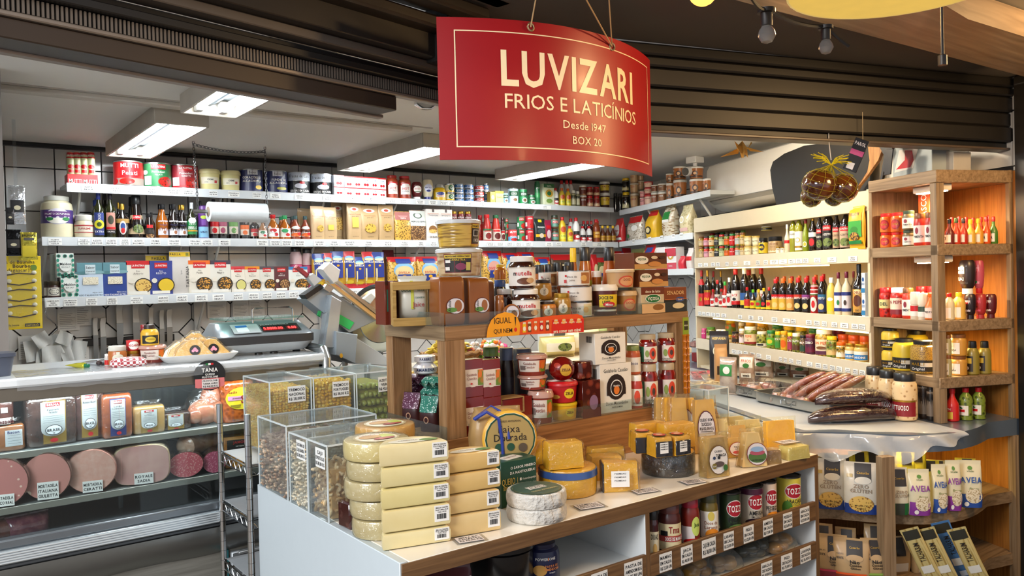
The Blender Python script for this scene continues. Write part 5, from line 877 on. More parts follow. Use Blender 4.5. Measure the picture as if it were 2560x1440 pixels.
I('c3l','bigjar',2206,2247,(869,822),'d8b83a','K',mu%'MAILLE','small mustard jar with black lid stacked '+k3,g='small mustard jars in the cabinet');I('c3l','bigjar',2234,2288,846,'d0b42c','K',mu%'MAILLE','large smooth yellow mustard jar '+k3,n=26);I('c3l','bigjar',2279,2340,851,'grain','K',mu%'MAILLE','large grainy mustard jar by the corner post '+k3,n=26);I('c3l','bigjar',2268,2320,826,'d0b42c','K','','large yellow mustard jar in the back row '+k3,o=.18,n=22)
I('c3r','jar',2362,2379,(888,838),'a89a6a','n',wj,'clear jar beside the corner post, stacked '+k3,g='jars beside the corner post');I('c3r','jar',2378,2416,(890,836),'c8903a','n',wj,'amber jar with white label stacked '+k3,g='amber jars in the cabinet')
for i,x in enumerate((2417,2447)):I('c3r','mustard',x,x+30,853,'8a7a2c','K','r -.5 .5 .1 .56 2a2018;r -.4 .4 .34 .5 c8a83a;e 0 .2 .2 .06 W',['mustard squeeze bottle with black cap beside the amber jars','mustard squeeze bottle with black cap at the cabinet end'][i])
nu='r -.78 .78 .1 .42 8a1c24;r -.78 .78 .4 .44 gold;b FRUTTUOSO 0 .28 .1 W .9'
sx=SHELF['c4l']['p']-RN*.0
shelf('c4f',rw(0,-.14),RD,CZ+.006,RROT,RN)
for i,(x,w,y)in enumerate(((2166,46,917),(2199,42,925),(2234,58,932))):I('c4f','jar',x,x+w,y,'nut','K',nu,'jar of nuts with black lid and red label, '+['farthest from the post','middle of three under the cabinet','nearest the post'][i],n=24,o=0,face=.3)
for i,(x,w,y,c)in enumerate(((2296,26,944,'3a2a20'),(2318,20,958,'2a2420'))):I('c4l','jar',x,x+w,y,c,'K',lab('8a7a6a','MOLHO'),['dark jar in the shade beside the nut jars','dark jar in the shade by the corner post'][i])
I('c4r','vin',2366,2397,972,'c8201c','R','r -.5 .5 .08 .46 d8b03a;r -.5 .5 .3 .46 R;b KETCH 0 .38 .06 W .7','bright red sauce bottle with red cap '+k4);I('c4r','soy',2399,2431,970,'pickle','R','r -.65 .65 .16 .46 e8e4d8;e 0 .34 .3 .08 G;r -.4 .4 .26 .34 R','pickle bottle with red cap beside the bright red sauce');I('c4r','soy',2431,2463,969,'pickle','R','r -.65 .65 .16 .46 e8e4d8;e 0 .34 .3 .08 G;r -.4 .4 .26 .34 R','pickle bottle with red cap at the cabinet end')
# ------ bags under the rounded counter
ul='under the rounded counter';bl='low under the rounded counter'
zc=LZ[0]+.001;zd=LZ[1]+.001
def bagat(px,w,ytop,u,n,z,c,dec,lb,yaw,d=.055,ty='bag',lean=0,e=.6,wm=None):
 "a standing bag with its foot at (u, n) of the right wall frame"
 p=rw(u,n,z);Z=pix(p)[2];hh=zfor(p,ytop)-z;t=thing('flour_pouch' if ty=='bag' else 'pasta_pack',lb,'bag',p,-atan2(p.x,p.y)-(yaw+.25)*.6)
 if lean:t.rotation_euler.x=lean
 for a,b in make(ty,wm or w*Z/F,hh,c,'',dec,d,e=e):obj(a,b,t)
 return t
def at_un(x,y,z):p=atz(x,y,z);q=p-RO;return q.dot(RD),q.dot(RN)
zg='r -.18 .3 .66 .98 2a2018;t Casar\u00e3o .06 .8 .045 gold .42;e .06 .66 .24 .07 %s;b ZERO 0 .55 .07 9a8a78 .6;b GL\u00daTEN 0 .46 .07 9a8a78 .8;r -.48 .48 0 .2 %s;e 0 .2 .36 .16 pasta;t MASSA_DE 0 .17 .035 K .5;t ARROZ 0 .11 .035 K .5;r -.4 -.24 .72 .78 b8a05a'
R2=random.Random(3)
for x,w,yt,yb,bg,lb in((2078,76,1146,1275,'d8d2c4','white gluten free pasta pouch with blue foot, fully seen beside the cheese counter'),(2155,80,1155,1287,'d8d2c4','white gluten free pasta pouch with blue foot, beside the counter post')):
 u,n=at_un(x,yb,zc);bagat(x,w,yt,u+.03,n+.02,zc,bg,zg%(bg,'22408a'),lb,-.25)
u,n=at_un(2258,1292,zc);bagat(2258,62,1168,u+.05,n,zc,'d8d0b8','r -.1 .4 .62 .96 2a2018;t Casar\u00e3o .15 .78 .04 gold .44;b ZERO .2 .5 .06 9a8a78 .5;b GLUTEN .2 .42 .06 9a8a78 .6;r -.48 .48 0 .26 1d6a34;r -.05 .3 0 .26 3a4038;r -.36 -.14 .5 .76 a8804a','cream pouch with green foot just past the counter post',-.75)
av='e 0 .84 .1 .04 5a8a3a;t vitalin 0 .78 .04 3a6a3a .5;b AVEIA 0 .6 .12 %s .9;t flocos .1 .42 .05 5a7a3a .6;r -.48 .48 0 .3 %s;e .1 .26 .36 .16 oats;e -.2 .08 .1 .05 W'
for i,(x,w,yt,yb,c,dx)in enumerate(((2310,52,1172,1290,'8a3a9a',-.8),(2360,36,1160,1284,'2a50a0',-1.0),(2396,36,1150,1278,'8a3a9a',-.9),(2438,54,1150,1270,'2a50a0',-.7))):
 u,n=at_un(x,yb,zc);bagat(x,w,yt,u+.03,n,zc,'e0d8b8',av%(c,c),'oat flake pouch with %s foot, %s'%(['purple','blue','purple','blue'][i],['next to the green footed pouch','turned sideways behind the first purple one','turned sideways beside the far one','at the panel end of the shelf'][i]),dx)
for i,(x,yt)in enumerate(((2062,1132),(2100,1137),(2140,1128),(2176,1120),(2215,1128),(2262,1128),(2290,1118),(2325,1150),(2345,1150),(2420,1145))):
 u,n=at_un(x,1262,zc);bagat(x,48,yt,u+.14,n+.12,zc,['c8bca0','d8c83a','e0cc2c','d8c83a'][i%4],'r -.15 .3 .7 .98 2a2018;r -.48 .48 0 .24 1c2a5a','%s pouch with dark panel in back rows %s'%(['tan','yellow','bright yellow','yellow'][i%4],ul),-.5)
nc='r -.12 .32 .62 .96 2a2018;t Casar\u00e3o .1 .82 .04 gold .42;e .1 .62 .24 .07 b8986c;b N\u00e3o .1 .55 .07 K .4;b Cont\u00e9m .12 .48 .045 K .5;b Gl\u00faten .12 .42 .045 K .5;r -.42 .42 0 .3 %s;r -.42 .42 .28 .32 %s;b 100%% -.3 .62 .045 K .3;t FIBRAS -.3 .7 .03 K .3'
for i,(x,w,yt,c,c2,yaw)in enumerate(((2078,74,1335,'8a2a3c','c83a5a',-.2),(2126,84,1345,'8a3a22','e0561c',-.25),(2180,60,1345,'6a7a3a','8aae4a',-.7))):
 u,n=at_un(x,1470 if i else 1462,zd);bagat(x,w,yt,u+.02,n+.02,zd,'b8986c',nc%(c,c2),'kraft gluten free pouch with %s window %s'%(['crimson','orange','green'][i],bl),yaw)
for i,(x,w,yt)in enumerate(((2075,50,1308),(2125,50,1318),(2250,60,1340),(2300,50,1345),(2170,50,1310))):
 u,n=at_un(x,1460,zd);bagat(x,w,yt,u+.12,n+.05+.02*i,zd,'b8986c','r -.2 .2 .5 .96 2a2018;r -.3 .3 .06 .3 d8d4cc' if i>1 else 'r -.2 .3 .6 .96 2a2018','kraft pouch with dark panel, %s %s'%(['behind the crimson window','behind the orange window','side on past the counter post','deeper past the counter post','behind the green window'][i],bl),[-.2,-.2,-1.2,-1.25,-.4][i])
tl='r -.4 .4 .84 .97 2a2a22;r -.3 .3 .3 .42 e8e4d8;r -.2 .2 .1 .2 c8d4e0;v TALHARIM .0 .64 .3 K .3'
for i,(x,yb,xt,yt)in enumerate(((2345,1470,2290,1340),(2385,1470,2322,1340),(2420,1450,2350,1336),(2462,1470,2385,1310))):
 a=rw(*at_un(x,yb,zd),zd);t=thing('tagliatelle_pack',['clear pack of tagliatelle leaning, next to the post','clear pack of tagliatelle leaning, second from the post','blue edged pack of tagliatelle leaning','clear pack of tagliatelle leaning on the wood panel'][i],'pasta pack',a)
 hh=.30;d_=Vector((-RD.x*.0-RN.x*.45,-RN.y*.45,.85)).normalized();t.rotation_mode='QUATERNION'
 zax=d_;yax=(Vector((a.x,a.y,0))-Vector((0,0,0))).normalized();xax=yax.cross(zax).normalized();yax=zax.cross(xax)
 t.rotation_quaternion=Matrix((xax,yax,zax)).transposed().to_quaternion()
 for nm_,me in make('pillow',.075,hh,SP('d0bc7c','a88c4c',(120,120,6),.4,.25,.6)if i!=2 else '4a7ab0','',tl,.03,e=.7):obj(nm_,me,t)
 # ------ rack, top shelf
rt_='on top of the oak rack'
def hm(z,px,y,Y):return zfor(aty(px,y,Y),y)-z
I('t','box',952,972,702,'6a2412','','r -.3 .3 .3 .8 2a6a5a;r -.5 .5 .9 1 3a1a10','dark amber sweet block with green label at the rack end',d=.08,o=.30,name='sweet_block',cat='sweet');I('t','box',972,990,702,'5a2012','','','dark amber sweet block beside the wooden crate',d=.08,o=.26,name='sweet_block',cat='sweet')
c0=aty(1000,812,RY0+.14);cx,cy=c0.x,RY0+.14;Zc=pix(c0)[2];cw=104*Zc/F*1.02;chh=zfor((cx,cy),705)-RT
t=thing('wooden_crate','small open pine crate holding a wrapped packet on the rack','crate',(cx-.01,cy+.03,RT+.0005),-.42);pn=WOOD('c09a55','94702f',0)
PIN=lambda a:MB(pn).box(*a,b=.0015).build('slat',t)
for z in(0,chh-.03):PIN((0,0,z,cw,.012,z+.03));PIN((0,.148,z,cw,.16,z+.03))
for x in(0,cw-.014):MB(pn).box(x,.012,0,x+.014,.148,chh,b=.0015).build('end_board',t)
PIN((.014,.012,0,cw-.014,.148,.008))
t=thing('wrapped_packet','clear wrapped white packet with green print inside the crate','packet',(cx-.01+.91*cw*.52+.41*.08,cy+.03-.41*cw*.52+.91*.08,RT+.009),-.42)
for a,b in make('pillow',cw*.72,chh+.012,'d0cfc4','','r -.1 .0 .3 .9 c8cc4a;b DOCE -.25 .7 .06 3a6a5a .3;t leite .25 .7 .06 3a6a5a .3;t caseiro .2 .55 .05 3a6a5a .4;t Jaice .15 .4 .1 a8303a .4',.09):obj(a,b,t)
bl_='e .1 .4 .36 .17 5a1a14;e .1 .4 .33 .155 d8d4dc;e .2 .4 .14 .12 caramel;e -.05 .32 .2 .05 5a8a3a;v Atalaia -.14 .4 .1 K .22'
def block(x0,x1,y0,lb,Y,dec=bl_,c='8a4c14'):
 p=aty((x0+x1)/2,800,Y);Z=pix(p)[2];t=thing('caramel_block',lb,'sweet',(p.x,Y+.05,RT+.0005),-.12)
 for a,b in make('loaf',(x1-x0)*Z/F*1.03,zfor((p.x,Y+.04),y0)-RT,c,'',dec,.095,e=.22):obj(a,b,t)
 return t
block(1102,1172,692,'tall brown caramel block with oval label beside the crate',RY0+.03);block(1176,1234,694,'tall brown caramel block with oval label beside the jars',RY0+.03);block(1205,1245,702,'brown caramel block half hidden behind the labelled ones',RY0+.15,'')
tb=aty(1149,690,RY0+.14);zt0=RT+max(chh+.0125,zfor((tb.x,RY0+.1),690)-RT)
def tubat(px,x0,x1,z,ytop,Y,ty,c1,c2,dec,lb,n=28,nm='plastic_tub',cat='tub'):
 p=aty(px,700,Y);Z=pix((p.x,Y,z))[2];t=thing(nm,lb,cat,(p.x,Y,z),-atan2(p.x,Y)*.7);hh=zfor((p.x,Y),ytop)-z
 for a,b in make(ty,(x1-x0)*Z/F,hh,c1,c2,dec,n=n):obj(a,b,t)
 ITEMS.append(t);return z+hh+.0005
shl_=lambda:SP('d0a83c','8a6414',(14,14,130),.42,.2,.8,.2)
_SPEC['sheets']=shl_;_SPEC['sheets2']=lambda:SP('cdb48c','9a7444',(14,14,90),.42,.2,.8,.2);_SPEC['ltub']=lambda:M('dcdfe0',.12,coat=.6)
z_=tubat(1149,1090,1209,zt0,620,RY0+.14,'tub','sheets2','ltub','r -.45 .2 .12 .78 6a1420;r -.43 .18 .15 .75 2a2724;r -.43 .18 .62 .75 d8b83a;b PROVOLONE_DESIDRATADO -.125 .685 .055 K .55;b CANASTRA -.125 .57 .07 d8b83a .4;r -.4 -.28 .46 .56 W;r -.41 -.3 .2 .32 W;e -.05 .33 .12 .12 8a3a5a;r .06 .16 .2 .48 c8b85a','lower round tub of dried cheese slices with dark label')
tubat(1149,1092,1207,z_,549,RY0+.14,'tub','sheets','ltub','r .24 .52 .1 .82 8a1a1a;r .25 .51 .12 .8 3a3430;r .25 .51 .66 .8 d8b83a;b PALMITO .38 .72 .07 K .22;r .28 .46 .38 .6 W;r .3 .44 .4 .58 K;b 1_KG .38 .24 .1 W .2','upper round tub of yellow dried sheets with black and yellow label')
nt_='r -.72 .72 .1 .64 f0ece4;b nutella 0 .48 .13 c4202a .78;b n -.335 .48 .13 K .2;e .05 .24 .3 .1 6a3a1c;e .25 .26 .16 .08 c8a070;r -.72 .72 .64 .66 d8d0c0'
def J(x0,x1,ys,ty,c1,c2,dec,lb,o=.0,g=None,n=20,face=.8):return I('t',ty,x0,x1,ys,c1,c2,dec,lb,o=o,g=g,n=n,face=face)
za=J(1281,1351,722,'jar','choc','W',nt_,'lower hazelnut spread jar with white lid on the rack',n=28)[0];z1_=za.location.z+.092
I('t','jar',1272,1339,640,'choc','W',nt_,'upper hazelnut spread jar with white lid on the rack',z=zfor(za.location,722),o=.0,n=28,face=.8)
J(1241,1284,722,'jar','choc','W','','hazelnut spread jar half hidden behind the lower one',o=.12)
p=aty(1278,792,RY0+.02);t=thing('caramel_disc','round brown caramel disc with oval label leaning on the spread jars','sweet',(p.x,RY0+.018,RT+.0005),-.3);m=MB(P('caramel'));m.T=Matrix.Translation((0,.0,.034))@Matrix.Rotation(pi/2-.18,4,'X');m.lathe([(.028,-.012),(.033,-.008),(.033,.008),(.028,.012)],24);m.build('disc',t)
m=MB();m.T=Matrix.Translation((0,-.001,.034))@Matrix.Rotation(-.18,4,'X');decals(m,lambda a,b,off:(a,-.0125-off,b-.034),.06,.068,'e 0 .5 .45 .4 5a1a14;e 0 .5 .42 .37 d8d4dc;e .1 .42 .2 .2 caramel;t Atalaia -.05 .6 .1 K .6');m.build('label',t)
J(1238,1262,738,'jar','caramel','caramel','','brown jar behind the caramel disc',o=.05)
za=J(1236,1268,700,'jar','dark','2a4a8a','r -.7 .7 .1 .6 c8c4bc','dark jar with blue lid under the small honey bottle',o=.2)[0];I('t','mustard',1236,1265,660,'honey','Y','','small honey bottle with yellow cap standing on the blue lidded jar',z=zfor(za.location,700)+.002,o=.2)
sp_='e 0 .42 .26 .2 e8e0cc;r -.06 .06 .5 .76 e8e0cc;v IGUAL 0 .42 .12 K .26'
for i,(x0,x1,ys,c,lb)in enumerate(((1347,1391,(752,),'c87a2a','orange spread jar with spoon shaped label, front of the rack'),(1338,1381,(750,699),'b8842a','amber spread jar with spoon shaped label stacked behind the orange one'),(1383,1428,(733,),'a87a24','gold lidded spread jar with spoon shaped label before the white tins'))):
 J(x0,x1,ys,'jar',c,'gold' if i==2 else '3a2a20',sp_,lb,o=.0 if i!=1 else.085,g=None if len(ys)<2 else 'amber spread jars stacked behind')
wt='r -.78 .78 .06 .94 e6e0d8;r .1 .5 .14 .86 a86a34;e .2 .5 .12 .2 d8a860;r -.42 -.36 .6 .72 R;t Doce_de -.2 .6 .13 5a4a44 .4;t Leite -.2 .38 .13 5a4a44 .4;r -.44 -.36 .2 .4 c8484a'
J(1417,1481,(755,),'can','tin','',wt.replace('a86a34','d8c89a'),'white dulce tin at the bottom of the stack of white tins',o=.02,n=28);zz=RT+.058
a=ITEMS[-1].location;zA=zfor(a,755);I('t','can',1400,1481,716,'tin','',wt.replace('r .1 .5 .14 .86 a86a34;e .2 .5 .12 .2 d8a860;',''),'white dulce tin in the middle of the stack of white tins',z=zA+.003,o=.02,n=28);zB=zfor(ITEMS[-1].location,716)
I('t','can',1394,1475,676,'tin','',wt,'white dulce tin with cookie picture on top of the stack',z=zB+.003,o=.02,n=28);J(1348,1396,(720,679),'can','tin','',wt,'white tin half hidden behind the stack of white tins',o=.17,g='half hidden white tins')
for x,y in((1338,662),(1362,660),(1384,656),(1402,664),(1412,655)):J(x,x+27,y,'jar','amber','K','','amber jar with black lid in the back row of the rack',o=.24,g='black lidded jars in the back row')
J(1422,1450,620,'bell','honey','Y','','honey bottle with yellow cap at the back of the rack',o=.24);J(1442,1488,617,'bell','amber','K','r .0 .5 .1 .5 8a8a1c;e .2 .3 .2 .1 6a7a1c;r -.1 .1 .58 .64 W','amber honey bottle with black cap and green label',o=.19,n=22);J(1503,1548,617,'bell','b85a14','K','r -.5 .4 .1 .5 b0581a;e -.1 .3 .3 .12 d8862a','amber honey bottle with black cap and amber label',o=.17,n=22);J(1480,1506,674,'tub','amber','W','','amber tub between the two honey bottles',o=.2)
J(1478,1546,711,'rtub','4a1c14','ece6dc','r -.7 .7 .14 .2 ece6dc;r -.3 .7 .28 .68 e8c81c;r -.3 .7 .68 .84 5a1a14;b DOCE_DE 0 .58 .1 K .6;b LEITE 0 .44 .08 K .4;e .12 .36 .26 .09 c8202a;b Minas .12 .36 .08 W .4;t 400g -.1 .19 .06 W .3','white lidded dulce tub with yellow label on the rack front',n=28)
ctb='e .12 .42 .34 .26 c84a2a;e .12 .42 .28 .2 d89a64;t DOCE .12 .5 .1 8a2a14 .4;r -.7 .7 .02 .14 2a2a1a'
a=J(1538,1594,727,'rtub','b07834','c8a87c',ctb,'lower clear tub of caramel with red round print',o=.0,n=26)[0];I('t','tub',1515,1587,671,'b89062','d0b896',ctb,'upper clear tub of caramel with red round print',z=zfor(a.location,727)+.002,o=-.0,n=26)
vc='r -.5 .5 0 1 5a2a14;r -.5 .5 0 .3 c8985a;e -.28 .55 .2 .24 e8e4da;b VI\u00c7OSA -.28 .6 .13 1a5a2a .3;e .1 .7 .1 .1 d8c8b0;e .34 .7 .1 .1 3a1a10;e .1 .3 .2 .16 c8884a'
a=J(1583,1640,718,'box','c8b898','','r -.5 .5 .72 1 6a2a14;b doce_de_leite 0 .84 .1 e8dcc8 .9;e 0 .56 .34 .17 W;e 0 .56 .31 .15 1a6a34;b VI\u00c7OSA 0 .56 .12 W .5;r -.5 .5 .0 .36 d8b080;e .2 .22 .24 .12 8a5a2a','cream dulce carton with green oval emblem',o=.0)if False else I('t','box',1583,1640,718,'c8b898','','r -.5 .5 .72 1 6a2a14;b doce_de_leite 0 .84 .1 e8dcc8 .9;e 0 .56 .34 .17 W;e 0 .56 .31 .15 1a6a34;b VI\u00c7OSA 0 .56 .12 W .5;r -.5 .5 .0 .36 d8b080;e .2 .22 .24 .12 8a5a2a','cream dulce carton with green oval emblem',o=.0,d=.1)
b=I('t','box',1640,1696,718,'7a3a14','','r -.5 .5 .0 .5 1a1814;b SENADOR .0 .78 .15 d8b07a .85;e .18 .5 .2 .1 2a4a8a;t Bavuk .18 .5 .07 W .3;e .1 .24 .26 .12 d8c8a0;r -.5 .5 .5 .52 c8703a','brown and black dulce carton at the rack end',o=.0,d=.1)
zV=zfor(a[0].location,718);v1=I('t','box',1574,1645,674,'6a3418','',vc,'lower flat brown dulce box with green emblem',z=zV+.002,o=.02,d=.12);I('t','box',1562,1642,632,'6a3418','',vc,'upper flat brown dulce box with green emblem',z=zfor(v1[0].location,674)+.002,o=.03,d=.12)
# ------ rack, lower shelf
for j,(c,c2,nm)in enumerate((('c8a44a','f0e0b0','gold'),('5a2a44','d0b8c8','purple'),('2a7a68','c8e0d8','green'))):
 _SPEC['zz%d'%j]=(lambda c=c,c2=c2:SP(c,c2,130,.3,.3,.4,.06))
 x0,x1,y=((977,1013,976),(1012,1054,980),(1055,1100,988))[j]
 p=on_line(Vector((RX0+.06,0,RZ)),Vector((0,1,0)),(x0+x1)/2);Z=pix(p)[2]
 t=thing('cake_pack','dark cake pack with %s patterned top standing on the rack'%nm,'cake pack',p,-1.1,None)
 for a,b in make('bag',.078,zfor(p,y)-RZ,'3a1a1c','',f'r -.48 .48 .55 .99 zz{j};e 0 .34 .14 .1 c89a7a;e 0 .34 .1 .07 3a1a1c',.06):obj(a,b,t)
 for k in range(4):
  q=on_line(Vector((RX0+.17,0,RZ)),Vector((0,1,0)),(1015,1052,1088)[j]);q.z=RZ+.001+.046*k;q.y+=.006*(-1)**k;t=thing('cake_pack','%s patterned cake pack lying %s of its pile on the rack'%(nm,['at the bottom','second','third','on top'][k]),'cake pack',q,-1.1+.1*k)
  m=MB(_SPEC['zz%d'%j]());m.box(-.05,-.035,0,.05,.035,.045,b=.014);m.build('wrapper',t);m=MB(_SPEC['zz%d'%j]());m.grid(lambda u,v:(-.048+.096*u,-.034-.03*v,.02+.012*sin(u*19)*v),10,3);m.build('sealed_end',t)
m_=on_line(Vector((0,RY0+.2,RZ)),XW,1064);t=thing('ceramic_jar','white and blue ceramic jar with black lettering on the cake packs','jar',tuple(on_line(Vector((RX0+.17,0,RZ)),Vector((0,1,0)),1066))[:2]+(RZ+.186,));
m=MB(M('e4e4e8',.12,coat=.6));m.lathe([(.03,0),(.046,.008),(.05,.03),(.036,.044),(.03,.05)],24);m.build('jar_body',t);m=MB(M('e4e4e8',.12,coat=.6));m.lathe([(.038,.05),(.043,.054),(.043,.074),(.036,.078)],24);m.build('lid',t)
m=MB();S_=lambda a,b,off:((.0505+off)*sin(a/.05),-(.0505+off)*cos(a/.05),b)
for s_,zz_ in(('AMARENA',.022),('FABBRI',.064)):V,Fa=text2d(s_,.011,True,.085);m.add([((.0507 if zz_<.05 else.0437)*sin(a/.05-.5),-(.0507 if zz_<.05 else.0437)*cos(a/.05-.5),b+zz_)for a,b in V],Fa,M('1c2a5a',.4))
m.build('lettering',t);zc_=RZ+.14
gb='r -.5 .46 .28 .74 e8dcd0;e -.05 .5 .4 .24 e8dcd0;r .2 .48 .3 .72 fruit;e .32 .6 .1 .1 e0782a;t Goiabada -.12 .6 .07 8a4a44 .5;t Casc\u00e3o -.12 .5 .07 8a4a44 .5;r -.2 -.1 .34 .38 R'
def L(x0,x1,ys,ty,c1,c2,dec,lb,o=.0,g=None,n=20,face=.8,**k):return I('m',ty,x0,x1,ys,c1,c2,dec,lb,o=o,g=g,n=n,face=face,**k)
for i,(x0,x1)in enumerate(((1155,1203),(1203,1246))):L(x0,x1,(992,898),'box','guava','',gb,'dark red guava bar with fruit label standing %s'%['beside the front post','second from the front post'][i],d=.045,o=.02,g='guava bars stacked %s'%['at the post','second from the post'][i],name='guava_bar',cat='sweet')
L(1206,1256,868,'bigjar','wine','6a8a3a','','dark red jam jar with green and gold lid',o=.15,n=24);L(1250,1290,870,'jar','1a0c10','5a6a8a','r -.6 .6 .2 .6 2a2a34','nearly black jam jar with blue lid',o=.17);L(1282,1336,872,'jar','1a0c10','5a6a8a','r -.6 .6 .2 .6 3a3a44','wide black jam jar with blue lid',o=.2)
wb=on_line(Vector((0,RY0+.03,RZ)),XW,1284);p=wb;t=thing('wooden_box','open fronted wooden box of dark red guava paste','box',(p.x,RY0+.03,RZ+.058));m=MB(WOOD('b8905a','8a6430',0));ww=.054
for a in((-ww,0,0,ww,.07,.004),(-ww,0,.056,ww,.07,.06),(-ww,0,.004,-ww+.004,.07,.056),(ww-.004,0,.004,ww,.07,.056)):m.box(*a)
m.build('box_frame',t);MB(P('guava')).box(-ww+.005,.006,.005,ww-.005,.066,.054,b=.003).build('guava_paste',t)
L(1248,1320,992,'box','guava','','','dark red guava slab under the wooden box',d=.06,o=.035,name='guava_slab',cat='sweet')
tp='r -.6 .5 .2 .74 e4d8cc;r .2 .5 .2 .74 fruit;e .36 .5 .1 .18 e0782a;t Goiabada -.15 .6 .12 8a4a44 .5;t Casc\u00e3o -.15 .44 .12 8a4a44 .5;r -.5 -.3 .3 .5 7a6a64'
_SPEC['gtub']=lambda:M('8a3428',.15,coat=.6);_SPEC['glid']=lambda:M('c89a8a',.15,coat=.6)
L(1320,1386,977,'rtub','gtub','glid',tp,'clear tub of guava paste at the bottom, nearest the front',o=.0,n=26);a=ITEMS[-1].location;zq=zfor(a,977)+.002;b=I('m','rtub',1293,1370,938,'gtub','glid',tp,'clear tub of guava paste in the middle of its stack',z=zq,o=.05,n=26,face=.8)[0];I('m','rtub',1290,1370,886,'gtub','glid',tp,'clear tub of guava paste on top of its stack',z=zfor(b.location,938)+.002,o=.05,n=26,face=.8)
zt_='r -.78 .78 .1 .8 %s;e .2 .45 .2 .24 e8c82a;b ZELIA .2 .46 .14 5a1a14 .3;e -.3 .3 .16 .1 d8a84a'
a=L(1377,1444,1005,'tub','e0a81c','e0c01c',zt_%'e0a81c','yellow dulce tub with gold emblem',n=28)[0];b=I('m','rtub',1365,1446,953,'b81820','c8141c',zt_%'b81820','red lidded tub with gold emblem on the yellow tub',z=zfor(a.location,1005)+.002,o=0,n=28,face=.8)[0]
zb_=zfor(b.location,953)+.002;p=Vector((b.location.x,b.location.y,zb_));Z=pix(p)[2];r_=33*Z/F
t=thing('guava_ball','round dark red guava sweet with gold emblem on the red tub','sweet',p,-.6);m=MB(SP('7a1410','4a0a0a',30,.3,.12,.9));m.ball((0,0,r_*.93),r_,r_,r_*.93,n=22,m=14);m.build('body',t)
m=MB();decals(m,lambda a,b,off:(a,-sqrt(max(0,r_*r_-a*a-(b-r_)**2))*1.0-off-.001,b*.93),2*r_,2*r_,'e .12 .48 .22 .24 d8a83a;b ZELIA .12 .5 .1 5a1a14 .34;e -.2 .68 .12 .1 b83a2a',False);m.build('label',t)
wr_=SP('4a160e','8a3a28',26,.35,.15,.9);_SPEC['wrp']=lambda:wr_
L(1446,1490,950,'box','wrp','','r -.5 .5 .0 .25 5a1a14;e .1 .4 .24 .2 8a6a8a','wrapped guava block with paper band before the white cartons',d=.06,name='guava_block',cat='sweet');a=ITEMS[-1].location;I('m','loaf',1436,1474,902,'wrp','','','wrapped guava block lying on the banded one',z=zfor(a,950)+.002,o=.03,d=.06,name='guava_block',cat='sweet')
gcx='t \u00b7Goiabada_Casc\u00e3o\u00b7 0 .86 .075 K .8;e 0 .52 .3 .26 2a1a14;r -.3 .3 .36 .5 2a1a14;e 0 .5 .19 .17 W;e 0 .5 .17 .15 2a1a14;e 0 .46 .09 .09 e07a2a;t Muzambinho 0 .55 .04 W .2;t Doces_Muzambinho 0 .2 .065 K .7;b SABOR_DE_MINAS 0 .12 .03 K .34'
def carton(x0,xs,x1,y0,z,lb):
 p=on_line(Vector((0,RY0+.012,z)),XW,(xs+x1)/2);dx=abs((x1-xs)/((pix(p+XW*.05)[0]-pix(p)[0])/.05));hh=zfor(p,y0)-z;t=thing('guava_carton',lb,'carton',(p.x,RY0+.012,z),-.1)
 for a,b in make('box',dx,hh,'ece6da','',gcx,.11):obj(a,b,t,(0,.055,0))
 m=MB(INK);[m.box(-dx/2-.0012,.02+i*.005,hh*.7,-dx/2-.0004,.0215+i*.005+(i%3)*.0008,hh*.9)for i in range(8)];m.build('barcode',t);return z+hh+.0005
z_=carton(1478,1506,1577,908,RZ+.0005,'lower white guava sweet carton with dark emblem');carton(1462,1492,1562,832,z_,'upper white guava sweet carton with dark emblem')
_SPEC['gj']=lambda:SP('8a140c','5a0c08',40,.4,.12,.9)
gj=lambda c:f'r -.7 .7 .08 .6 e8e0d4;r -.7 -.3 .08 .6 {c};e .2 .36 .2 .2 d8482a;e .2 .36 .09 .09 4a3a34;e -.12 .36 .1 .12 8aa04a;t GOIABADA -.05 .16 .05 K .6;t CREMOSA -.05 .105 .045 K .5'
L(1600,1645,(910,836),'jar','gj','b8a88c',gj('2a6a4a'),'guava jam jar with green edged label stacked at the white cartons',n=24,g='green edged guava jam jars');L(1645,1691,(907,832),'jar','gj','b8a88c',gj('6a1a34'),'guava jam jar with maroon edged label stacked at the right rack post',n=24,g='maroon edged guava jam jars')
L(1576,1607,938,'jar','b8342a','W','r -.6 .6 .1 .6 e8e0d4;e 0 .36 .24 .2 d8482a;t BANANADA 0 .18 .06 K .7','small banana jam jar at the foot of the guava jars',n=18);a=ITEMS[-1].location;I('m','jar',1564,1602,864,'b8542a','7a8a4a','r -.6 .6 .1 .6 e8e0d4;t doce 0 .4 .1 3a3a6a .5','small orange jam jar with green lid on the banana jam',z=zfor(a,938)+.002,o=.02,n=18,face=.8)
p=aty(1718,985,RY0-.03);t=thing('cane_sweet','two strand amber cane sweet with green tag hanging at the rack corner','sweet',p);zt_=zfor(p,836)-p.z
for dx in(-.011,.008):
 m=MB(P('honey'));m.lathe([(.001,0)]+sum([[(.0085,zt_*i/9+.004),(.0085,zt_*(i+1)/9-.008),(.011,zt_*(i+1)/9-.004),(.0085,zt_*(i+1)/9)]for i in range(9)],[])+[(.001,zt_+.002)],10);m.build('cane_stick',t,(dx,0,0))
m=MB(M('8aa02a',.4));m.box(-.02,-.003,zt_,.016,0,zt_+.075);m.box(-.014,-.0036,zt_+.02,.01,-.003,zt_+.06,M('2a2a14',.5));V,Fa=text2d('MELADO',.006,True,.022);m.add([(a-.002,-.004,b+zt_+.04)for a,b in V],Fa,M('e8e8d0',.5));m.build('tag',t)
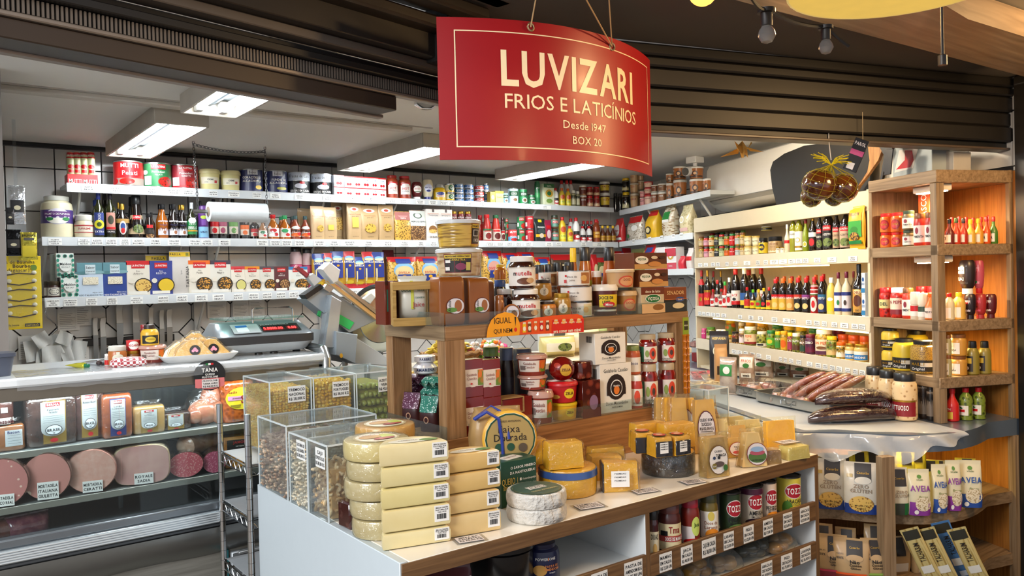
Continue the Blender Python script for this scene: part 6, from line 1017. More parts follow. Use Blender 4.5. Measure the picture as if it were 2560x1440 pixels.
# ------ work surface and basket behind the rack
WY=3.05;WZT=1.12;t=thing('work_table','pale work table behind the rack with basket and trays','table',(1.95,WY,0));MB(M('d8cdb8',.35)).box(0,0,WZT-.03,1.6,.55,WZT,b=.004).build('tabletop',t)
for x,y in((.03,.03),(1.53,.03),(.03,.48),(1.53,.48)):MB(STEEL).box(x,y,0,x+.04,y+.04,WZT-.03).build('leg',t)
def basket(x,y,z,rx,ry,hh,lb,n=30):
 t=thing('wicker_basket',lb,'basket',(x,y,z));m=MB(WOOD('a87838','6a4418',0));R_=6
 for j in range(R_):
  k=j/(R_-1);pts=[((rx*(.8+.2*k))*cos(2*pi*i/n),(ry*(.8+.2*k))*sin(2*pi*i/n),hh*(k*.9+.06)+.003*(1 if(i+j)%2 else-1))for i in range(n+1)];m.tube(pts,.0085 if j<R_-1 else.011,5,None,False)
 m.prism([(rx*.8*cos(2*pi*i/n),ry*.8*sin(2*pi*i/n))for i in range(n)],0,.006);m.build('woven_side',t);return t
b0=aty(1146,905,WY+.12);basket(2.02,WY+.14,WZT+.0005,.15,.10,.08,'wicker basket of yellow cheese chips behind the rack')
def heap(nm,lb,mats,c,sx,sy,sz,n,r,par=None,cat='snack',flat=1,seed=1,g=None,kind='stuff'):
 q=random.Random(seed);m=MB()
 for i in range(n):
  a,b=q.uniform(-1,1),q.uniform(-1,1);z=q.random()*(1-.55*(a*a+b*b));s=r*q.uniform(.7,1.25)
  R_=Matrix.Rotation(q.uniform(0,6),3,'Z')@Matrix.Rotation(q.uniform(-1,1),3,'X');m.ball((c[0]+a*sx,c[1]+b*sy,c[2]+z*sz+s*.3),s,s*.8,s*flat,mats[q.randrange(len(mats))],7,5,R_)
 o=m.build(nm);return tag(o,lb,cat,g,kind)
heap('cheese_chips','pale yellow cheese chips heaped in the wicker basket',[M('e8d060',.4,coat=.3),M('e0c04a',.4,coat=.3)],(2.02,WY+.14,WZT+.025),.12,.07,.14,90,.022,flat=.25,seed=4)
bowl=thing('candy_bowl','shallow clear bowl of coloured sugared almonds behind the rack','bowl',(2.27,WY+.16,WZT+.0005));MB(FILM('f4f4f4',.3)).lathe([(.06,0),(.13,.05),(.16,.085)],26).build('bowl_wall',bowl)
heap('sugared_almonds','pink, yellow, white and orange sugared almonds in the clear bowl',[M(c,.2,coat=.6)for c in('e8e0d8','e84a8a','f0c01c','e8781c','e8e0d8','8ab83a')],(2.26,WY+.16,WZT+.04),.11,.11,.085,130,.014,seed=5)
for i,(x,c)in enumerate(((2.72,'c8b87a'),(2.9,'d8c8a0'),(3.1,'8a9a5a'))):
 t=thing('snack_bag',['olive and cream snack bag behind the rack','cream snack bag behind the white cartons','green snack bag behind the guava jars'][i],'bag',(x,WY+.2,WZT+.0005),-.3)
 for a,b in make('pillow',.2,.11+.03*i,c,'','r -.4 .4 .3 .7 e8e4d4;e .1 .5 .2 .2 herbs',.12):obj(a,b,t)
t=thing('cash_register','grey and white till on the pale work table behind the cartons','till',(2.95,WY+.36,WZT+.0005),-.3);MB(M('c8c8c4',.4)).box(-.16,-.1,0,.16,.1,.16,b=.01).build('body',t);MB(M('4a4e50',.3)).box(-.14,-.104,.04,.1,-.1,.12,b=.002).build('keypad',t)
# ------ acrylic bins
ACR=FILM('f3f7f8',.22,.04,milky=.05);EDG=M('dfe8ea',.15,coat=.5)
def bin_(lb,x0,y0,x1,y1,z0,z1,note=None,side='y',knob=True):
 t=thing('acrylic_bin',lb,'bin',((x0+x1)/2,(y0+y1)/2,z0));a,b,h=(x1-x0)/2,(y1-y0)/2,z1-z0
 for nm_,q in(('side_wall',(-a,-b,0,-a+.003,b,h)),('side_wall',(a-.003,-b,0,a,b,h)),('front_wall',(-a,-b,0,a,-b+.003,h)),('back_wall',(-a,b-.003,0,a,b,h)),('lid',(-a,-b,h,a,b,h+.003))):MB(ACR).box(*q).build(nm_,t)
 m=MB(EDG);e=.0022
 for sx in(-a,a):
  for sy in(-b,b):m.box(sx-e,sy-e,0,sx+e,sy+e,h)
 for sx in(-a,a):m.box(sx-e,-b,h-e,sx+e,b,h+.003)
 for sy in(-b,b):m.box(-a,sy-e,h-e,a,sy+e,h+.003)
 m.build('edge_strip',t)
 if knob:
  m=MB(ACR);m.box(-.03,-.014,h+.003,.03,.014,h+.018);m.box(-.036,-.018,h+.018,.036,.018,h+.024);m.build('lid_handle',t)
 if note:
  o=tagmesh(note,.072,.062).build('price_tag',t)
  if side=='y':o.location=(a-.06,-b-.001,h-.085)
  else:o.location=(-a-.001,-b+.05,h-.075);o.rotation_euler.z=-pi/2
 return t
def fill(nm,lb,mats,x0,y0,x1,y1,z0,z1,r,asp,kind='bean',seed=1,cat='nut'):
 "one layer of beans or nuts against the clear walls and on top"
 q=random.Random(seed);m=MB();cnt=0
 inner=MB(mats[0]);inner.box(x0+r*.8,y0+r*.8,z0,x1-r*.8,y1-r*.8,z1-r*.6)
 m.v+=inner.v;m.f+=inner.f;m.m+=[m._mi(mats[0])]*len(inner.f)
 st=r*1.55
 def one(c,nrm):
  s=r*q.uniform(.8,1.15);R_=Matrix.Rotation(q.uniform(0,6.3),3,'Z')@Matrix.Rotation(q.uniform(-1.2,1.2),3,'X')
  if kind=='bean':m.ball(c,s,s*asp,s*.62,mats[q.randrange(len(mats))],7,5,R_ if q.random()<.6 else Matrix.Rotation(pi/2,3,'X' if abs(nrm.y)>.5 else 'Y')@Matrix.Rotation(q.uniform(-.4,.4),3,'X'))
  else:
   pts=[Vector(c)+R_@Vector((s*cos(t_),s*sin(t_)*.75,0))for t_ in(-.5,.3,1.1,2.,2.9,3.6)]
   m.tube(pts,[s*.2,s*.42,s*.44,s*.42,s*.4,s*.18],6,mats[q.randrange(len(mats))])
 for face,(u0,u1,fx)in dict(f=(x0,x1,0),s=(y0,y1,1)).items():
  u=u0+r*.7
  while u<u1-r*.3:
   z=z0+r*.6
   while z<z1:
    j=(q.uniform(-.3,.3)*r,q.uniform(-.3,.3)*r)
    one((u+j[0],y0+r*.75,z+j[1])if fx==0 else(x0+r*.75,u+j[0],z+j[1]),Vector((0,1,0))if fx==0 else Vector((1,0,0)));z+=st*.82
   u+=st
 u=x0+r
 while u<x1-r*.3:
  v=y0+r
  while v<y1:one((u,v,z1+q.uniform(-.3,.4)*r),Vector((0,0,1)));v+=st
  u+=st
 return tag(m.build(nm),lb,cat,None,'stuff')
nutc=[M('e6c492',.4,coat=.2),M('d8ac70',.4,coat=.2),M('eed2a8',.4,coat=.2)];nutw=[M('ead8ba',.45),M('dcc4a0',.45),M('f0e2c8',.45)];nutr=[M('a86a34',.4,coat=.2),M('c08848',.4,coat=.2)];nutd=[M('b89a7c',.5),M('ccb094',.5),M('947660',.5)]
bx0=CX0+.003
def yb(px,py):return atx(px,py,CX0).y
ya,yb1,yc,yd=yb(820,1308),yb(770,1284),yb(724,1256),yb(672,1222)
za=atx(818,1118,CX0).z;zbn=atx(672,1052,CX0).z
bin_('acrylic bin of large export cashews beside the cheese wheels',bx0,ya,bx0+.30,yb1-.004,CT+.0005,za,['CAJU','EXPORTACAO','R$ 110,00 KG'],'x');bin_('acrylic bin of broken cashews, second from the cheese wheels',bx0,yb1,bx0+.30,yc-.004,CT+.0005,za,['CASTANHA DE','CAJU BANDA','R$ 85,00 KG'],'x')
bin_('acrylic bin of mixed dark nuts at the far end of the counter',bx0,yc+.02,bx0+.34,yd+.10,CT+.0005,zbn,None,'x')
fill('broken_cashews','broken pale cashews filling the second acrylic bin',nutw,bx0+.004,yb1+.004,bx0+.296,yc-.008,CT+.004,CT+(za-CT)*.86,.0095,.6,'c',3);fill('dark_nuts','dark mixed nuts filling the far acrylic bin',nutd,bx0+.004,yc+.024,bx0+.335,yd+.095,CT+.004,CT+(zbn-CT)*.72,.0115,.6,'c',4)
MB(nutc[1]).box(bx0+.02,ya+.02,CT+.004,bx0+.28,yb1-.02,CT+(za-CT)*.66).build('cashew_bed');tag(bpy.data.objects['cashew_bed'],'bed of cashews in the middle of the large cashew bin','nut',None,'stuff')
q=random.Random(9);cme=[]
for mm in nutc:
 m=MB(mm);s=.0125;m.tube([(s*cos(t_),s*sin(t_)*.75,0)for t_ in(-.6,0,.6,1.2,1.9,2.6,3.2,3.7)],[s*.16,s*.36,s*.45,s*.46,s*.43,s*.42,s*.36,s*.14],8);cme.append(m.mesh('cashew',60))
def cash(c):
 o=obj('cashew',cme[q.randrange(3)],None,c);o.rotation_euler=(q.uniform(0,6),q.uniform(0,6),q.uniform(0,6));o.scale=(q.uniform(.85,1.15),)*3;tag(o,'whole pale cashew lying among the others in the front acrylic bin','nut','whole cashews in the front bin')
zt_=CT+(za-CT)*.66
for i in range(5):
 for k in range(9):cash((bx0+.016,ya+.018+(yb1-ya-.04)*(i+.5+q.uniform(-.3,.3))/5,CT+.018+(zt_-CT-.02)*(k+.5+q.uniform(-.3,.3))/9))
for i in range(9):
 for k in range(9):cash((bx0+.03+.25*(i+.5+q.uniform(-.3,.3))/9,ya+.016,CT+.018+(zt_-CT-.02)*(k+.5+q.uniform(-.3,.3))/9))
for i in range(8):
 for k in range(4):cash((bx0+.03+.25*(i+.5)/8,ya+.02+(yb1-ya-.05)*(k+.5)/4,zt_+.004+q.uniform(0,.008)))
p=atz(842,1322,CT);t=thing('guava_block','dark wrapped guava block on the counter beside the cashew bin','sweet',(CX0+.075,ya-.075,CT+.0005),.1);MB(SP('3a0e08','7a4a40',22,.3,.12,.9,kind='n')).box(-.06,-.035,0,.06,.035,.082,b=.006).build('body',t)
wx0,wx1,wy0,wy1=.985,2.0,3.0,3.36;WZ=.88
t=thing('wire_rack','chrome wire shelving rack between the deli case and the cheese counter','rack',(wx0,wy0,0));a,b=wx1-wx0,wy1-wy0
pz=zfor((wx0+.01,wy0),1036)
for x,y in((.012,0),(.012,b-.02),(a,0),(a,b-.02)):
 m=MB(CHROME);m.tube([(x,y,0),(x,y,pz)],.0125,12);m.lathe([(0,0)],3)if False else None;o=m.build('post',t)
 m=MB(BLACK)
 for k in range(18):m.tube([(x,y,.3+k*.04),(x,y,.3015+k*.04)],.0128,10)
 m.build('ring_mark',t)
for z in(.42,.66,WZ-.02):
 m=MB(CHROME)
 for y in(0,b-.02):
  m.tube([(0.012,y,z),(a,y,z)],.004,6);m.tube([(.012,y,z-.035),(a,y,z-.035)],.003,6)
  m.tube([(.012+i*.03,y,z-(.035 if i%2 else 0))for i in range(int(a/.03))],.002,5)
 for x in(.012,a):
  m.tube([(x,0,z),(x,b-.02,z)],.004,6);m.tube([(x,0,z-.035),(x,b-.02,z-.035)],.003,6);m.tube([(x,i*.03,z-(.035 if i%2 else 0))for i in range(int(b/.03))],.002,5)
 for i in range(24):m.tube([(.012+i*a/24,0,z),(.012+i*a/24,b-.02,z)],.002,4)
 m.build('wire_shelf',t)
 MB(M('c8ccd0',.3,.3)).box(.02,.008,z+.004,a-.01,b-.03,z+.007).build('shelf_liner',t)
lx=[aty(672,1000,wy0+.03).x,aty(782,1000,wy0+.03).x,aty(890,1000,wy0+.03).x,aty(1000,980,wy0+.03).x]
yl0,yl1=wy0+.03,wy1-.03
zlid=zfor((lx[0],yl0),957);lup=[M('f4c032',.35,coat=.2),M('eaae20',.35,coat=.2),M('f8d05a',.35,coat=.2)]
nts=(['TREMOCO','NACIONAL','R$ 28,00KG'],['TREMOCO','PORTUGUES','R$ 38,00 KG'],['AZEITONA','VERDE','R$ 42,00 KG'])
for i,lb in enumerate(('clear lidded bin of small lupin beans, nearest the deli case','clear lidded bin of large lupin beans, in the middle','clear lidded bin of green olives next to the rack post')):bin_(lb,lx[i]+.004,yl0,lx[i+1]-.006,yl1,WZ,zlid-.012*i*0,nts[i])
hh=(zlid-WZ)
fill('small_lupins','small yellow lupin beans filling the first clear bin',lup,lx[0]+.008,yl0+.004,lx[1]-.01,yl1-.01,WZ+.004,WZ+hh*.86,.0078,.9,'bean',6,'bean');fill('large_lupins','large yellow lupin beans filling the middle clear bin',lup,lx[1]+.008,yl0+.004,lx[2]-.01,yl1-.01,WZ+.004,WZ+hh*.9,.0105,.9,'bean',7,'bean')
MB(M('b8ae44',.3)).box(lx[2]+.03,yl0+.025,WZ+.004,lx[3]-.02,yl1-.01,WZ+hh*.8).build('olive_brine');tag(bpy.data.objects['olive_brine'],'green olives and brine in the middle of the olive bin','olive',None,'stuff')
m=MB(M('b4b64c',.25,coat=.4));m.ball((0,0,0),.0125,.0125,.0155,n=12,m=8);m.lathe([(.004,.0148),(.0042,.0158),(0,.0154)],8,M('4a4a1c',.5));om=m.mesh('olive')
for face in range(2):
 n_u=8 if face==0 else 6
 for i in range(n_u):
  for k in range(7):
   z=WZ+.016+k*hh*.86/7+q.uniform(-.003,.003)
   u=(i+.5+.5*(k%2)+q.uniform(-.15,.15))/(n_u+.3)
   c=(lx[2]+.012+u*(lx[3]-lx[2]-.028),yl0+.018,z)if face==0 else(lx[2]+.02,yl0+.03+u*(yl1-yl0-.06),z)
   if face==1 and k<5:continue
   o=obj('olive',om,None,c);o.rotation_euler=(q.uniform(0,6),q.uniform(0,6),0);tag(o,'green olive among the others in the clear bin','olive','green olives in the bin')
   # ------ cheeses
RIND=SP('e6d6a0','cdb87c',18,.5,.3,.5,.3,.1,'n');RINDG=SP('d4c59c','bcaa7e',14,.5,.18,.8,.3,.15,'n');PASTE=SP('eadb9c','d8c67e',10,.5,.35,.35,.3,.08,'n');CRUST=SP('e0b060','c89448',16,.5,.35,.4,.3,.1,'n')
YEL=SP('fac23c','e8a826',14,.5,.35,.2,.3,.12,'n');BLK=SP('121116','2e2e34',20,.62,.18,.5,.08,.2,'n');ORN=SP('f4c04a','e0a632',12,.5,.3,.25,.3,.1,'n')
WRAP=FILM('fdfdf8',.6,.1,1.0,45,.0)
def wheel(c,r,h,lb,mat,z=CT+.0005,top=None,nm='round_cheese',n=40,wrap=True,rot=0,bulge=.002):
 t=thing(nm,lb,'cheese',(c[0],c[1],z),rot);b=min(h*.12,.0055)
 pr_=[(r-b,0),(r-b*.3,b*.35),(r,b)]+[(r+bulge*sin(pi*k/4),b+(h-2*b)*k/4)for k in(1,2,3)]+[(r,h-b),(r-b*.3,h-b*.35),(r-b,h)]
 MB(mat).lathe([(a-bulge,z_)for a,z_ in pr_],n).build('rind',t)
 if wrap:MB(WRAP).lathe([(a-bulge+.0018,z_+(.0018 if i>5 else 0))for i,(a,z_)in enumerate(pr_)]+[(0,h+.0018)],n).build('film_wrap',t)
 if top:
  m=MB();q_=2*(r-.012);decals(m,lambda a,b_,off:(a,b_-q_/2,h+.001+off),q_,q_,top);m.build('label',t)
 return t
ptop='e 0 .5 .4 .4 e8d8a8;e 0 .5 .36 .36 f0e8cc;e .2 .5 .12 .2 b8c84a;e -.1 .55 .2 .14 c89a4a;e .05 .3 .2 .08 a83a3a;t CANASTRA 0 .68 .08 7a2a1c .5'
def at0(px,py,z=CT):p=atz(px,py,z);return(p.x,p.y)
D0=pix(atz(945,1330,CT))[2];rw_=80*D0/F
c0=at0(950,1330);hs=.0535;z_=CT+.0005
jit=[(.010,-.004),(.008,.004),(-.004,.006),(.002,.0),(-.002,.004)]
for i,(dx,dy)in enumerate(jit):
 wheel((c0[0]+dx-.0,c0[1]+dy),rw_*(.97,.97,1,1,1.03)[i],hs,'pale wrapped cheese wheel, %s of five by the cashew bin'%['lowest','second from the bottom','third','fourth','topmost, labelled,'][i],RINDG if i<4 else RIND,z_,ptop if i==4 else None);z_+=hs+.003
c1=(c0[0]+.13,c0[1]+.20);z_=CT+.0005
for i in range(5):wheel(c1,rw_*1.02,hs,'wrapped golden cheese wheel, %s of the stack behind the half wheels'%['lowest','second','third','fourth','topmost'][i],CRUST,z_,ptop if i==4 else None);z_+=hs+.003
stk=['QUEIJO CANASTRA','MEIA CURA']
def half(c,r,h,lb,mat,rot,z,face_mat=None,sticker=True,a0=0,a1=pi,toplab=None):
 "half wheel, its cut face towards -y"
 t=thing('half_cheese',lb,'cheese',(c[0],c[1],z),rot);b=.009;m=MB(mat)
 def sec(rr,y0,zz):return[(-rr,y0,zz),(rr,y0,zz)]+[(rr*cos(a),y0+rr*sin(a)*1.0,zz)for a in[pi*k/16 for k in range(1,16)]]
 R_=[sec(r-b,b,0),sec(r-b*.25,b*.25,b*.4),sec(r,0,b*1.2),sec(r,0,h-b*1.2),sec(r-b*.25,b*.25,h-b*.4),sec(r-b,b,h)]
 m.rings(R_);m.build('body',t)
 if sticker:
  m=MB(M('f0eeea',.4));x0=r*.52;w_=r*.44;z0=h*.22;hh_=h*.72;m.box(x0,-.0012,z0,x0+w_,-.0002,z0+hh_)
  for k,(s_,th)in enumerate((('SERRA DA CANASTRA',.0042),('Prod. 0.586kg 38,50',.0034),('Valid. 70,00',.0034))):V,Fa=text2d(s_,th,True,w_*.85);m.add([(a+x0+w_/2,-.0018,b_+z0+hh_*(.86-.13*k))for a,b_ in V],Fa,INK)
  q_=random.Random(int(z*1e4));xx=x0+w_*.16
  while xx<x0+w_*.78:ww=q_.choice((.0006,.0011,.0017));m.box(xx,-.0018,z0+hh_*.16,xx+ww,-.0014,z0+hh_*.48,INK);xx+=ww+q_.choice((.0007,.0012))
  m.build('price_sticker',t)
 if toplab:
  m=MB();decals(m,lambda a,b_,off:(a,b_,h+.0008+off),r*2,r,toplab);m.build('label',t)
 return t
PA=[SP(a,b,9,.5,.33,.35,.3,.1,'n')for a,b in(('ecdfb0','dccb94'),('ecdda8','dcc88c'),('e8da9e','d8c684'),('eadca6','dac98c'),('efe0b0','decb94'))]
ang=-.30
def stackA(pxl,pyl,pxr,pyr,ys,lbs,mats,tl):
 a,b=atz(pxl,pyl,CT),atz(pxr,pyr,CT);r=(b-a).length/2;c=(a+b)/2;rot=atan2(b.y-a.y,b.x-a.x);z=CT+.0005
 for i,(y,lb)in enumerate(zip(ys,lbs)):
  zt=zfor((c.x,c.y),y);h=zt-z-.002;d_=random.Random(i+int(pxl)).uniform(-.004,.004)
  half((c.x+d_,c.y+abs(d_)*.3),r,h,lb,mats[i%len(mats)],rot+d_*6,z,toplab=tl if i==len(ys)-1 else None);z=zt
on5=['lowest','second from the bottom','third from the bottom','fourth from the bottom','topmost']
tla='e 0 .35 .34 .26 f0ecd8;e .25 .3 .14 .16 5a8a3a;b CANASTRA -.05 .36 .07 5a3a1c .4'
stackA(958,1381,1128,1354,(1324,1266,1213,1161,1106),['pale half cheese with price sticker, %s in the front stack'%s for s in on5],PA,tla)
PB=[SP(a,b,9,.5,.33,.35,.3,.1,'n')for a,b in(('ead09a','dab878'),('eacf96','dab674'),('e6c684','d6ae66'),('e6c480','d6ac62'))]
stackA(1118,1350,1254,1325,(1280,1229,1178,1130),['golden half cheese with price sticker, %s in the second stack'%s for s in('lowest','second from the bottom','third from the bottom','topmost')],PB,tla)
for i,(x,y)in enumerate(((1005,1355),)):pass
p=Vector((1.60,2.20,CT));p=atz(1246,1250,CT);p=Vector((p.x+.05,2.27,CT));p=on_line(Vector((0,2.27,CT)),XW,1247)
t=thing('bagged_cheese','large cheese wheel on edge in a kraft bag with blue ribbon','cheese',(p.x,2.27,CT+.0005),-.42);zt_=zfor((p.x,2.25),1018)-CT;rr=.095;zc_=zt_-rr-.006
m=MB(SP('b8935c','8a6a3a',12,.5,.5,.15,.3,.25,'n'));m.rings([[(x,y,z)for x,y in superell(a_,b_,20,.5)]for z,a_,b_ in((0,.085,.05),(.02,.092,.055),(zc_,.1,.058),(zt_-.04,.092,.05),(zt_-.012,.08,.03),(zt_,.082,.008))]);m.build('kraft_bag',t)
m=MB(ORN);m.T=Matrix.Translation((.03,-.045,zc_))@Matrix.Rotation(pi/2,4,'X');m.lathe([(rr-.01,-.035),(rr,-.025),(rr,.018),(rr-.01,.026)],40);m.build('rind',t)
m=MB();decals(m,lambda a,b,off:(a+.03,-.071-off,b+zc_-rr),2*rr,2*rr,'e 0 .5 .47 .47 f0e4c0;e 0 .5 .46 .46 1e4a34;e 0 .5 .43 .43 b09458;t Faixa -.02 .68 .13 2a1c14 .45;t Dourada 0 .53 .13 2a1c14 .6;t QUEIJO_ARTESANAL 0 .82 .035 2a1c14 .4;e -.22 .36 .07 .07 1e4a34;e 0 .36 .07 .07 1e4a34;e .22 .34 .08 .08 5a4a3a;e 0 .14 .14 .1 3a4a1c');m.build('label',t)
m=MB(M('2a3f9a',.4));m.tube([(-.09,-.06,zt_-.03),(-.05,-.075,zt_-.004),(-.01,-.076,zt_-.03),(0,-.074,zc_),(.008,-.074,.02)],.006,6);m.tube([(-.09,-.05,zt_-.03),(-.02,.0,zt_+.002),(.02,-.06,zt_-.02),(.025,-.074,zc_)],.005,6);m.build('ribbon',t)
a,b=atz(1256,1290,CT),atz(1345,1262,CT);t=thing('cheese_carton','dark green cheese carton with white and gold lettering','carton',(1.0,1.0,CT+.0005));
pL=on_line(Vector((0,2.10,CT)),XW,1254);pR=on_line(Vector((0,2.10,CT)),XW,1343);t.location=((pL.x+pR.x)/2,2.10,CT+.0005);w_=pR.x-pL.x;h_=zfor(((pL.x+pR.x)/2,2.10),1149)-CT
for a_,b_ in make('box',w_,h_,'1c4a38','','b O_SABOR_MINEIRO .12 .84 .055 W .7;b DA_MANTIQUEIRA! .1 .73 .055 W .7;t QUEIJO -.3 .56 .14 d8b85a .36;t SERRA-MG -.3 .42 .08 d8b85a .3;r -.06 -.05 .3 .62 d8b85a;r 0 .05 .54 .6 W;r 0 .05 .43 .49 W;t fazendaqueijo .26 .57 .045 W .4;t queijomineiro .26 .46 .045 W .4;t www.queijo.com.br .22 .34 .04 W .45',.12):obj(a_,b_,t,(0,.06,0))
t=thing('price_card','small white price card lying on the green carton','price card',((pL.x+pR.x)/2-.005,2.14,CT+.001+h_),.2);m=MB(M('e8e4dc',.4));m.box(-.038,-.022,0,.038,.022,.0012);V,Fa=text2d('QUEIJO FAIXA',.006,True,.06);m.add([(x,y,.0016)for x,y in V],Fa,M('8a2a2a',.5));m.build('card',t)
c=at0(1342,1292);D_=pix((c[0],c[1],CT))[2];rb=76*D_/F;WRD=SP('e6e2da','c4beb4',30,.5,.5,.15,.3,1.4,'n');h1=(zfor(c,1222)-CT)/2
gl='e 0 .5 .49 .49 1c4a3c;e 0 .5 .46 .46 c8b878;e 0 .5 .455 .455 1c4a3c;r -.2 .2 .42 .6 ece8e0;b PARDINHO 0 .55 .06 K .36;b ALAGOA 0 .46 .06 K .36;t QUEIJO_ARTESANAL 0 .25 .06 c8b878 .6'
for i in range(2):wheel(c,rb,h1,'white paper wrapped cheese wheel, %s'%['lower of the pair','upper of the pair, with round green label'][i],WRD,CT+.0005+i*(h1+.001),gl if i else None,wrap=False)
c=at0(1420,1230);D_=pix((c[0],c[1],CT))[2];rb2=72*D_/F;h2=zfor(c,1163)-CT
t=wheel(c,rb2,h2,'large yellow wheel with blue band under clear wrap',YEL,top=None);m=MB(M('3a5a9a',.3,coat=.6));m.lathe([(rb2-.002,h2*.66),(rb2+.0035,h2*.7),(rb2+.002,h2*.93),(rb2-.006,h2*.95)],40);m.build('blue_band',t)
def chunk(base,w,d,h,lb,mat,rot,z,rind=None,taper=.92,stick=None,nm='cheese_piece',skew=0,rside='x'):
 t=thing(nm,lb,'cheese',(base[0],base[1],z),rot);m=MB(mat);b=.004
 R_=[[(x*s,y*s,zz)for x,y in((-w/2,-d/2),(w/2,-d/2+skew),(w/2,d/2-skew),(-w/2,d/2))]for zz,s in((0,.99),(b,1),(h*.5,(1+taper)/2),(h-b,taper),(h,taper*.97))]
 m.rings(R_);m.build('body',t,ang=30)
 if rind:m=MB(rind);x_=-w/2;m.box(x_-.003,-d/2-.001,0,x_+.004,d/2+.001,h*.99,b=.002)if rside=='x' else m.box(-w/2-.001,d/2-.003,0,w/2+.001,d/2+.004,h*.98,b=.002);m.build('rind',t)
 m=MB(WRAP);m.box(-w/2-.003,-d/2-.003,.0,w/2+.003,d/2+.003,h+.003,b=.006);m.build('film_wrap',t)
 if stick:
  m=MB(M('f0eeea',.4));s=stick;m.box(-w*.28,-d/2-.0045,h*.2,w*.22,-d/2-.0035,h*.75);q_=random.Random(5)
  for k in range(3):V,Fa=text2d(s,.005,True,w*.45);m.add([(a-w*.03,-d/2-.005,b_+h*(.66-.12*k))for a,b_ in V],Fa,INK)
  m.build('price_sticker',t)
 return t
zt2=CT+h2+.004
chunk((c[0]-.035,c[1]-.02),.125,.065,.088,'bright yellow cheese block in clear film on the banded wheel',YEL,-.35,zt2);chunk((c[0]-.085,c[1]+.10),.11,.07,.085,'bagged yellow cheese block behind the one on the banded wheel',YEL,-.3,zt2)
m=MB(FILM('fbfbf4',.3,.12,.7,40,.08));bc=Vector((c[0]-.085,c[1]+.10,zt2+.088));m.T=Matrix.Translation(bc);m.grid(lambda u,v:((u-.5)*.05*(1+1.4*v),.012*sin(u*14)*(1+v),.05*v+.012*sin(u*9)*v),14,5);tag(m.build('plastic_knot'),'gathered clear plastic of the bagged yellow cheese','plastic')
c3=at0(1550,1225);chunk((c3[0]+.0,c3[1]+.0),.125,.07,.10,'yellow wedge with black rind and white sticker at the counter edge',YEL,-.62,CT+.0005,BLK,.96,'PARMESAO',skew=.028);c4=at0(1512,1195);chunk(c4,.12,.07,.085,'yellow cheese slab in plastic behind the black rind wedge',ORN,-.5,CT+.0005);chunk((c4[0]+.07,c4[1]+.07),.14,.06,.095,'flat yellow cheese slab farther back behind the black rind wedge',ORN,-.35,CT+.0005)
c=at0(1671,1180);D_=pix((c[0],c[1],CT))[2];rb3=66*D_/F;h3=zfor(c,1126)-CT
wheel(c,rb3,h3,'black rind wheel with yellow top and printed label',BLK,top=None);m=MB(YEL);m.lathe([(rb3-.004,h3-.003),(rb3-.007,h3+.004)],40);m.T=None;t=bpy.data.objects[-1]if False else ITEMS[-1]
tp_=thing('cheese_top','',None)if False else None
t=[o for o in COL.objects if o.get('label')=='black rind wheel with yellow top and printed label'][0];m.build('cut_top',t);m=MB();decals(m,lambda a,b,off:(a,b-(rb3-.02),h3+.0045+off),2*(rb3-.02),2*(rb3-.02),'e .12 .4 .36 .28 1a1a1c;e .12 .4 .33 .25 e0a83a;e .12 .4 .3 .22 1a1a1c;b Giuliano .12 .34 .08 e0a83a .5;e .12 .52 .16 .06 e07a2a');m.build('label',t)
z3=CT+h3+.0055
for i,(dx,dy,w_,d_,hh_,rot,st)in enumerate(((-.10,-.05,.066,.07,.07,-.3,'PARMESAO'),(-.03,-.072,.066,.07,.068,-.15,'PARMESAO'),(-.10,.035,.07,.07,.074,-.5,None),(.055,.012,.135,.07,.09,-.25,None),(-.02,.085,.14,.05,.092,-.2,None))):
 t=chunk((c[0]+dx,c[1]+dy),w_,d_,hh_,['cut yellow piece with black rind and sticker, farther from the block','cut yellow piece with black rind and sticker, beside the block','yellow cut piece with round label at the back of the black wheel','largest yellow block on the black wheel','flat yellow block at the back of the black wheel'][i],YEL,rot,z3,None,.95,st)
 if i<3:
  m=MB(BLK);m.box(-w_/2-.001,-d_/2-.0032,.001,w_/2+.001,-d_/2+.003,hh_*.8,b=.002);m.build('rind',t);m=MB();decals(m,lambda a,b,off:(a,b-d_/2,hh_+.004+off),w_,d_,'e 0 .5 .4 .4 1a1a1c;e 0 .5 .34 .32 c83a2a;e 0 .5 .2 .14 e8c0a0;t GIULIANO 0 .78 .1 W .6');m.build('label',t)
VAC=FILM('fdfcf4',.25,.1,.7,26,.02)
def vac(px,py,w_px,ytop,lb,mat,dec,rot,lean=.12,z=CT+.0005,d=.03,flap=.014,sh=1,base=None,topw=.8):
 p=atz(px,py,CT)if base is None else Vector(base);Z=pix((p.x,p.y,z))[2];w=w_px*Z/F;h=zfor((p.x,p.y),ytop)-z
 t=thing('vacuum_packed_cheese',lb,'cheese',(p.x,p.y,z),rot);t.rotation_euler.x=-lean
 m=MB(mat);m.rings([[(-w/2*s,-d/2,zz),(w/2*s,-d/2,zz),(w/2*s*.98,d/2,zz),(-w/2*s*.98,d/2,zz)]for zz,s in((0,.97),(.004,1),(h*.5,(1+topw)/2),(h-.004,topw),(h,topw*.96))]);m.build('body',t,ang=30)
 m=MB(VAC);m.rings([[(x,y,zz)for x,y in superell(w/2*s+flap,dd,16,.6)]for zz,s,dd in((0.0,.98,.004),(.002,.99,d/2+.002),(h*.5,(1+topw)/2,d/2+.003),(h+.003,topw,d/2+.001),(h+.016,topw+.06,.002))]);m.build('vacuum_bag',t)
 if dec:m=MB();decals(m,lambda a,b,off:(a,-d/2-.005-off,b),w,h,dec);m.build('label',t)
 return t
ovl=lambda c,bg,wds:f'e 0 .44 .36 .36 {c};e 0 .44 .33 .335 {bg};'+wds
RX2=SP('e2b452','cc9838',12,.5,.3,.5,.3,.1,'n')
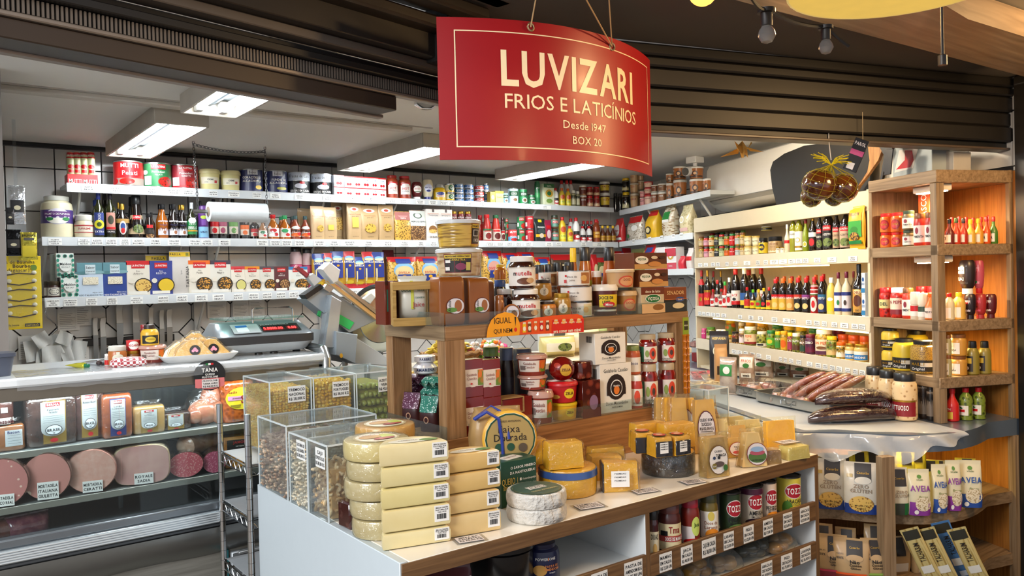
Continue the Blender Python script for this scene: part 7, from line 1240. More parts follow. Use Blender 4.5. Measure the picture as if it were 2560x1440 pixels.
back=[(2.29+i*.012,2.36)for i in range(6)]
for i,(px,pt,lb)in enumerate(((1668,990,'vacuum packed yellow wedge leaning on the rack, next to the jam jars'),(1690,992,'vacuum packed yellow wedge leaning on the rack, second'),(1716,992,'vacuum packed yellow wedge with maroon ringed label, third'))):
 p=on_line(Vector((0,2.335-.03*i,CT)),XW,px);vac(0,0,62,pt+4,lb,[RX2,YEL,ORN][i],None if i<2 else ovl('7a2a2a','d8d0d0','t Valor 0 .5 .1 K .5'),-.5,.12,base=p)
p=on_line(Vector((0,2.19,CT)),XW,1765);vac(0,0,66,1000,'tall wedge with oval cow label and price print',RX2,ovl('5a2030','d8d4d8','b QUEIJO_BOM 0 .62 .055 2a2024 .5;b SUCESSO 0 .54 .055 2a2024 .4;b R$_132,00_KG 0 .46 .05 2a2024 .56;r -.24 .24 .4 .41 K;e -.08 .28 .1 .05 K;e .1 .26 .1 .06 3a3a3a;e 0 .2 .16 .03 3a3a3a'),-.45,.1,base=p,topw=.75)
p=on_line(Vector((0,2.30,CT)),XW,1752);vac(0,0,62,1010,'pale yellow wedge behind the oval cow label',YEL,None,-.4,.1,base=p)
RND=SP('d8b468','9a7434',14,.55,.35,.4,.2,.2,'n')
vac(1786,1190,66,1092,'brown rind wedge with white tulha label at the counter edge',RND,'e 0 .44 .42 .37 6a4a2a;e 0 .44 .4 .35 e4dcd4;t QUEIJO 0 .66 .05 K .4;b TUMACA .1 .56 .07 K .45;e -.2 .5 .06 .04 2a3a5a;e 0 .5 .06 .04 K;e 0 .34 .22 .07 5a4a44;e -.22 .3 .1 .07 7a6a1c;e .26 .24 .1 .08 3a6a2a;t DULAC -.22 .3 .04 W .16',-.28,.04,d=.05,topw=.92)
vac(1880,1165,66,1082,'pale wedge with round landscape label at the counter edge',SP('eccb84','dcb468',10,.5,.3,.5,.3,.1,'n'),'e .1 .38 .42 .34 7a2a2a;e .1 .38 .39 .32 d8d0d0;e .1 .3 .36 .18 4a6a2a;e .1 .42 .3 .08 a84a5a;e .1 .52 .26 .08 8aa8c8;t ARTESANAL .1 .2 .05 K .5',-.5,.1,d=.05,topw=.5)
p=on_line(Vector((0,2.06,CT)),XW,1838);vac(0,0,60,1095,'wedge with red printed oval half hidden between two wedges',RX2,ovl('a82a2a','e4d8d0','b TULHA 0 .55 .08 3a2a2a .4;t AZUL 0 .45 .07 3a2a2a .4;e 0 .28 .22 .08 c84a4a'),-.4,.1,base=p)
p=on_line(Vector((0,2.02,CT)),XW,1950);vac(0,0,78,1052,'bright yellow square block in clear pack at the counter end',YEL,None,-.45,.1,base=p,topw=.98)
p=on_line(Vector((0,2.16,CT)),XW,1872);vac(0,0,74,1050,'pale cheese in clear pack behind the landscape label',SP('ead9a4','d8c488',12,.5,.3,.5,.3,.1,'n'),None,-.4,.1,base=p);p=on_line(Vector((0,2.24,CT)),XW,1835);vac(0,0,66,1042,'pale cheese in clear pack deeper by the raisins',SP('e8d8a4','d4c088',12,.5,.3,.5,.3,.1,'n'),None,-.35,.1,base=p)
c=at0(1925,1158);chunk(c,.07,.05,.055,'small dark crusted cheese in clear film at the counter edge',SP('c8a468','6a3a1c',12,.5,.3,.5,.3,.1,'n'),-.3,CT+.0005);c=at0(1985,1145);t=chunk(c,.11,.06,.05,'low pale yellow cheese in clear film at the counter end',SP('f0e08c','dccb70',10,.5,.3,.5,.3,.08,'n'),-.2,CT+.0005)
for i,(px,yy,wp,yt,mat)in enumerate(((1702,2.27,50,996,0),(1800,2.19,58,1048,1),(1846,2.14,56,1064,0),(1905,2.10,60,1068,1))):
 p=on_line(Vector((0,yy,CT)),XW,px);vac(0,0,wp,yt,'pale wedge in clear pack %s'%['squeezed beside the oval cow label','before the raisin box','behind the red printed oval','behind the small dark crusted cheese'][i],[RX2,SP('efdca6','dcc88a',12,.5,.3,.4,.3,.1,'n')][mat],None,-.55+.1*i,.14,base=p,topw=.7)
def card(px,py,wpx,hpx,lines,lb,z=CT,rot=None):
 p=atz(px,py,z);Z=pix(p)[2];w=wpx*Z/F;rot=-.25 if rot is None else rot;t=thing('price_card',lb,'price card',(p.x,p.y,z+.001),rot);hh=w*.62
 m=MB(FILM('f4f4f4',.25));m.box(-w*.62,-hh*.65,0,w*.62,hh*.65,.002);m.build('acrylic_plate',t)
 m=MB(M('e2d8d4',.5));m.box(-w/2,-hh/2,.002,w/2,hh/2,.003);n=len(lines)
 for i,s in enumerate(lines):V,Fa=text2d(s,hh/(n+.6)*.62,True,w*.9);m.add([(a,b+hh*(.5-(i+.8)/(n+.6)),.0036)for a,b in V],Fa,INK)
 m.build('paper',t)
card(1174,1350,66,26,['SERRA DA','CANASTRA','R$ 70,00 KG'],'price card for canastra cheese before the second stack');card(1472,1267,66,26,['PARMESAO','FAIXA AZUL','R$ 100,00 KG'],'price card for blue band parmesan at the counter edge');card(1612,1229,58,24,['PARMESAO','URUGUAIO','R$ 98,00 KG'],'price card beside the black rind wedge');card(1733,1206,54,20,['PARMESAO','GIULIANO','R$ 110,00 KG'],'price card before the black rind wheel')
card(1968,1106,50,16,['PARMESAO CUNHA','R$ 130,00 KG'],'price card lying on the low pale cheese',z=CT+.055)
# ------ inside the cheese counter
def K(sh,x0,x1,y,ty,c1,c2,dec,lb,o=.0,n=24,**k):return I(sh,ty,x0,x1,y,c1,c2,dec,lb,o=o,n=n,face=.7,**k)
onk='on the counter shelf'
K('k1',1622,1648,1278,'jar','wine','K','r -.7 .7 .1 .6 d8ceb0;b DUAS 0 .5 .1 K .7;e 0 .25 .2 .12 c8a05a','jar with cream label partly behind the divider '+onk);K('k1',1646,1703,1262,'jar','4a1a14','6a3a34','r -.65 .65 .1 .64 e0d0a4;b Tma .1 .52 .13 8a1a1c .5;r -.65 .65 .28 .4 a8403a;b DOCE_DE_MAMAO .1 .34 .07 W .8;r -.5 -.2 .4 .5 K','papaya preserve jar with cream label '+onk);K('k1',1703,1750,1248,'jar','7a2014','a8283a','r -.65 .1 .1 .46 e0d4d0;e .2 .46 .26 .2 c8d86a;b Jaca .22 .5 .08 2a4a1a .3;e .0 .14 .5 .08 R','jackfruit preserve jar with red checked lid '+onk);K('k1',1750,1796,1236,'jar','6a5a1c','4a4a2a','r -.65 .65 .1 .66 ece6d8;e 0 .56 .18 .1 d8c05a;t Doce_de 0 .42 .07 8a4a2a .7;t Laranja 0 .33 .07 8a4a2a .7;e .05 .18 .36 .12 e0861c','orange preserve jar with white label '+onk)
toz='r -.78 .78 .06 .94 %s;e .12 .62 .42 .2 e8dcd8;e .12 .62 .39 .18 a8182a;b TOZZI .12 .62 .15 W .66;b %s .12 .36 .1 K .7;t EM_CALDA .12 .27 .05 K .5;%s'
K('k1',1800,1852,1228,'can','tin','','r -.78 -.3 .06 .94 6a7a5a;'+toz%('2a3c24','FIGO','e .2 .16 .4 .1 5a7a3a'),'dark green fig tin '+onk,n=28);K('k1',1852,1906,1213,'can','tin','',toz%('c8bca8','AMEIXA','r -.78 .78 .8 .94 4a1a34;e .1 .14 .5 .1 2a1420'),'plum tin with grey label '+onk,n=28);K('k1',1900,1942,1202,'can','tin','',toz%('e0c8b0','PESSEGO','e .15 .16 .36 .12 e0861c'),'peach tin with pale orange label '+onk,n=28);K('k1',1942,2002,1188,'can','tin','',toz%('d8c84a','ABACAXI','e -.2 .18 .2 .2 4a7a2a;e .2 .14 .36 .1 e8c02c'),'pineapple tin with yellow label at the counter end',n=28)
for o_ in ITEMS[-4:]:
 r_=max(v.co.x for c_ in o_.children for v in c_.data.vertices);h_=max(v.co.z for c_ in o_.children for v in c_.data.vertices);m=MB(M('1c1c1c',.35));m.lathe([(r_*.95,h_*.97),(r_*1.03,h_*.975),(r_*1.03,h_*1.004),(r_*.9,h_*1.008),(r_*.88,h_*.985)],28);m.build('lid',o_)
FR=random.Random(12)
for i,(x0,x1,y,c,c2)in enumerate(((1625,1700,1400,'1c1418','5a3a3a'),(1700,1780,1380,'8a5a1c','c89a4a'),(1765,1850,1372,'b09470','8a6a44'),(1835,1915,1348,'5a5a50','3a3a34'),(1905,1990,1335,'b8956a','8a643a'))):
 p=on_line(Vector((0,CY0+.09+.03*(i%2),ZL2)),XW,(x0+x1)/2);Z=pix(p)[2];w=(x1-x0)*Z/F*1.15;hh=max(.05,zfor((p.x,p.y),y)-ZL2)
 t=thing('candied_fruit_bag','clear bag of %s on the lowest counter shelf'%['dark candied plums','amber candied peel','pale candied pineapple','dark green candied figs','pale candied orange halves'][i],'bag',(p.x,p.y,ZL2+.0005),FR.uniform(-.3,.3))
 for k in range(7):m=MB(SP(c,c2,18,.45,.3,.5,.3,.3,'n'));a=FR.uniform(.025,.04);m.ball((FR.uniform(-.36,.36)*w,FR.uniform(-.03,.04),a*.62+(.02 if k>4 else 0)),a,a*.9,a*.62,n=12,m=8);m.build('candied_fruit',t)
 m=MB(FILM('fbfbf6',.35,.1,.9,24,.08));q_=random.Random(i);m.rings([[(x*(1+.08*sin(7*j+zz*80)),y*(1+.1*cos(5*j)),zz)for j,(x,y)in enumerate(superell(w*s/2,.06*s,22,.7))]for zz,s in((0.001,.8),(.015,1),(hh*.6,.95),(hh*.9,.55),(hh,.2),(hh+.025,.34))],None,False);m.build('plastic_bag',t)
p=on_line(Vector((0,CY0+.12,ZL3)),XW,1356);Z=pix(p)[2];t=thing('peanut_butter_jar','big navy peanut butter jar in the open counter bay','jar',(p.x,p.y,ZL3+.0005),-.55);hh=zfor(p,1352)-ZL3;ww=88*Z/F
for a,b in make('bigjar',ww,hh,'1c2148','1a1e40','b POWER1ONE .05 .66 .065 W .6;r .11 .13 .62 .7 e0661a;e -.12 .38 .2 .14 c8944a;b PASTA_DE .22 .48 .06 d8864a .4;b AMENDOIM .22 .40 .06 d8864a .44;t integral .22 .32 .035 W .3',n=30):obj(a,b,t)
p=on_line(Vector((0,CY0+.16,ZL3)),XW,1255);t=thing('black_drum','wide black lidded drum in the dark counter bay','drum',(p.x,p.y,ZL3+.0005));m=MB(M('141314',.3,coat=.3));m.lathe([(.09,0),(.098,.01),(.1,.12),(.092,.125)],30);m.build('drum_body',t);m=MB(M('141314',.3,coat=.3));m.lathe([(.098,.125),(.106,.128),(.106,.142),(.095,.146)],30);m.build('lid',t)
p=on_line(Vector((0,CY0+.1,ZL3)),XW,1112);t=thing('snack_pouch','maroon pouch with white label in the dark counter bay','bag',(p.x,p.y,ZL3+.0005),-.4)
for a,b in make('bag',.16,.14,'4a1420','','r .1 .48 .3 .75 e4e0dc;e -.2 .5 .2 .2 8a3a44',.08):obj(a,b,t)
# ------ deli case
DY,DB=3.40,4.0;DX0=-.75;DX1=aty(812,892,DY).x;DT=1.225;DG=aty(626,1262,DY).x+.12
t=thing('deli_case','refrigerated glass deli case filled with hams, sausages and mortadella','display case',(DX0,DY,0));DC=t;dl,dd=DX1-DX0,DB-DY
def db(nm,a,mat,b=.002):return MB(mat).box(*a,b=b).build(nm,DC)
db('top_slab',(0,-.015,DT-.035,dl,dd,DT),M('e4e8ea',.2,coat=.4,var=.03),.008);db('top_frame',(0,0,DT-.085,dl,.05,DT-.035),M('7c7468',.35,.6));db('lamp_housing',(0,.05,DT-.07,dl,.16,DT-.035),M('9aa0a4',.3,.7))
MB(M('f4fbff',emit=16)).box(.1,.075,DT-.082,dl-.15,.10,DT-.072).build('case_lamp',DC)
GLS=FILM('f0f5f5',.2,.03,milky=.006)
zr=.60
xs=[0,aty(300,1050,DY).x-DX0,dl-.01]
for a,b in zip(xs,xs[1:]):db('glass_pane',(a+.001,.003,zr+.05,b-.001,.009,DT-.085),GLS,0)
db('end_wall',(dl-.03,.0,0,dl,dd,DT-.035),M('8a8f92',.35,.6));db('back_wall',(0,dd-.03,0,dl,dd,DT-.035),M('6a6e70',.4,.4))
for k,(y0,z0,y1,z1,mat)in enumerate(((-.03,zr+.02,.02,zr+.055,M('8d949a',.3,.8)),(-.045,zr-.03,.02,zr+.02,M('c8d2d8',.25,.7)),(-.03,zr-.05,.02,zr-.03,M('5e6266',.4,.6)))):db('front_rail',(0,y0,z0,dl,y1,z1),mat,.006)
m=MB(M('f0f6fa',.25,.5))
for k in range(5):m.box(0,-.0475,zr-.024+k*.009,dl,-.044,zr-.020+k*.009)
m.build('rail_rib',DC)
m=MB(M('9c9e9c',.3,.85,var=.15,scale=5));m.grid(lambda u,v:(u*dl,-.03+.09*v*v,zr-.05-.13*v+.004*sin(u*31)*v),40,8);m.build('kick_panel',DC)
db('base_panel',(0,.065,.06,dl-.03,.09,zr-.17),WOOD('8c8980','706d64',0,.6));
gx0=aty(575,1400,DY+.06).x-DX0;vg=db('vent_frame',(gx0,.04,.1,gx0+.34,.066,zr-.19),M('9a9ea0',.4,.5),.006)
for k in range(9):MB(M('b4b8ba',.4,.5)).box(gx0+.03,.032,.14+k*.032,gx0+.31,.05,.152+k*.032,b=.003).build('slat',vg)
db('edge_tape',(gx0-.03,.055,.1,gx0-.006,.07,zr-.18),M('2a6a70',.5),.001)
for z0,nm in((.935,'upper'),(.742,'lower')):
 db('shelf_board',(0,.11 if nm=='upper' else.075,z0-.004,dl-.03,dd-.03,z0),M('a8b0b0',.3,.4));db('shelf_edge',(0,.105 if nm=='upper' else.07,z0-.022,dl-.03,.112 if nm=='upper' else.077,z0+.004),M('a9a89e',.3,.6))
db('case_floor',(0,.02,zr-.01,dl-.03,dd-.03,zr),M('7a8082',.35,.3))
m=MB(M('b8bcc0',.3,.6));x0_=aty(330,960,DY+.45).x-DX0
m.box(x0_,dd-.06,1.08,dl-.04,dd-.03,1.16);[m.box(x0_+i*.02,dd-.068,1.085,x0_+i*.02+.008,dd-.06,1.155,M('5a5e60',.4))for i in range(28)];m.build('air_grille',DC)
for x in(300,560):xx=aty(x,1200,DY+.3).x-DX0;db('shelf_post',(xx,.35,zr,xx+.02,.37,DT-.09),M('8a9092',.35,.6))
shelf('d1',(0,DY+.125),(1,0),.9355,0,(0,1));shelf('d2',(0,DY+.085),(1,0),.7425,0,(0,1))
meatD=SP('3a241e','5a3a30',34,.4,.2,.9,.25,.25,'n');meatM=SP('4a2a24','6a4038',40,.4,.2,.9,.25,.25,'n');hamO=SP('a8582c','7a3414',24,.45,.25,.8,.25,.2,'n');hamP=SP('d89a78','c06a54',20,.5,.2,.9,.25,.4,'n');baco=SP('b87848','8a5028',30,.45,.22,.8,.25,.2,'n');hamY=SP('d0a86a','b08850',16,.45,.22,.8,.3,.15,'n');hamH=SP('b8581c','8a3a10',60,.42,.2,.9,.2,.2)
BAGF=FILM('fafaf8',.3,.1,.8,22,.015)
bern=lambda a,b,bg:(lambda a,b:f'r -.26 .26 .06 .9 {bg};r -.24 .24 .36 .88 d4dce0;e 0 .34 .24 .14 d4dce0;r -.14 .14 .79 .86 b8242a;b BERNA 0 .825 .045 W .26;t {a} 0 .73 .04 K .4;t {b} 0 .68 .035 K .4;r -.2 .2 .6 .605 6a7074;r -.2 .2 .56 .565 6a7074;r -.2 .2 .52 .525 6a7074;r -.2 .2 .48 .485 6a7074;e 0 .33 .17 .1 K;e 0 .33 .155 .09 d4dce0;b BRASIL 0 .33 .05 K .28;t SIF 0 .27 .03 K .1;e 0 .13 .08 .04 b8242a')(a.replace(' ','_'),b.replace(' ','_')or '.')
def meat(x0,x1,y,mat,dec,lb,o=.03,d=.09,tilt=0,e=.4,film=True):
 I('d1','loaf',x0,x1,y,mat,'',dec,lb,o=o,d=d,tilt=tilt,e=e);r=ITEMS[-1]
 if film:
  v=r.children[0].data.vertices;w=max(a.co.x for a in v);h=max(a.co.z for a in v);m=MB(BAGF)
  m.rings([[(x*(1+.03*sin(j*9+zz*60)),y_,zz)for j,(x,y_)in enumerate(superell(w*s,dd_,22,.5))]for zz,s,dd_ in((.001,1.03,d/2+.004),(h*.5,1.06,d/2+.008),(h*.96,1.02,d/2+.003),(h+.006,.7,.012),(h+.02,.85,.004))],None,False);m.build('vacuum_bag',r)
 return r
_SPEC.update(gold2=lambda:M('b8923a',.3,.4),navy2=lambda:M('2a3a8a',.35,coat=.3))
meat(-40,62,1062,baco,'r .0 .42 .2 .8 d4dce4;b Bacon .2 .72 .1 2a3a7a .36;r .06 .38 .6 .61 6a7074;r .06 .38 .5 .51 6a7074;r .06 .38 .4 .41 6a7074;r .06 .38 .3 .31 6a7074','bacon slab with white label at the left end of the deli case',d=.10);bt=zfor(ITEMS[-1].location,1062)
I('d1','loaf',-50,34,1000,meatM,'','r -.5 .48 .04 .3 d8d4cc;b Bresaola .18 .16 .16 5a1a24 .6;r .1 .3 .5 .7 W','dark red bresaola pack lying on the bacon slab',z=bt+.003,o=.03,d=.09)
meat(64,190,988,meatD,bern('Pastrami','fatiado','gold2').replace('-.26','-.2'),'large dark pastrami with gold edged label',tilt=.1);meat(180,258,968,meatM,bern('Roast Beef','','gold2'),'tall dark roast beef with gold edged label',o=.06,tilt=.05);meat(254,328,984,hamO,bern('Lombo','Condimentado','navy2'),'orange seasoned loin with blue edged label',o=.02)
meat(330,410,1014,hamY,bern('Lombo','Tipo Canadense','gold2'),'pale yellow loin with gold edged label',o=.03,tilt=-.08);meat(398,474,1030,meatD,bern('Roast Beef','','gold2'),'short dark roast beef with red topped label',o=.04,tilt=-.1)
p=on_line(Vector((0,DY+.23,.9355)),XW,512);Z=pix(p)[2];t=thing('smoked_chicken','pinkish whole smoked chicken in a clear bag','meat',p);m=MB(hamP);m.ball((0,0,.055),.072,.06,.058,n=20,m=12);m.ball((.03,0,.10),.05,.045,.07,n=18,m=10);m.ball((-.05,-.03,.045),.042,.03,.035,n=14,m=9);m.ball((.05,-.035,.05),.035,.026,.05,n=14,m=9);m.build('body',t);m=MB(BAGF);m.rings([[(x*(1+.05*sin(j*5+zz*50)),y,zz)for j,(x,y)in enumerate(superell(a,b,24,.8))]for zz,a,b in((.001,.07,.06),(.05,.088,.075),(.11,.08,.06),(.17,.03,.03),(.19,.012,.012),(.215,.035,.02))],None,False);m.build('plastic_bag',t)
I('d1','loaf',551,632,950,hamH,'','e 0 .58 .42 .26 e0c82a;b Sadia -.22 .74 .06 8a1a1c .3;r -.36 .2 .54 .64 c88ab0;b S .08 .56 .18 8a1a1c .2;t presunto -.1 .6 .04 K .4;r -.3 .0 .4 .44 8a7a1a','honey ham with round yellow label beside the wire rack',o=.02,d=.12,e=.8)
def log(x,y,rx,rz,ty_,lb,mat,rindm,dec=None,Ld=.2,o=0,sh='d2',flat=False):
 s=SHELF[sh];p=on_line(Vector((0,DY+.10+o,s['z'])),XW,x);Z=pix(p)[2];a,b=rx*Z/F*1.03,rz*Z/F
 t=thing(ty_,lb,'cold cut',(p.x,DY+.10+o,s['z']+.0005),-.22);e=.55 if flat else 1
 def sec(k,y):return[(x_*a*k,y,z_*b*k+b)for x_,z_ in superell(1,1,36,e)]
 m=MB(rindm);m.rings([sec(.96,0),sec(1,.008),sec(1,Ld-.02),sec(.75,Ld)][::1]);m.build('casing',t)
 m=MB(mat);m.add([(0,-.0012,b)]+[(q[0],-.0012,q[2])for q in sec(.95,0)],[(0,1+(i+1)%36,1+i)for i in range(36)]);m.build('cut_face',t)
 m=MB(BAGF);m.rings([sec(1.0,-.004),sec(1.03,.02),sec(1.03,.08)],None,False);m.build('film_wrap',t)
 if dec:o_=tagmesh(dec,min(.07,a*.95),.022*len(dec)).build('name_card',t);o_.location=(a*.06,-.010,.006)
 return t
mort=SP('c88a80','f0d8c4',26,.24,.3,.5,.03,.05);mort2=SP('d8a494','e0b8a8',50,.4,.3,.5,.2,.05,'n');mort0=SP('c4807a','ecccb8',40,.16,.3,.5,.03,.05);hamc=SP('d8b0a4','c08a88',9,.45,.3,.5,.2,.1,'n');sal=SP('c05a64','e0a8a0',150,.3,.3,.5,.12,.1);sal2=SP('a84a64','d890a0',160,.3,.3,.5,.12,.1)
dk_=SP('3a241c','6a4434',20,.45,.25,.8,.25,.15,'n')
log(6,1245,58,62,'mortadella','pork mortadella cut open, at the left end of the lower deli shelf',mort0,dk_,['MORTADELA','PORCO REAL']);log(118,1230,54,60,'mortadella','italian mortadella with large white fat cubes',mort,dk_,['MORTADELA','ITALIANA','GIULIETTA']);log(229,1205,57,55,'mortadella','plain pale pink mortadella, third from the case end',mort2,SP('d0988a','b87868',20,.5,.3,.6),['MORTADELA','CERATTI']);log(356,1190,64,50,'cooked_ham','wide oval cooked ham with pale fat edge',hamc,SP('e4cfae','d0b088',14,.5,.3,.6),['ROYALE','SADIA'],flat=True);log(466,1184,41,33,'salami','red cut salami half round in film',sal,dk_,None,.16);log(537,1180,28,28,'salami','small purple red salami beside the orange cheese',sal2,dk_,None,.16)
p=on_line(Vector((0,DY+.22,.7425)),XW,492);t=thing('rolled_meat','rolled pale meat in net with barcode sticker','meat',(p.x,DY+.2,.7425+.076),-.9);
m=MB(SP('a8806a','d8c0a8',18,.45,.3,.6,.2,.3,'n'));m.T=Matrix.Translation((0,0,.045))@Matrix.Rotation(pi/2,4,'X');m.lathe([(.03,-.09),(.045,-.08),(.045,.08),(.03,.09)],20);m.build('body',t);m=MB();S_=lambda a,b,off:(.046*sin(a/.046),-.03+b,.045+.046*cos(a/.046));decals(m,S_,.09,.06,'r -.4 .4 .1 .9 d8e0e8;r -.3 .3 .5 .55 K;r -.3 .3 .3 .35 K',False);m.build('price_sticker',t)
p=on_line(Vector((0,DY+.18,.7425)),XW,600);Z=pix(p)[2];t=thing('cheese_block','orange cheddar block with dark label on the lower deli shelf','cheese',(p.x,DY+.17,.743),-.1);MB(SP('e0962c','c87a1c',12,.5,.25,.6)).box(-.075,-.04,0,.075,.05,.072,b=.006).build('body',t);m=MB();decals(m,lambda a,b,off:(a,-.04-off,b),.15,.072,'r .0 .4 .1 .85 2a2a20;b CHEDDAR .2 .6 .16 W .3;r .05 .16 .15 .4 W');m.build('label',t)
t=thing('ham_pack','ham pack with black label on the orange cheddar','meat',(p.x-.01,DY+.175,.8155),-.15);MB(SP('d09a5a','b8783a',14,.5,.25,.6)).box(-.07,-.04,0,.07,.05,.062,b=.01).build('body',t);m=MB();decals(m,lambda a,b,off:(a,-.04-off,b),.14,.062,'r -.36 .4 .12 .8 1e1c1e;b JAMON .02 .62 .18 c8242a .5;t serrano .02 .36 .12 W .4');m.build('label',t)
for i,(x,z)in enumerate(((20,zr),(70,zr),(-20,zr))):
 p=on_line(Vector((0,DY+.12,z)),XW,x);t=thing('sliced_meat_bag',['clear bag of brown sliced meat at the case bottom','clear bag of purple sliced meat at the case bottom, second','clear bag of dark sliced meat at the case bottom edge'][i],'bag',(p.x,DY+.13,zr+.0005),.2*i)
 for a,b in make('pillow',.15,.10,[meatM,SP('5a2a3a','8a5a5a',30,.4,.2,.8,.2,.3,'n'),meatD][i],'','',.08):obj(a,b,t)
for i,x in enumerate((270,350,430)):
 p=on_line(Vector((0,DY+.36,.7425)),XW,x);t=thing('cured_sausage',['dark cured sausage lying behind the mortadella','purple cured sausage in film lying behind the ham','dark cured sausage lying behind the salami'][i],'sausage',(p.x,DY+.38,.7425+.0),.1);m=MB([meatD,SP('5a3444','8a6470',24,.4,.2,.9,.2,.2,'n'),meatM][i]);m.ball((0,0,.06),.1,.05,.06,n=16,m=10);m.build('body',t)
p=aty(524,938,DY-.02);Z=pix(p)[2];r_=38*Z/F;t=thing('round_price_card','round black and pink price card hanging on the deli glass','price card',(p.x,DY-.020,p.z-r_),-.1)
m=MB(M('161618',.3,coat=.3));m.T=Matrix.Translation((0,0,r_))@Matrix.Rotation(pi/2,4,'X');m.lathe([(r_,0),(r_,.002)],36);m.build('card',t);m=MB();decals(m,lambda a,b,off:(a,-.002-off,b),2*r_,2*r_,'r -.46 .46 .12 .4 e07a7a;r -.4 .4 .1 .14 e07a7a;e 0 .14 .3 .1 e07a7a;r -.12 -.04 .84 .9 G;r -.04 .04 .84 .9 W;r .04 .12 .84 .9 R;b TANIA 0 .68 .13 W .5;r -.2 .2 .48 .6 161618;b QUEIJO 0 .54 .06 W .3;b PROVOLONE 0 .45 .06 W .5;r -.26 .26 .1 .38 ece4e0;b PROVOLONE 0 .33 .055 K .46;b TANIA_AURO 0 .24 .055 K .46;b R$_84,00_KG 0 .15 .055 K .46');m.build('label',t)
# ------ on the deli top
shelf('dt',(0,DY+.06),(1,0),DT+.0005,0,(0,1))
def T(x0,x1,y,ty,c1,c2,dec,lb,o=.1,**k):return I('dt',ty,x0,x1,y,c1,c2,dec,lb,o=o,**k)
T(272,316,865,'squat','b0642a','d8d4c8','e 0 .4 .3 .2 dcdcc8;r -.1 .1 .5 .7 dcdcc8;t pate 0 .4 .08 K .3','orange pate jar with white bottle shaped label on the deli top');T(262,276,885,'jar','c8c0b8','W','r -.6 .6 .1 .5 R','tiny jar with red band on the deli top',o=.13);T(316,350,876,'squat','8a5a2a','gold','r -.6 .6 .1 .5 2a4a5a','squat jar with gold lid on the deli top',o=.13)
a=T(317,350,850,'tuna','c8242a','','e 0 .5 .4 .4 W;b PICCANTE 0 .5 .2 R .8','small red round tin on the squat gold lidded jar',z=zfor(ITEMS[-1].location,876)+.001,o=.13)
T(349,415,863,'rtub','gtub','glid',tp,'clear tub of guava paste on the deli top',o=.08,n=24);zt_=zfor(ITEMS[-1].location,863)+.002;T(354,396,812,'mustard','d8a82a','2a1c14','r -.5 .5 .1 .5 1a1a18;e 0 .3 .3 .14 d8b83a;b MAILLE 0 .32 .07 gold .7','dark capped mustard jar standing on the guava tub',z=zt_,o=.08);T(352,372,812,'jar','6a1a14','r','','red lidded jar behind the mustard jar on the guava tub',z=zt_,o=.14)
p=atz(326,918,DT);t=thing('gingham_cloth','folded red and white gingham bundle on the deli top','cloth',(p.x,p.y+.035,DT+.0005),-.05)
mg,nt,bs=_new('gingham');ck=nt.nodes.new('ShaderNodeTexChecker');ck.inputs['Scale'].default_value=90;ck.inputs[1].default_value=(.85,.82,.8,1);ck.inputs[2].default_value=(.4,.04,.05,1);nt.links.new(_coord(nt,1),ck.inputs[0]);nt.links.new(ck.outputs[0],bs.inputs['Base Color'])
m=MB(mg);m.rings([[(x,y,z)for x,y in superell(a,b,20,.6)]for z,a,b in((0,.06,.03),(.008,.068,.036),(.025,.066,.034),(.036,.05,.022),(.038,.02,.01))]);m.build('bundle',t)
for i,(x,y,c)in enumerate(((214,921,'1a6a4a'),(246,914,'3a2a2c'),(268,912,'4a3434'))):
 p=atz(x,y,DT);t=thing('paste_tube',['silver and yellow paste tube with green cap','silver paste tube with dark cap, middle one','silver paste tube with dark cap, next to the orange pate'][i]+' on the deli top','tube',(p.x,p.y,DT+.011),[.5,.35,.2][i])
 m=MB(M('c8ccd0',.2,.9)if i else M('c8c23a',.25,.6));m.rings([[(x_*1,yy,z_)for x_,z_ in superell(a,b,14,1)]for yy,a,b in((.0,.010,.010),(.006,.0135,.0125),(.05,.0145,.010),(.10,.015,.0015))]);m.build('tube_body',t);m=MB(M(c,.35));m.T=Matrix.Rotation(pi/2,4,'X');m.lathe([(.0085,-.002),(.0085,.016),(.006,.018)],12);m.build('cap',t)
p=atz(506,905,DT);t=thing('food_tray','white foam tray of provolone wedges on the deli top','tray',(p.x,p.y+.07,DT+.0005),-.08);m=MB(M('e8e8e6',.4));m.rings([[(x,y,z)for x,y in superell(a,b,24,.35)]for z,a,b in((0,.12,.07),(.004,.13,.08),(.03,.155,.10),(.033,.155,.10),(.028,.145,.092),(.008,.12,.07))]);m.build('tray_shell',t);tp0=t.location
PRV=SP('ecc070','d8a04a',14,.5,.25,.7,.3,.15,'n')
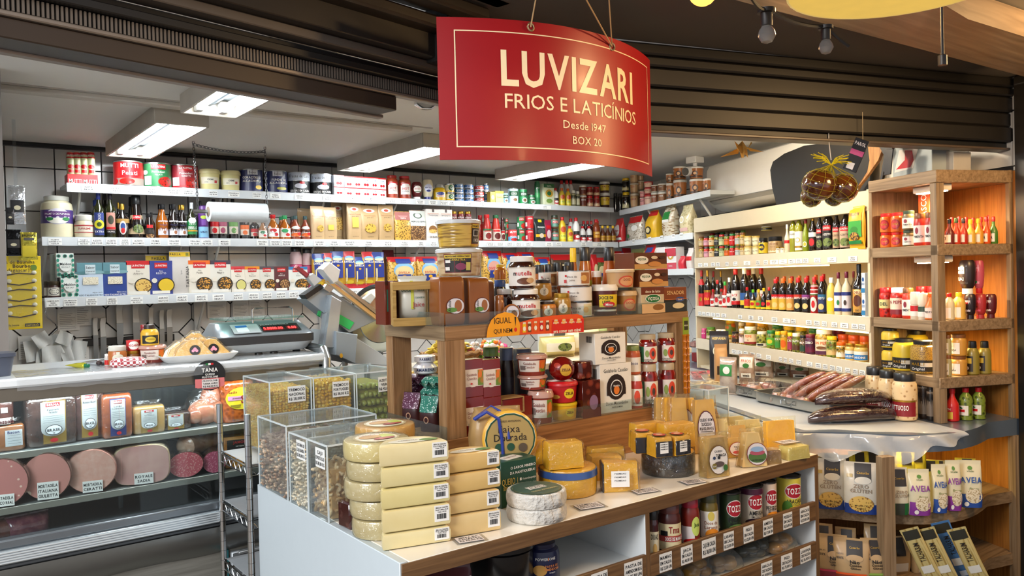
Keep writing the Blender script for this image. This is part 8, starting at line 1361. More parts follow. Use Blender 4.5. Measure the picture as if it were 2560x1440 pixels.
for i,(dx,dy,rot,s,z)in enumerate(((-.07,.04,-1.0,.9,.012),(-.045,.025,-.85,1.0,.012),(-.02,.0,-.75,1.05,.012),(.03,.03,-.5,1.0,.012),(.055,.005,-.45,1.0,.012),(.0,.05,-.6,1.1,.03))):
 t=thing('provolone_wedge','triangular provolone wedge on the foam tray, %s'%['rearmost at the jar end','second from the jar end','front one with black round label','behind the second labelled one','front one at the scale end with black label','topmost behind'][i],'cheese',(tp0.x+dx,tp0.y+dy-.02,DT+z),rot+.4)
 m=MB(PRV);m.T=Matrix.Rotation(pi/2-.25,4,'X');m.prism([(-.075*s,0),(.085*s,0),(.02*s,.075*s),(-.01*s,.08*s),(-.06*s,.04*s)],-.014,.014,None,.004);m.build('body',t);m=MB(WRAP);m.T=Matrix.Rotation(pi/2-.25,4,'X');m.prism([(-.079*s,-.002),(.09*s,-.002),(.02*s,.082*s),(-.012*s,.088*s),(-.066*s,.043*s)],-.016,.016);m.build('film_wrap',t)
 if i in(2,4):m=MB();m.T=Matrix.Rotation(-.25,4,'X');decals(m,lambda a,b,off:(a,-.0165-off,b),.06,.06,'e .1 .55 .36 .36 1a1a1c;e .1 .6 .12 .14 d890a8;e -.02 .5 .1 .1 d890a8;e .22 .5 .1 .1 d890a8');m.build('label',t)
t=thing('grey_bin','grey plastic bin edge at the far left of the deli top','bin',tuple(atz(-14,940,DT))[:2]+(DT+.0005,));m=MB(M('454a58',.4));m.rings([[(x,y,z)for x,y in superell(a,b,20,.3)]for z,a,b in((0,.05,.05),(.07,.062,.062),(.072,.068,.068),(.085,.068,.068),(.085,.06,.06))]);m.build('bin_body',t)
s0=atz(652,893,DT);sx0=aty(520,860,DY+.22).x;sx1=aty(772,860,DY+.22).x;sw=sx1-sx0;sy=DY+.16
t=thing('shop_scale','grey electronic shop scale with red digits on the deli case','scale',((sx0+sx1)/2,sy,DT),-.03);GS=M('8e959a',.3,.5,var=.1,scale=6);hw=sw/2;zs=lambda y:zfor(((sx0+sx1)/2,sy+.06),y)-DT
zb,zm,zt2_,zg=zs(878),zs(856),zs(806),zs(797)
for dx in(-.7,-.1,.2,.7):MB(BLACK).lathe([(.018,0),(.018,zb*.5),(.014,zb)],12).build('foot',t,(hw*dx,.05 if abs(dx)>.5 else.02,0))
def tr(z,a,b,yo=0):return[(x,y+yo,z)for x,y in superell(a,b,20,.25)]
m=MB(M('b0b4b6',.35,.3));m.rings([tr(zb,hw*.82,.10,.1),tr(zb+.006,hw*.86,.11,.1),tr(zm,hw*.99,.13,.1)]);m.build('lower_tray',t)
m=MB(M('2c2c2e',.4));m.rings([tr(zm,hw*1.0,.134,.1),tr(zm+.035,hw*1.0,.134,.1)]);m.build('dark_band',t)
m=MB(GS);m.rings([tr(zm+.035,hw*.99,.13,.1),tr(zm+.04,hw*.98,.128,.1),tr(zt2_,hw*.84,.07,.14),tr(zt2_+.003,hw*.8,.06,.14)]);m.build('housing',t)
fy0,fy1=-.028,.068;fz0,fz1=zm+.042,zt2_-.004
def slope(a,b,off):k=b;return(a,fy0+(fy1-fy0)*k-off*.9-.003,fz0+(fz1-fz0)*k+off)
m=MB();decals(m,lambda a,b,off:slope(a,b,off),sw,1,'r -.02 .36 .2 .86 141214;r 0 .2 .3 .6 5a0c10;r .22 .34 .3 .6 5a0c10;r -.3 -.04 .12 .92 a8adb0;r -.26 -.15 .25 .8 d8e4ec;r -.26 -.15 .62 .8 2a6ab0;t BALANCA_ELETRONICA .12 .74 .1 c8c8c8 .28');m.build('display_panel',t)
m=MB(M('ff3030',emit=3));
for s_,x in(('0.000',.05),('0.00',.145),('0.00',.28)):V,Fa=text2d(s_,.2,False,9);m.add([slope(sw*x+a*.075,.45+b,.003)for a,b in V],Fa)
m.build('red_digits',t)
m=MB(FILM('cfe8e0',.3,.03));m.box(-hw*.78,-.01,zg,hw*.78,.22,zg+.008);m.build('glass_plate',t);m=MB(CHROME);m.tube([(-hw*.2,.02,zt2_),(-hw*.2,.02,zg+.04),(-hw*.15,.03,zg+.05),(hw*.55,.03,zg+.05),(hw*.6,.02,zg+.04),(hw*.6,.02,zt2_)],.004,8);m.build('guard_rail',t)
SY=DY+.22
t=thing('meat_slicer','grey gravity meat slicer with tilted carriage and round blade','slicer',aty(850,900,SY));q0=-t.location;GR=M('c2c8cc',.3,.25,var=.05,scale=4);GRD=M('98a2aa',.32,.3,var=.08,scale=4)
def ex(nm,pts,y0,y1,mat,b=.003):
 P_=[aty(x,y,SY)for x,y in pts];m=MB(mat);m.T=Matrix.Translation(q0)@Matrix(((1,0,0,0),(0,0,1,0),(0,1,0,0),(0,0,0,1)))
 A=[(p.x,p.z)for p in P_]
 if sum(a[0]*b_[1]-b_[0]*a[1]for a,b_ in zip(A,A[1:]+A[:1]))>0:A=A[::-1]
 m.prism(A[::-1],SY+y0,SY+y1,None,b);
 m.f=[f[::-1]for f in m.f];return m.build(nm,t,ang=25)
ex('base_body',[(822,826),(872,834),(965,894),(965,914),(868,908),(818,880)],-.02,.22,GR,.006)
ex('base_side',[(818,826),(872,834),(866,906),(817,884)],-.10,-.02,GRD,.004);ex('base_leg',[(862,900),(870,900),(870,1000),(862,1000)],.0,.03,STEEL);ex('base_leg',[(940,910),(948,910),(948,1000),(940,1000)],.1,.13,STEEL)
ex('column',[(812,738),(836,752),(824,868),(794,868)],-.08,.0,M('b8c0c6',.25,.7),.004)
ex('carriage',[(761,748),(800,712),(938,800),(870,832),(800,780)],-.02,.10,GRD,.004)
ex('carriage_rail',[(806,704),(812,700),(936,792),(930,799)],-.05,-.02,M('e0b878',.3,.3),.002);ex('carriage_rail',[(814,696),(822,692),(948,790),(940,795)],-.06,-.03,STEEL,.002)
ex('pusher_head',[(785,674),(805,656),(832,676),(826,704),(815,710)],-.09,-.02,M('cdd0d0',.35,.3),.005);ex('pusher_handle',[(725,670),(731,663),(762,686),(756,695)],-.06,-.035,M('8a2a34',.4),.006);ex('handle_stem',[(757,692),(772,683),(796,700),(776,716)],-.05,-.01,GR,.004)
ex('serrated_plate',[(754,738),(796,710),(803,720),(762,748)],-.03,.04,M('1e1c1e',.5),.002);ex('clamp',[(798,722),(806,710),(824,722),(814,732)],-.05,-.02,STEEL,.002);ex('end_stop',[(894,748),(914,732),(926,742),(912,760)],-.06,-.03,M('c8ccc8',.4),.003)
m=MB(M('b8c0c2',.18,.95));c_=aty(948,800,SY+.12)+q0;m.T=Matrix.Translation(c_)@Matrix.Rotation(.75,4,'Y')@Matrix.Rotation(pi/2,4,'X');rr=.17;m.lathe([(rr,-.004),(rr*.98,0),(rr*.7,.008),(rr*.68,.012),(.03,.014),(0,.02)],44);m.build('blade',t)
m=MB(M('3a3d40',.35,.6));m.T=Matrix.Translation(c_)@Matrix.Rotation(.75,4,'Y');m.tube([(rr*1.04*cos(a),-.01,rr*1.04*sin(a))for a in[pi*.75+k*pi/14 for k in range(15)]],.012,8);m.build('blade_guard',t)
ex('green_knob',[(784,788),(788,776),(794,778),(790,792)],-.05,-.03,M('1a8a4a',.35),.003);ex('plate_window',[(836,806),(845,786),(880,806),(868,824)],-.026,-.022,M('2ac86a',.3),.001)
m=MB(M('e0a82a',.4));p=aty(853,889,SY-.101)+q0;m.lathe([(.011,0),(.011,.001)],14)if False else m.add([p+Vector((.008*cos(a),-.001,.011*sin(a)))for a in[2*pi*k/14 for k in range(14)]],[tuple(range(14))]);m.build('warning_sticker',t)
p=aty(815,880,DY);t=thing('steel_stand','stainless frame of the slicer stand beside the deli case','stand',(p.x,DY,0));m=MB(STEEL);m.tube([(0,0,0),(0,0,DT-.02),(.0,.03,DT+.012),(-.01,.3,DT+.03)],.022,12);m.build('leg',t);m=MB(STEEL);m.box(.02,.05,.98,.42,.07,1.0);m.box(.02,.3,.98,.42,.32,1.0);m.box(.02,.05,1.03,.42,.06,1.045);m.build('cross_bar',t)
m=MB(FILM('f8f8f8',.4,.1,.5,16,.12));xa,xb=aty(40,940,DY).x,DX1;m.grid(lambda u,v:(xa+(xb-xa)*u,DY+.25-.272*min(1,v/.7),DT+.003-(0 if v<.7 else(v-.7)/.3*.05)+.002*sin(u*60+v*7)),50,8);tag(m.build('plastic_sheet',None,None,0,80),'clear plastic sheet stretched over the deli case edge','plastic sheet')
# ------ on the back wall, under the lowest shelf
YK=YW-.02
def wk(x,y,Y=YK):return aty(x,y,Y)
a,b=wk(208,858),wk(436,862);t=thing('knife_rack','dark magnetic knife bar on the tiled wall','knife rack',(a.x,YK,a.z));MB(BLACK).box(0,-.012,-.02,b.x-a.x,.02,.025,b=.003).build('bar',t)
for i,(x,y0,yh,y1,w)in enumerate(((237,793,838,902,12),(256,793,842,900,14),(297,755,808,865,16),(338,752,806,870,16),(376,767,812,862,12),(403,774,822,868,12),(422,772,818,866,14))):
 p=wk(x,y0,YK-.02);Z=pix(p)[2];k=Z/F;t=thing('kitchen_knife','white handled knife on the magnetic bar','knife',(p.x,YK-.0215,p.z-(y1-y0)*k));L_=(y1-y0)*k;hb_=(y1-yh)*k;w_=w*k
 m=MB(STEEL);m.T=Matrix(((1,0,0,0),(0,0,1,0),(0,1,0,0),(0,0,0,1)));m.prism([(-w_*.4,hb_),(w_*.55,hb_),(w_*.55,hb_*.4),(w_*.3,0),(-w_*.4,hb_*.1)][::-1],.004,.0065);m.build('blade',t)
 m=MB(M('e6e6e2',.4));m.T=Matrix(((1,0,0,0),(0,0,1,0),(0,1,0,0),(0,0,0,1)));m.prism([(-w_*.42,hb_-.002),(w_*.5,hb_-.002),(w_*.4,hb_+(L_-hb_)*.5),(w_*.55,L_*.97),(w_*.4,L_),(-w_*.3,L_*.98),(-w_*.45,L_*.9)][::-1],-.006,.014,None,.003);m.build('handle',t);ITEMS.append(t)
for i,(x0,y0,x1,y1)in enumerate(((145,770,198,828),(190,757,228,815),(47,838,100,900),(195,852,222,905),(520,752,566,795),(583,748,622,795),(624,745,662,790))):
 a,b=wk(x0,y1),wk(x1,y0);t=thing('paper_note',['printed price list pinned above the knives','second printed list overlapping the price list','white printed sheet behind the plastic bags','white printed sheet beside the first knife','printed note behind the scale, first','printed note behind the scale, second','printed note behind the scale, third'][i],'paper',(a.x,YK+.008-.002*(i==1),a.z),0);m=MB(PAPER);w_,h_=b.x-a.x,b.z-a.z;m.box(0,-.001,0,w_,0,h_);q_=random.Random(i)
 for k in range(9):m.box(w_*.1,-.0014,h_*(.1+.08*k),w_*q_.uniform(.5,.9),-.0011,h_*(.115+.08*k),M('8a8c92',.6))
 m.build('sheet',t)
p=wk(128,835,YK-.02);t=thing('plastic_bags','white plastic carrier bags hanging from a steel hook','bags',(p.x,YK-.02,p.z));t.name='carrier_bag';m=MB(CHROME);m.tube([(-.02,-.01,.16),(-.03,-.02,.13),(-.02,-.03,.1),(.02,-.03,.06),(.03,-.03,.03),(.0,-.03,.0)],.004,6);m.build('hook',t)
q_=random.Random(2)
for i,(x0,y0,x1,y1,an)in enumerate(((62,850,100,905,.12),(92,838,134,918,-.1),(128,834,160,884,.06),(150,838,190,912,.25),(178,850,212,908,-.18),(104,862,150,918,.02),(84,830,122,868,.5),(140,828,176,862,-.45))):
 a_,b_=wk(x0,y1,YK-.03),wk(x1,y0,YK-.03);c_=(a_+b_)/2-t.location;w_,h_=b_.x-a_.x,b_.z-a_.z;m=MB(M('e6ebea',.45,var=.03))
 m.grid(lambda u,v:(c_.x+(u-.5)*w_*cos(an)-(v-.5)*h_*sin(an),-.012-.006*i-.008*sin(u*7+v*3+i),c_.z+(v-.5)*h_*cos(an)+(u-.5)*w_*sin(an)),8,6);m.build('bag_fold',t,ang=80)
YV=4.86;a,b=aty(-6,826,YV),aty(101,640,YV);t=thing('vanilla_card','yellow hanging card with vanilla pods in clear blisters','display card',(a.x,YV,a.z));w_,h_=b.x-a.x,b.z-a.z;MB(M('f2d414',.4)).box(0,-.002,0,w_,.002,h_,b=.001).build('card',t)
m=MB();decals(m,lambda a,b,off:(a+w_/2,-.002-off,b),w_,h_,'t Fava_de_Baunilha -.05 .92 .045 3a2a10 .9;b Bourbon .1 .865 .045 3a2a10 .5;t (Madagascar) -.1 .81 .045 3a2a10 .8;r .1 .44 .03 .075 2a2410;t EMPORIO .27 .05 .025 e0c01c .3;t vanilla_beans -.2 .06 .025 3a2a10 .5;e .34 .84 .07 .04 6a8a2a');m.build('lettering',t)
for k in range(6):
 m=MB(M('3a2414',.4));z=h_*(.74-.11*k);m.tube([(w_*.2,-.006,z),(w_*.5,-.009,z+.01*(-1)**k),(w_*.85,-.006,z+.004)],.003,5)
 for x in(.28,.84):m.ball((w_*x,-.004,z+.012),.012,.004,.011,M('e8e4da',.3),10,6)
 m.build('vanilla_pod',t)
MB(FILM('fcfcf6',.3,.06,.4,20,.0)).box(.0,-.016,.01,w_*.98,-.0152,h_*.8).build('blister',t)
for i,(x0,y0,x1,y1,c)in enumerate(((22,465,62,560,'c8ccd0'),(14,520,34,562,'2a2a2c'),(14,575,50,640,'1e1e20'),(50,582,90,650,'c8bc4a'))):
 a,b=aty(x0,y1,YV-.02),aty(x1,y0,YV-.02);t=thing('spice_packet',['long silver packet hanging above the yellow card','narrow black packet hanging beside the silver one','black and silver packet hanging on the yellow card','silver and yellow packet hanging on the yellow card'][i],'packet',((a.x+b.x)/2,YV-.03-.012*i,a.z),0)
 for nm_,me in make('pillow',b.x-a.x,b.z-a.z,M(c,.2,.8 if i!=1 else.2,bump=.6,scale=30,var=.3),'','r -.4 .4 .3 .62 1c1c1e;e .0 .42 .2 .06 d8d0b0' if i!=3 else 'r -.4 .4 .1 .5 d8c42a;r -.3 .3 .7 .8 4a4a4c;t BAUNILHA 0 .88 .08 K .8',.014):obj(nm_,me,t)
m=MB(FILM('f4f6f8',.3));a=aty(22,655,YV);b=aty(62,468,YV);m.box(a.x,YV-.003,a.z,b.x,YV+.001,b.z);m.box((a.x+b.x)/2-.008,YV-.003,b.z,(a.x+b.x)/2+.008,YV+.001,ZC);tag(m.build('hanging_strip'),'pale hanging strip that holds the silver packets by the wall corner','strip')
YR=5.09;a,b=aty(521,530,YR),aty(664,532,YR);zr_=(a.z+b.z)/2;L_=b.x-a.x;r_=(zfor((a.x,YR),503)-zfor((a.x,YR),553))/2
t=thing('film_roll','white cling film roll on a bar hung by chains','film roll',((a.x+b.x)/2,YR,zr_));RYM=Matrix.Rotation(pi/2,4,'Y')
m=MB(M('e8eef0',.2,coat=.5));m.T=RYM;m.lathe([(r_*.45,-L_/2),(r_,-L_/2),(r_,L_/2),(r_*.45,L_/2)],32);m.build('roll',t);m=MB(M('8a7a6a',.6));m.T=RYM;m.lathe([(r_*.4,-L_/2-.004),(r_*.5,-L_/2-.004),(r_*.5,-L_/2+.004)],20);m.build('core',t)
m=MB(STEEL);m.tube([(-L_/2-.09,0,0),(L_/2+.03,0,0)],.012,10);m.build('bar',t)
m=MB(FILM('ffffff',.25,.08,.5,9,.04));m.grid(lambda u,v:(-L_*.45+L_*.9*u+.06*v,-r_*.9-.02*v,-.02-.13*v+.01*sin(u*11)),12,6);m.build('loose_film',t,ang=80)
def chain(m,p,q,n):
 p,q=Vector(p),Vector(q);d=(q-p)/n
 for i in range(n):
  c=p+d*(i+.5);z=d.normalized();u=z.orthogonal().normalized();u=u if i%2 else z.cross(u);L2=d.length*.72
  m.tube([c+z*(L2*cos(a))+u*(d.length*.34*sin(a))for a in[2*pi*k/8 for k in range(9)]],d.length*.1,4,None,False)
CHM=M('6a6a6c',.35,.9);top=[atz(484,352,ZC),atz(659,368,ZC)]
for i,c in enumerate(top):
 m=MB(CHM);e=Vector(((a.x-.06)if i==0 else(b.x+.01),YR,zr_));chain(m,Vector((c.x,YR,ZC))-t.location,e-t.location,22);m.build('chain',t)
m=MB(CHM);u0,u1=Vector((top[0].x,YR,ZC-.02))-t.location,Vector((top[1].x,YR,ZC-.03))-t.location;P_=sag(u0,u1,.022,20)
for k in range(20):chain(m,P_[k],P_[k+1],1)
m.build('cross_chain',t)
# ------ above and around the right wall
ua,ub=(atn(1768,450,.2)-RO).dot(RD),(atn(2112,450,.2)-RO).dot(RD);zA0,zA1=atn(1990,490,.2).z,atn(1990,353,.2).z
t=thing('air_conditioner','white split air conditioner on the wall above the jar unit','air conditioner',rw(ua,.2,zA0),RROT);L_=ua-ub;hA=zA1-zA0
pr_=[(0.02,hA),(0,hA*.9),(-.01,hA*.5),(.0,hA*.22),(.05,.03),(.12,0),(.245,.0),(.245,hA)]
m=MB(M('f2efe8',.35,coat=.2,var=.02));m.rings([[(x,y,z)for y,z in pr_][::-1]for x in(0,L_)]);m.build('housing',t,ang=30)
m=MB(M('c4c2bc',.4));m.grid(lambda u,v:(.04+(L_-.08)*u,-.004+.045*v,hA*.2-(hA*.2-.04)*v),1,3);m.build('air_flap',t);MB(M('9a9892',.5)).box(.04,-.004,hA*.205,L_-.04,-.001,hA*.215).build('flap_gap',t)
m=MB();V,Fa=text2d('Hisense',.012,False,.05);m.add([(a+.09,-.001,b+hA*.27)for a,b in V],Fa,M('8a8a88',.5));m.build('lettering',t)
def paddle(pts,n,th,mat,nm,lb,cat,lean=0):
 P_=[atn(x,y,n)for x,y in pts];zb=min(p.z for p in P_);p0=min(P_,key=lambda p:p.z);u0=(p0-RO).dot(RD);t=thing(nm,lb,cat,rw(u0,n,zb),RROT)
 A=[(-((p-RO).dot(RD)-u0),p.z-zb)for p in P_]
 if sum(a[0]*b_[1]-b_[0]*a[1]for a,b_ in zip(A,A[1:]+A[:1]))<0:A=A[::-1]
 m=MB(mat);m.T=Matrix(((1,0,0,0),(0,0,1,0),(0,1,0,0),(0,0,0,1)));m.prism(A[::-1],0,th,None,.002);m.f=[f for f in m.f];m.build('blade' if cat!='carton' else 'panel',t,ang=30);return t
def clampz(pts,n,z):return pts
zU=1.945
def on_unit(pts,n,sh):
 y=lambda x:pix(rw((atn(x,450,n)-RO).dot(RD),n,sh))[1];return[(x,min(yy,y(x)))for x,yy in pts]
paddle(on_unit([(1925,425),(1932,404),(1960,384),(2010,364),(2060,358),(2130,352),(2175,350),(2175,520),(1942,520),(1930,470)],.10,zU+.002),.10,.02,M('171513',.6,var=.15),'black_paddle','large rounded black pizza paddle leaning on the white unit','paddle')
paddle(on_unit([(2168,352),(2196,352),(2206,372),(2196,400),(2168,440),(2130,520),(2136,500),(2168,430),(2174,400)],.07,zU+.002),.06,.018,WOOD('b8844a','8a5a2c',2),'wooden_board','curved wooden serving board standing on the white unit','board')
paddle(on_unit([(2190,352),(2232,352),(2234,366),(2218,386),(2200,520),(2196,520),(2210,388)],.03,zU+.002),.02,.014,M('1c1a1c',.4),'black_spatula','black long handled spatula beside the wooden board','spatula')
paddle(on_unit([(2146,372),(2200,362),(2200,520),(2146,520)],.16,zU+.002),.16,.05,M('c8bca8',.5),'paper_box','pale printed box half hidden behind the wooden board','carton');
zK=1.989
t0=paddle(on_unit([(2232,366),(2330,366),(2330,520),(2232,520)],.12,zK),.12,.10,M('9aa4a8',.35),'picture_carton','carton with red dessert picture on top of the corner cabinet','carton')
P4=[atn(x,y,.119)for x,y in((2236,432),(2282,420),(2296,368),(2248,376))];m=MB(M('d8d0cc',.3,coat=.4));tm=t0.matrix_world.inverted()if False else None
def loc_un(p,t):q=p-t.location;return(-(q.dot(RD)),q.dot(RN),q.z)
m.add([loc_un(p,t0)for p in P4],[(0,1,2,3)]);P4=[atn(x,y,.118)for x,y in((2240,424),(2262,400),(2262,376),(2280,376),(2284,400),(2276,418))];m.add([loc_un(p,t0)for p in P4],[(0,1,2,3,4,5)],M('b82028',.3,coat=.4));m.build('label',t0)
paddle(on_unit([(2332,372),(2384,380),(2384,520),(2332,520)],.2,zK),.20,.1,M('b0aca6',.5),'grey_carton','plain grey carton on top of the corner cabinet','carton')
paddle(on_unit([(2196,376),(2240,372),(2240,520),(2196,520)],.2,zU+.002),.20,.05,M('d8d2c8',.5),'white_carton','white carton behind the black spatula','carton')
m_=[(2216,372)]+[(2208+3*(k%2),384+k*7)for k in range(10)]+[(2226,452),(2232,372)]
paddle(on_unit(m_,.0,zU+.06),.0,.006,M('161416',.35),'serrated_knife','black serrated bread knife beside the red dessert carton','knife')
p=EYE+ray(2140,388)*3.45;t=thing('price_tag_hanging','dark hanging product tag with pink stripe and white code square','tag',p,RROT+.5);t.name='product_tag';t.rotation_euler.y=.45;m=MB(M('1c1c22',.35));m.box(-.032,-.002,-.07,.032,.002,.07,b=.001);m.box(-.03,-.0026,-.0,.03,-.002,.022,M('b84a80',.4));m.box(-.02,-.0026,-.062,.012,-.002,-.034,M('e8e4e8',.4));V,Fa=text2d('PAROL',.014,True,.05);m.add([(a,-.0028,b+.05)for a,b in V],Fa,M('e8e4e8',.4));m.build('card',t);MB(M('b8a888',.6)).tube([(0,0,.07),(-.05,0,.175)],.0012,4).build('string',t)
D_=3.42;pt=EYE+ray(2072,352)*D_;pk=EYE+ray(2078,412)*D_;t=thing('netted_cheese','three dark glazed round cheeses hanging in a yellow net','cheese',pk)
GB=SP('34100a','7a4418',16,.42,.1,1.0,.25,.2,'n')
for i,(x,y,r,dz)in enumerate(((2048,462,42,0),(2106,470,38,.03),(2028,492,27,.09),(2085,490,26,.1))):
 c=EYE+ray(x,y)*(D_+dz);rr=r*D_/F;R_=Matrix.Rotation(.5*i,3,'Y')@Matrix.Rotation(.4,3,'X');m=MB(GB);m.ball(c-pk,rr,rr,rr*.93,None,20,14,R_);m.build('cheese_ball',t)
 m=MB(M('a09418',.5))
 for k in range(8):m.tube([c-pk+R_@Vector((rr*1.02*sin(a)*cos(k*pi/4),rr*1.02*sin(a)*sin(k*pi/4),rr*.96*cos(a)))for a in[pi*j/10 for j in range(11)]],.0008,4)
 for a in(.5,.9,1.3,1.7,2.1):m.tube([c-pk+R_@Vector((rr*1.02*sin(a)*cos(k*pi/8),rr*1.02*sin(a)*sin(k*pi/8),rr*.96*cos(a)))for k in range(17)],.0008,4)
 for k in range(6):m.tube([(0,0,0),c-pk+Vector((rr*.7*cos(k),rr*.7*sin(k),rr*.75))],.0016,4)
 m.build('net',t)
m=MB(M('d0c01c',.5));q_=random.Random(4)
for k in range(26):s=-1 if k%2 else 1;a=(rt*s*q_.uniform(.03,.085)+Vector((0,0,q_.uniform(.0,.055)))+fw*q_.uniform(-.02,.02));m.tube([(0,0,0),a*.5+Vector((0,0,.01)),a],.0016,4)
m.build('net_tail',t);m=MB(M('b0aca8',.5));m.tube([Vector((pt.x,pt.y,ZC))-pk,pt-pk,Vector((0,0,.02))],.0022,5);m.build('string',t)
p=EYE+ray(1856,374)*3.5;t=thing('origami_crane','folded gold paper crane hanging near the air conditioner','crane',p);k=3.5/F
def V3(x,y,d=0):return EYE+ray(x,y)*(3.5+d)-p
m=MB(WOOD('d8a850','c89038',0,.6))
for tri,dd in((((1856,352),(1842,366),(1858,396)),-.02),(((1856,352),(1868,370),(1858,396)),-.03),(((1836,352),(1846,380),(1852,368)),0),(((1878,354),(1868,374),(1880,358)),.0),(((1800,393),(1850,368),(1846,384)),.03),(((1910,380),(1862,366),(1876,378)),-.05),(((1848,372),(1870,372),(1854,396)),.01),(((1850,372),(1868,374),(1870,394)),-.01)):
 a=[V3(x,y,dd*(1 if i else.2))for i,(x,y)in enumerate(tri)];n_=fw*.0012;m.add([v for v in a]+[v+n_ for v in a],[(0,1,2),(5,4,3),(0,3,4,1),(1,4,5,2),(2,5,3,0)])
m.build('folded_paper',t,ang=5);m=MB(M('c8c0b0',.6));m.tube([V3(1856,352),Vector((0,0,ZC-p.z))+V3(1856,352)*.2],.0008,4);m.build('thread',t)
c=rw(1.95,.12,ZC);c=atz(1737,392,ZC-.0);t=thing('security_camera','white bullet security camera under the ceiling by the shelves','camera',(c.x,c.y,ZC));D_=pix(c)[2];k=D_/F
m=MB(M('e8e6e2',.35));m.box(-.05,-.05,-.05,.05,.05,0,b=.006);m.build('ceiling_box',t);m=MB(M('e8e6e2',.35));m.tube([(0,0,-.05),(0,0,-.09),(-.03,-.03,-.10)],.016,10);m.build('arm',t)
dv_=(EYE+ray(1706,430)*(D_-.1))-Vector((c.x,c.y,ZC));m=MB(M('e8e6e2',.35));s_=Vector((.01,0,-.10));d_=(dv_-s_).normalized();m.tube([s_,s_+d_*.13],.034,16);m.build('camera_body',t);m=MB(M('1a1a1c',.2,coat=.6));m.tube([s_+d_*.125,s_+d_*.135],.030,16);m.build('lens',t)
# ------ on the right counter
TS_=M('b9bbb8',.22,.95,var=.08,scale=8)
def tray(cx,cy,w,d,h,lb,rot):
 t=thing('steel_tray',lb,'tray',(cx,cy,CZ+.005),rot);m=MB(TS_);S4=lambda a,b,z:[(x,y,z)for x,y in superell(a,b,28,.22)]
 m.rings([S4(w/2-.012,d/2-.012,0),S4(w/2,d/2,.008),S4(w/2,d/2,h),S4(w/2+.008,d/2+.008,h+.001),S4(w/2+.008,d/2+.008,h+.004),S4(w/2-.003,d/2-.003,h+.003),S4(w/2-.004,d/2-.004,.01),S4(w/2-.016,d/2-.016,.006)]);m.build('tray_shell',t)
 for s in(-1,1):m=MB(CHROME);m.tube([(-.04,-d/2-.002,h*.75),(-.04,-d/2-.014,h*.7),(-.036,-d/2-.016,h*.35),(.036,-d/2-.016,h*.35),(.04,-d/2-.014,h*.7),(.04,-d/2-.002,h*.75)],.004,8)if s<0 else m.tube([(-w/2-.002,-.03,h*.7),(-w/2-.016,-.03,h*.5),(-w/2-.016,.03,h*.5),(-w/2-.002,.03,h*.7)],.004,8);m.build('tray_handle',t)
 return t
A=atz(1880,1005,CZ);B=atz(2075,1046,CZ);e=(B-A);e.z=0;wT=e.length*1.0;e.normalize();nrm=Vector((-e.y,e.x,0));rot=atan2(e.y,e.x);dT=.30
c=(A+B)/2+nrm*dT/2;tr_=tray(c.x,c.y,wT,dT,.055,'steel tray of dried sausages, nearer the dark meats',rot)
c2=c+nrm*.0-e*(wT*.5+.13)+nrm*.06;tr2=tray(c2.x,c2.y,.24,dT,.055,'steel tray of wrapped smoked meats, farther along the counter',rot+.0)
SAU=SP('6e2416','a85e38',22,.45,.25,.7,.25,.35,'n');SAU2=SP('8a4a26','c08a58',22,.45,.25,.7,.25,.35,'n')
q_=random.Random(8)
for i in range(6):
 s=c+e*(-.05+.047*i)+nrm*(-.05+.03*(i%2));L_=.30;m_=[SAU,SAU2][i%2];t=thing('dried_sausage','long dried sausage in plastic leaning in the tray, %s from the wrapped meats'%['first','second','third','fourth','fifth','sixth'][i],'sausage',(s.x,s.y,CZ+.034));d_=(e*.55+nrm*.35+Vector((0,0,.42+.02*(i%2)))).normalized()
 m=MB(m_);m.tube([d_*(L_*k/8-L_*.42)+Vector((0,0,.06+.012*sin(pi*k/8)))for k in range(9)],[.006,.017,.02,.021,.021,.021,.02,.017,.005],12);m.build('body',t);m=MB(FILM('fcfaf6',.3,.1,.8,26,.0));m.tube([d_*(L_*k/4-L_*.44)+Vector((0,0,.06+.012*sin(pi*k/4)))for k in range(5)],[.012,.0225,.0232,.0225,.018],12,None,False);m.build('plastic_sleeve',t)
chk=[SP(a,b,26,.45,.22,.8,.25,.4,'n')for a,b in(('6a3428','b08068'),('8a4a34','c89a7c'),('7a2c24','b8766a'),('5a3026','9a6a54'))]
for i in range(16):
 k,j=i%5,i//5;s=c-e*(.13-.047*k if i<10 else.02*(i-10)+.10)+nrm*(-.10+.10*j)+Vector((q_.uniform(-.01,.01),q_.uniform(-.01,.01),0))
 if i>=10:s=c2+e*(-.09+.045*(i-10 if i<13 else i-13))+nrm*(-.08 if i<13 else.04)
 t=thing('smoked_meat_piece','wrapped piece of smoked pork in the steel tray','meat',(s.x,s.y,CZ+.012+(.0)),q_.uniform(0,3));m=MB(chk[i%4]);r=q_.uniform(.026,.034);m.rings([[(x*(1+.12*sin(3*a_+i)),y,z)for a_,(x,y)in enumerate(superell(r*1.3*s_,r*s_,14,.6))]for z,s_ in((0,.8),(.01,1),(.035,.95),(.055,.6))]);m.build('body',t)
 m=MB(FILM('fcfaf6',.3,.1,.9,30,.02));m.rings([[(x,y,z)for x,y in superell(r*1.45*s_,r*1.15*s_,14,.7)]for z,s_ in((.0,.85),(.03,1.05),(.06,.6),(.085,.2),(.115,.5))],None,False);m.build('plastic_bag',t);ITEMS.append(t)
lb2='r -.4 .4 .55 .9 e8e2d4;b FRIOS 0 .78 .09 c8502a .6;e .0 .62 .2 .08 3a7a3a;r -.3 .3 .2 .36 W;r -.2 .2 .24 .3 K'
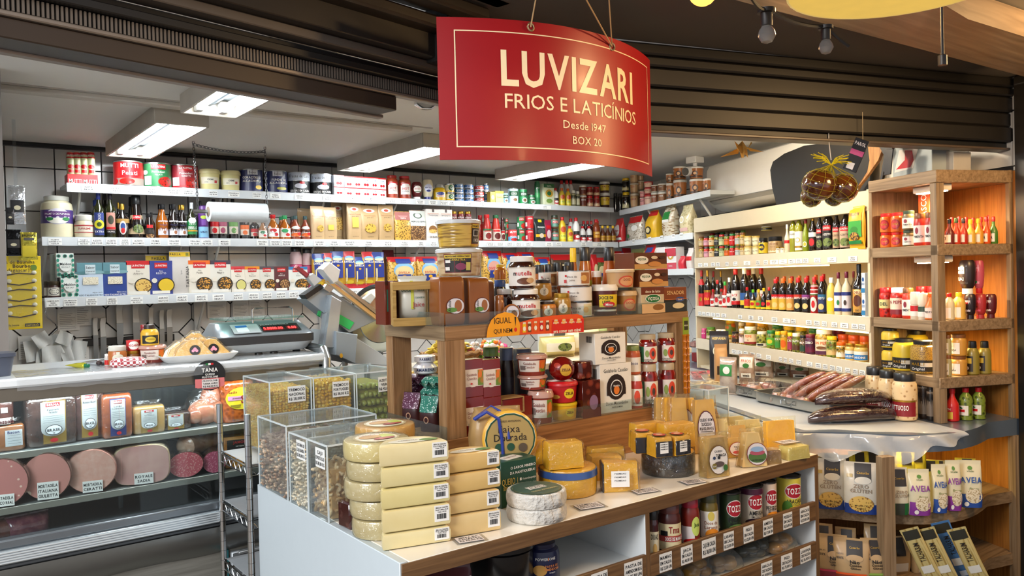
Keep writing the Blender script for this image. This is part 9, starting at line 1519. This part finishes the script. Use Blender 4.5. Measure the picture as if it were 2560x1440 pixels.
def cbag(px,py,w,yt,lb,c1,yaw,dec=lb2):
 p=atz(px,py,CZ);Z=pix(p)[2];t=thing('snack_bag',lb,'bag',(p.x,p.y,CZ+.006),-atan2(p.x,p.y)+yaw*.5)
 for a,b in make('pillow',w*Z/F,zfor(p,yt)-CZ,c1,'',dec,.05):obj(a,b,t)
cl_=SP('c8b098','7a4a34',22,.45,.2,.8,.3,.4,'n')
cbag(1822,988,46,895,'standing clear bag with green label at the tray end',SP('7a4a34','d8d0c4',14,.5,.2,.8,.3,.4,'n'),-.9,'r -.4 .3 .5 .8 3a8a4a;e 0 .65 .2 .1 W');cbag(1868,960,40,888,'clear bag with white label leaning behind the tray',cl_,-.5);cbag(1905,955,60,886,'wide clear bag with barcode label behind the tray',cl_,-.4);cbag(1958,950,40,902,'clear bag with green and orange print behind the sausages',cl_,-.3);cbag(2000,955,52,905,'clear bag of dark meat with cream header behind the sausages',SP('5a2a1c','a8704a',20,.45,.2,.8,.3,.4,'n'),-.2)
p=atz(1800,958,CZ);t=thing('black_pouch','black standing pouch with green crest near the far end of the counter','bag',(p.x,p.y,CZ+.006),-1.0);Z=pix(p)[2]
for a,b in make('bag',48*Z/F,zfor(p,830)-CZ,'1e1a20','','r -.4 .4 .82 .9 2a2228;b HISPANIA 0 .86 .05 c8a84a .7;e 0 .62 .3 .12 d8d4c0;e 0 .63 .25 .09 5a7a3a;r -.1 .1 .6 .66 2a2a1a',.07):obj(a,b,t)
p=atz(1838,975,CZ);t=thing('kraft_pouch','kraft back of a standing pouch beside the black pouch','bag',(p.x+.02,p.y+.12,CZ+.006),-.6)
for a,b in make('bag',.08,zfor(p,866)-CZ,'b88a5a','','r -.4 .4 .3 .5 3a2a20',.06):obj(a,b,t)
def ftray(px,py,w,d,lb,rot,mat,mats,seed,n=30,tilt=0,z=CZ+.006):
 p=atz(px,py,z);t=thing('foam_tray',lb,'tray',(p.x,p.y,z),rot);t.rotation_euler.x=tilt;m=MB(M(mat,.4));S4=lambda a,b,zz:[(x,y,zz)for x,y in superell(a,b,20,.3)];m.rings([S4(w/2*.85,d/2*.85,0),S4(w/2,d/2,.03),S4(w/2*.96,d/2*.96,.03),S4(w/2*.82,d/2*.82,.006)]);m.build('tray_shell',t)
 q=random.Random(seed);m=MB()
 for i in range(n):m.ball((q.uniform(-.36,.36)*w,q.uniform(-.36,.36)*d,.02+q.uniform(0,.012)),.022,.016,.006,mats[q.randrange(len(mats))],8,5,Matrix.Rotation(q.uniform(0,6),3,'Z')@Matrix.Rotation(q.uniform(-.6,.6),3,'X'))
 o=m.build('sliced_filling',t);o['kind']='stuff';m=MB(FILM('fbfbfb',.35,.06,.4,14));m.box(-w/2,-d/2,.034,w/2,d/2,.036);m.build('film_lid',t)
ftray(1757,945,.16,.12,'pink tray of sliced red meat on the far counter',-.6,'e0a8a4',[M('c84a54',.3,coat=.5),M('d86a70',.3,coat=.5)],3,tilt=.25);ftray(1795,955,.2,.14,'white tray of pale shredded snacks on the far counter',-.6,'e8e2d8',[M('d8a868',.4),M('e0bc88',.4)],4,tilt=.2);ftray(1770,968,.22,.12,'cream tray with film at the near edge of the far trays',-.5,'e4d8bc',[M('e0c898',.4)],5)
p=atz(1765,905,CZ);t=thing('red_carton','low dark red carton on the far end of the counter','carton',(p.x,p.y,CZ+.006),-.5);MB(M('8a1c20',.4)).box(-.1,-.05,0,.14,.05,.07,b=.004).build('carton',t)
for i,(x,y,c)in enumerate(((1745,890,'7a2a34'),(1768,893,'3a2428'),(1785,886,'d8a86a'))):
 p=atz(x,y,CZ);t=thing('cold_cut_pack',['dark pink cold cut pack on the red carton','nearly black cold cut pack in film by the red carton','tan cold cut pack by the black pouch'][i],'meat',(p.x,p.y,CZ+.078 if i==0 else CZ+.006),-.4+.3*i);m=MB(SP(c,'c89a8a',20,.5,.2,.9,.3,.3,'n'));m.rings([[(x_,y_,z)for x_,y_ in superell(a,b,16,.5)]for z,a,b in((0,.06,.035),(.01,.07,.042),(.04,.066,.04),(.055,.04,.02))]);m.build('body',t)
MD=SP('1a080a','40181a',12,.55,.22,.9,.25,.35,'n')
for i,(xl,xr,yt,yb)in enumerate(((2037,2285,1000,1062),(2063,2265,960,1008))):
 p=atz((xl+xr)/2,1062,CZ);p=p+Vector((.03,.06,0));Z=pix(p)[2];L_=(xr-xl)*Z/F;hh=.075;z0=CZ+.006+i*.078;v=(pix(p+rt*.1)[0]);t=thing('cured_beef',['large dark cured beef in shrink film lying on the counter sheet','dark cured beef in shrink film lying on top of the larger one'][i],'meat',(p.x+.01*i,p.y+.02*i,z0),-YAW+.12)
 m=MB(MD);n_=16;R_=[]
 for k in range(n_+1):
  u=k/n_;s=max(.12,(1-abs(2*u-1)**2.6)**.6)*(1-.25*max(0,u-.6));R_.append([((u-.5)*L_,y*(1+.06*sin(u*17)),(zz+1)*.5*hh*(.35+.65*s)*(.96))for y,zz in[(.062*s*cos(a),sin(a))for a in[2*pi*j/18 for j in range(18)]]])
 m.rings([r_[::-1]for r_ in R_]);m.build('body',t);m=MB(FILM('fdfafa',.35,.08,1.0,34,.0));m.rings([[(q[0]*1.01,q[1]*1.04,q[2]*1.03+.0005)for q in r_][::-1]for r_ in R_],None,False);m.build('film_wrap',t)
p=atz(1772,1028,CZ);p=Vector((2.86,2.46,0));p=on_line(Vector((0,2.42,CT)),XW,1772);Z=pix(p)[2];w_=74*Z/F
t=bin_('clear acrylic box of golden raisins behind the packed cheeses',p.x-w_/2,2.36,p.x+w_/2,2.50,CT+.0005,zfor((p.x,2.36),972),None,'y',False)
heap('golden_raisins','golden raisins heaped in the clear acrylic box',[M('b8782a',.3,coat=.4),M('d09a3a',.3,coat=.4),M('a8642a',.3,coat=.4)],(p.x,2.43,CT+.006),w_*.42,.055,zfor((p.x,2.36),990)-CT-.02,260,.0105,seed=11,cat='raisin')
# ------ labels: tell repeats apart by their place in the row
from collections import defaultdict
bpy.context.view_layer.update()
by=defaultdict(list)
for o in COL.objects:
 if o.parent is None and o.get('label')and not(o.get('group')or '').startswith(('whole cashews','green olives')):by[o['label']].append(o)
ORD=['first','second','third','fourth','fifth','sixth','seventh','eighth','ninth','tenth','eleventh','twelfth','thirteenth','fourteenth','fifteenth','sixteenth']
for lb,os_ in by.items():
 if len(os_)<2:continue
 cols=sorted({round(pix(o.matrix_world.translation)[0]/6)for o in os_})
 if len(cols)==1:
  for i,o in enumerate(sorted(os_,key=lambda o:o.matrix_world.translation.z)):o['label']='%s, %s from bottom'%(lb,ORD[i])
 elif len({round(o.matrix_world.translation.z,2)for o in os_})>1 and len(os_)>len(cols):
  for c in cols:
   st=sorted([o for o in os_ if round(pix(o.matrix_world.translation)[0]/6)==c],key=lambda o:o.matrix_world.translation.z)
   for i,o in enumerate(st):o['label']='%s, %s from left, row %s'%(lb,ORD[cols.index(c)],['one','two','three','four'][i])
 else:
  for i,o in enumerate(sorted(os_,key=lambda o:pix(o.matrix_world.translation)[0])):o['label']='%s, %s from left'%(lb,ORD[i])
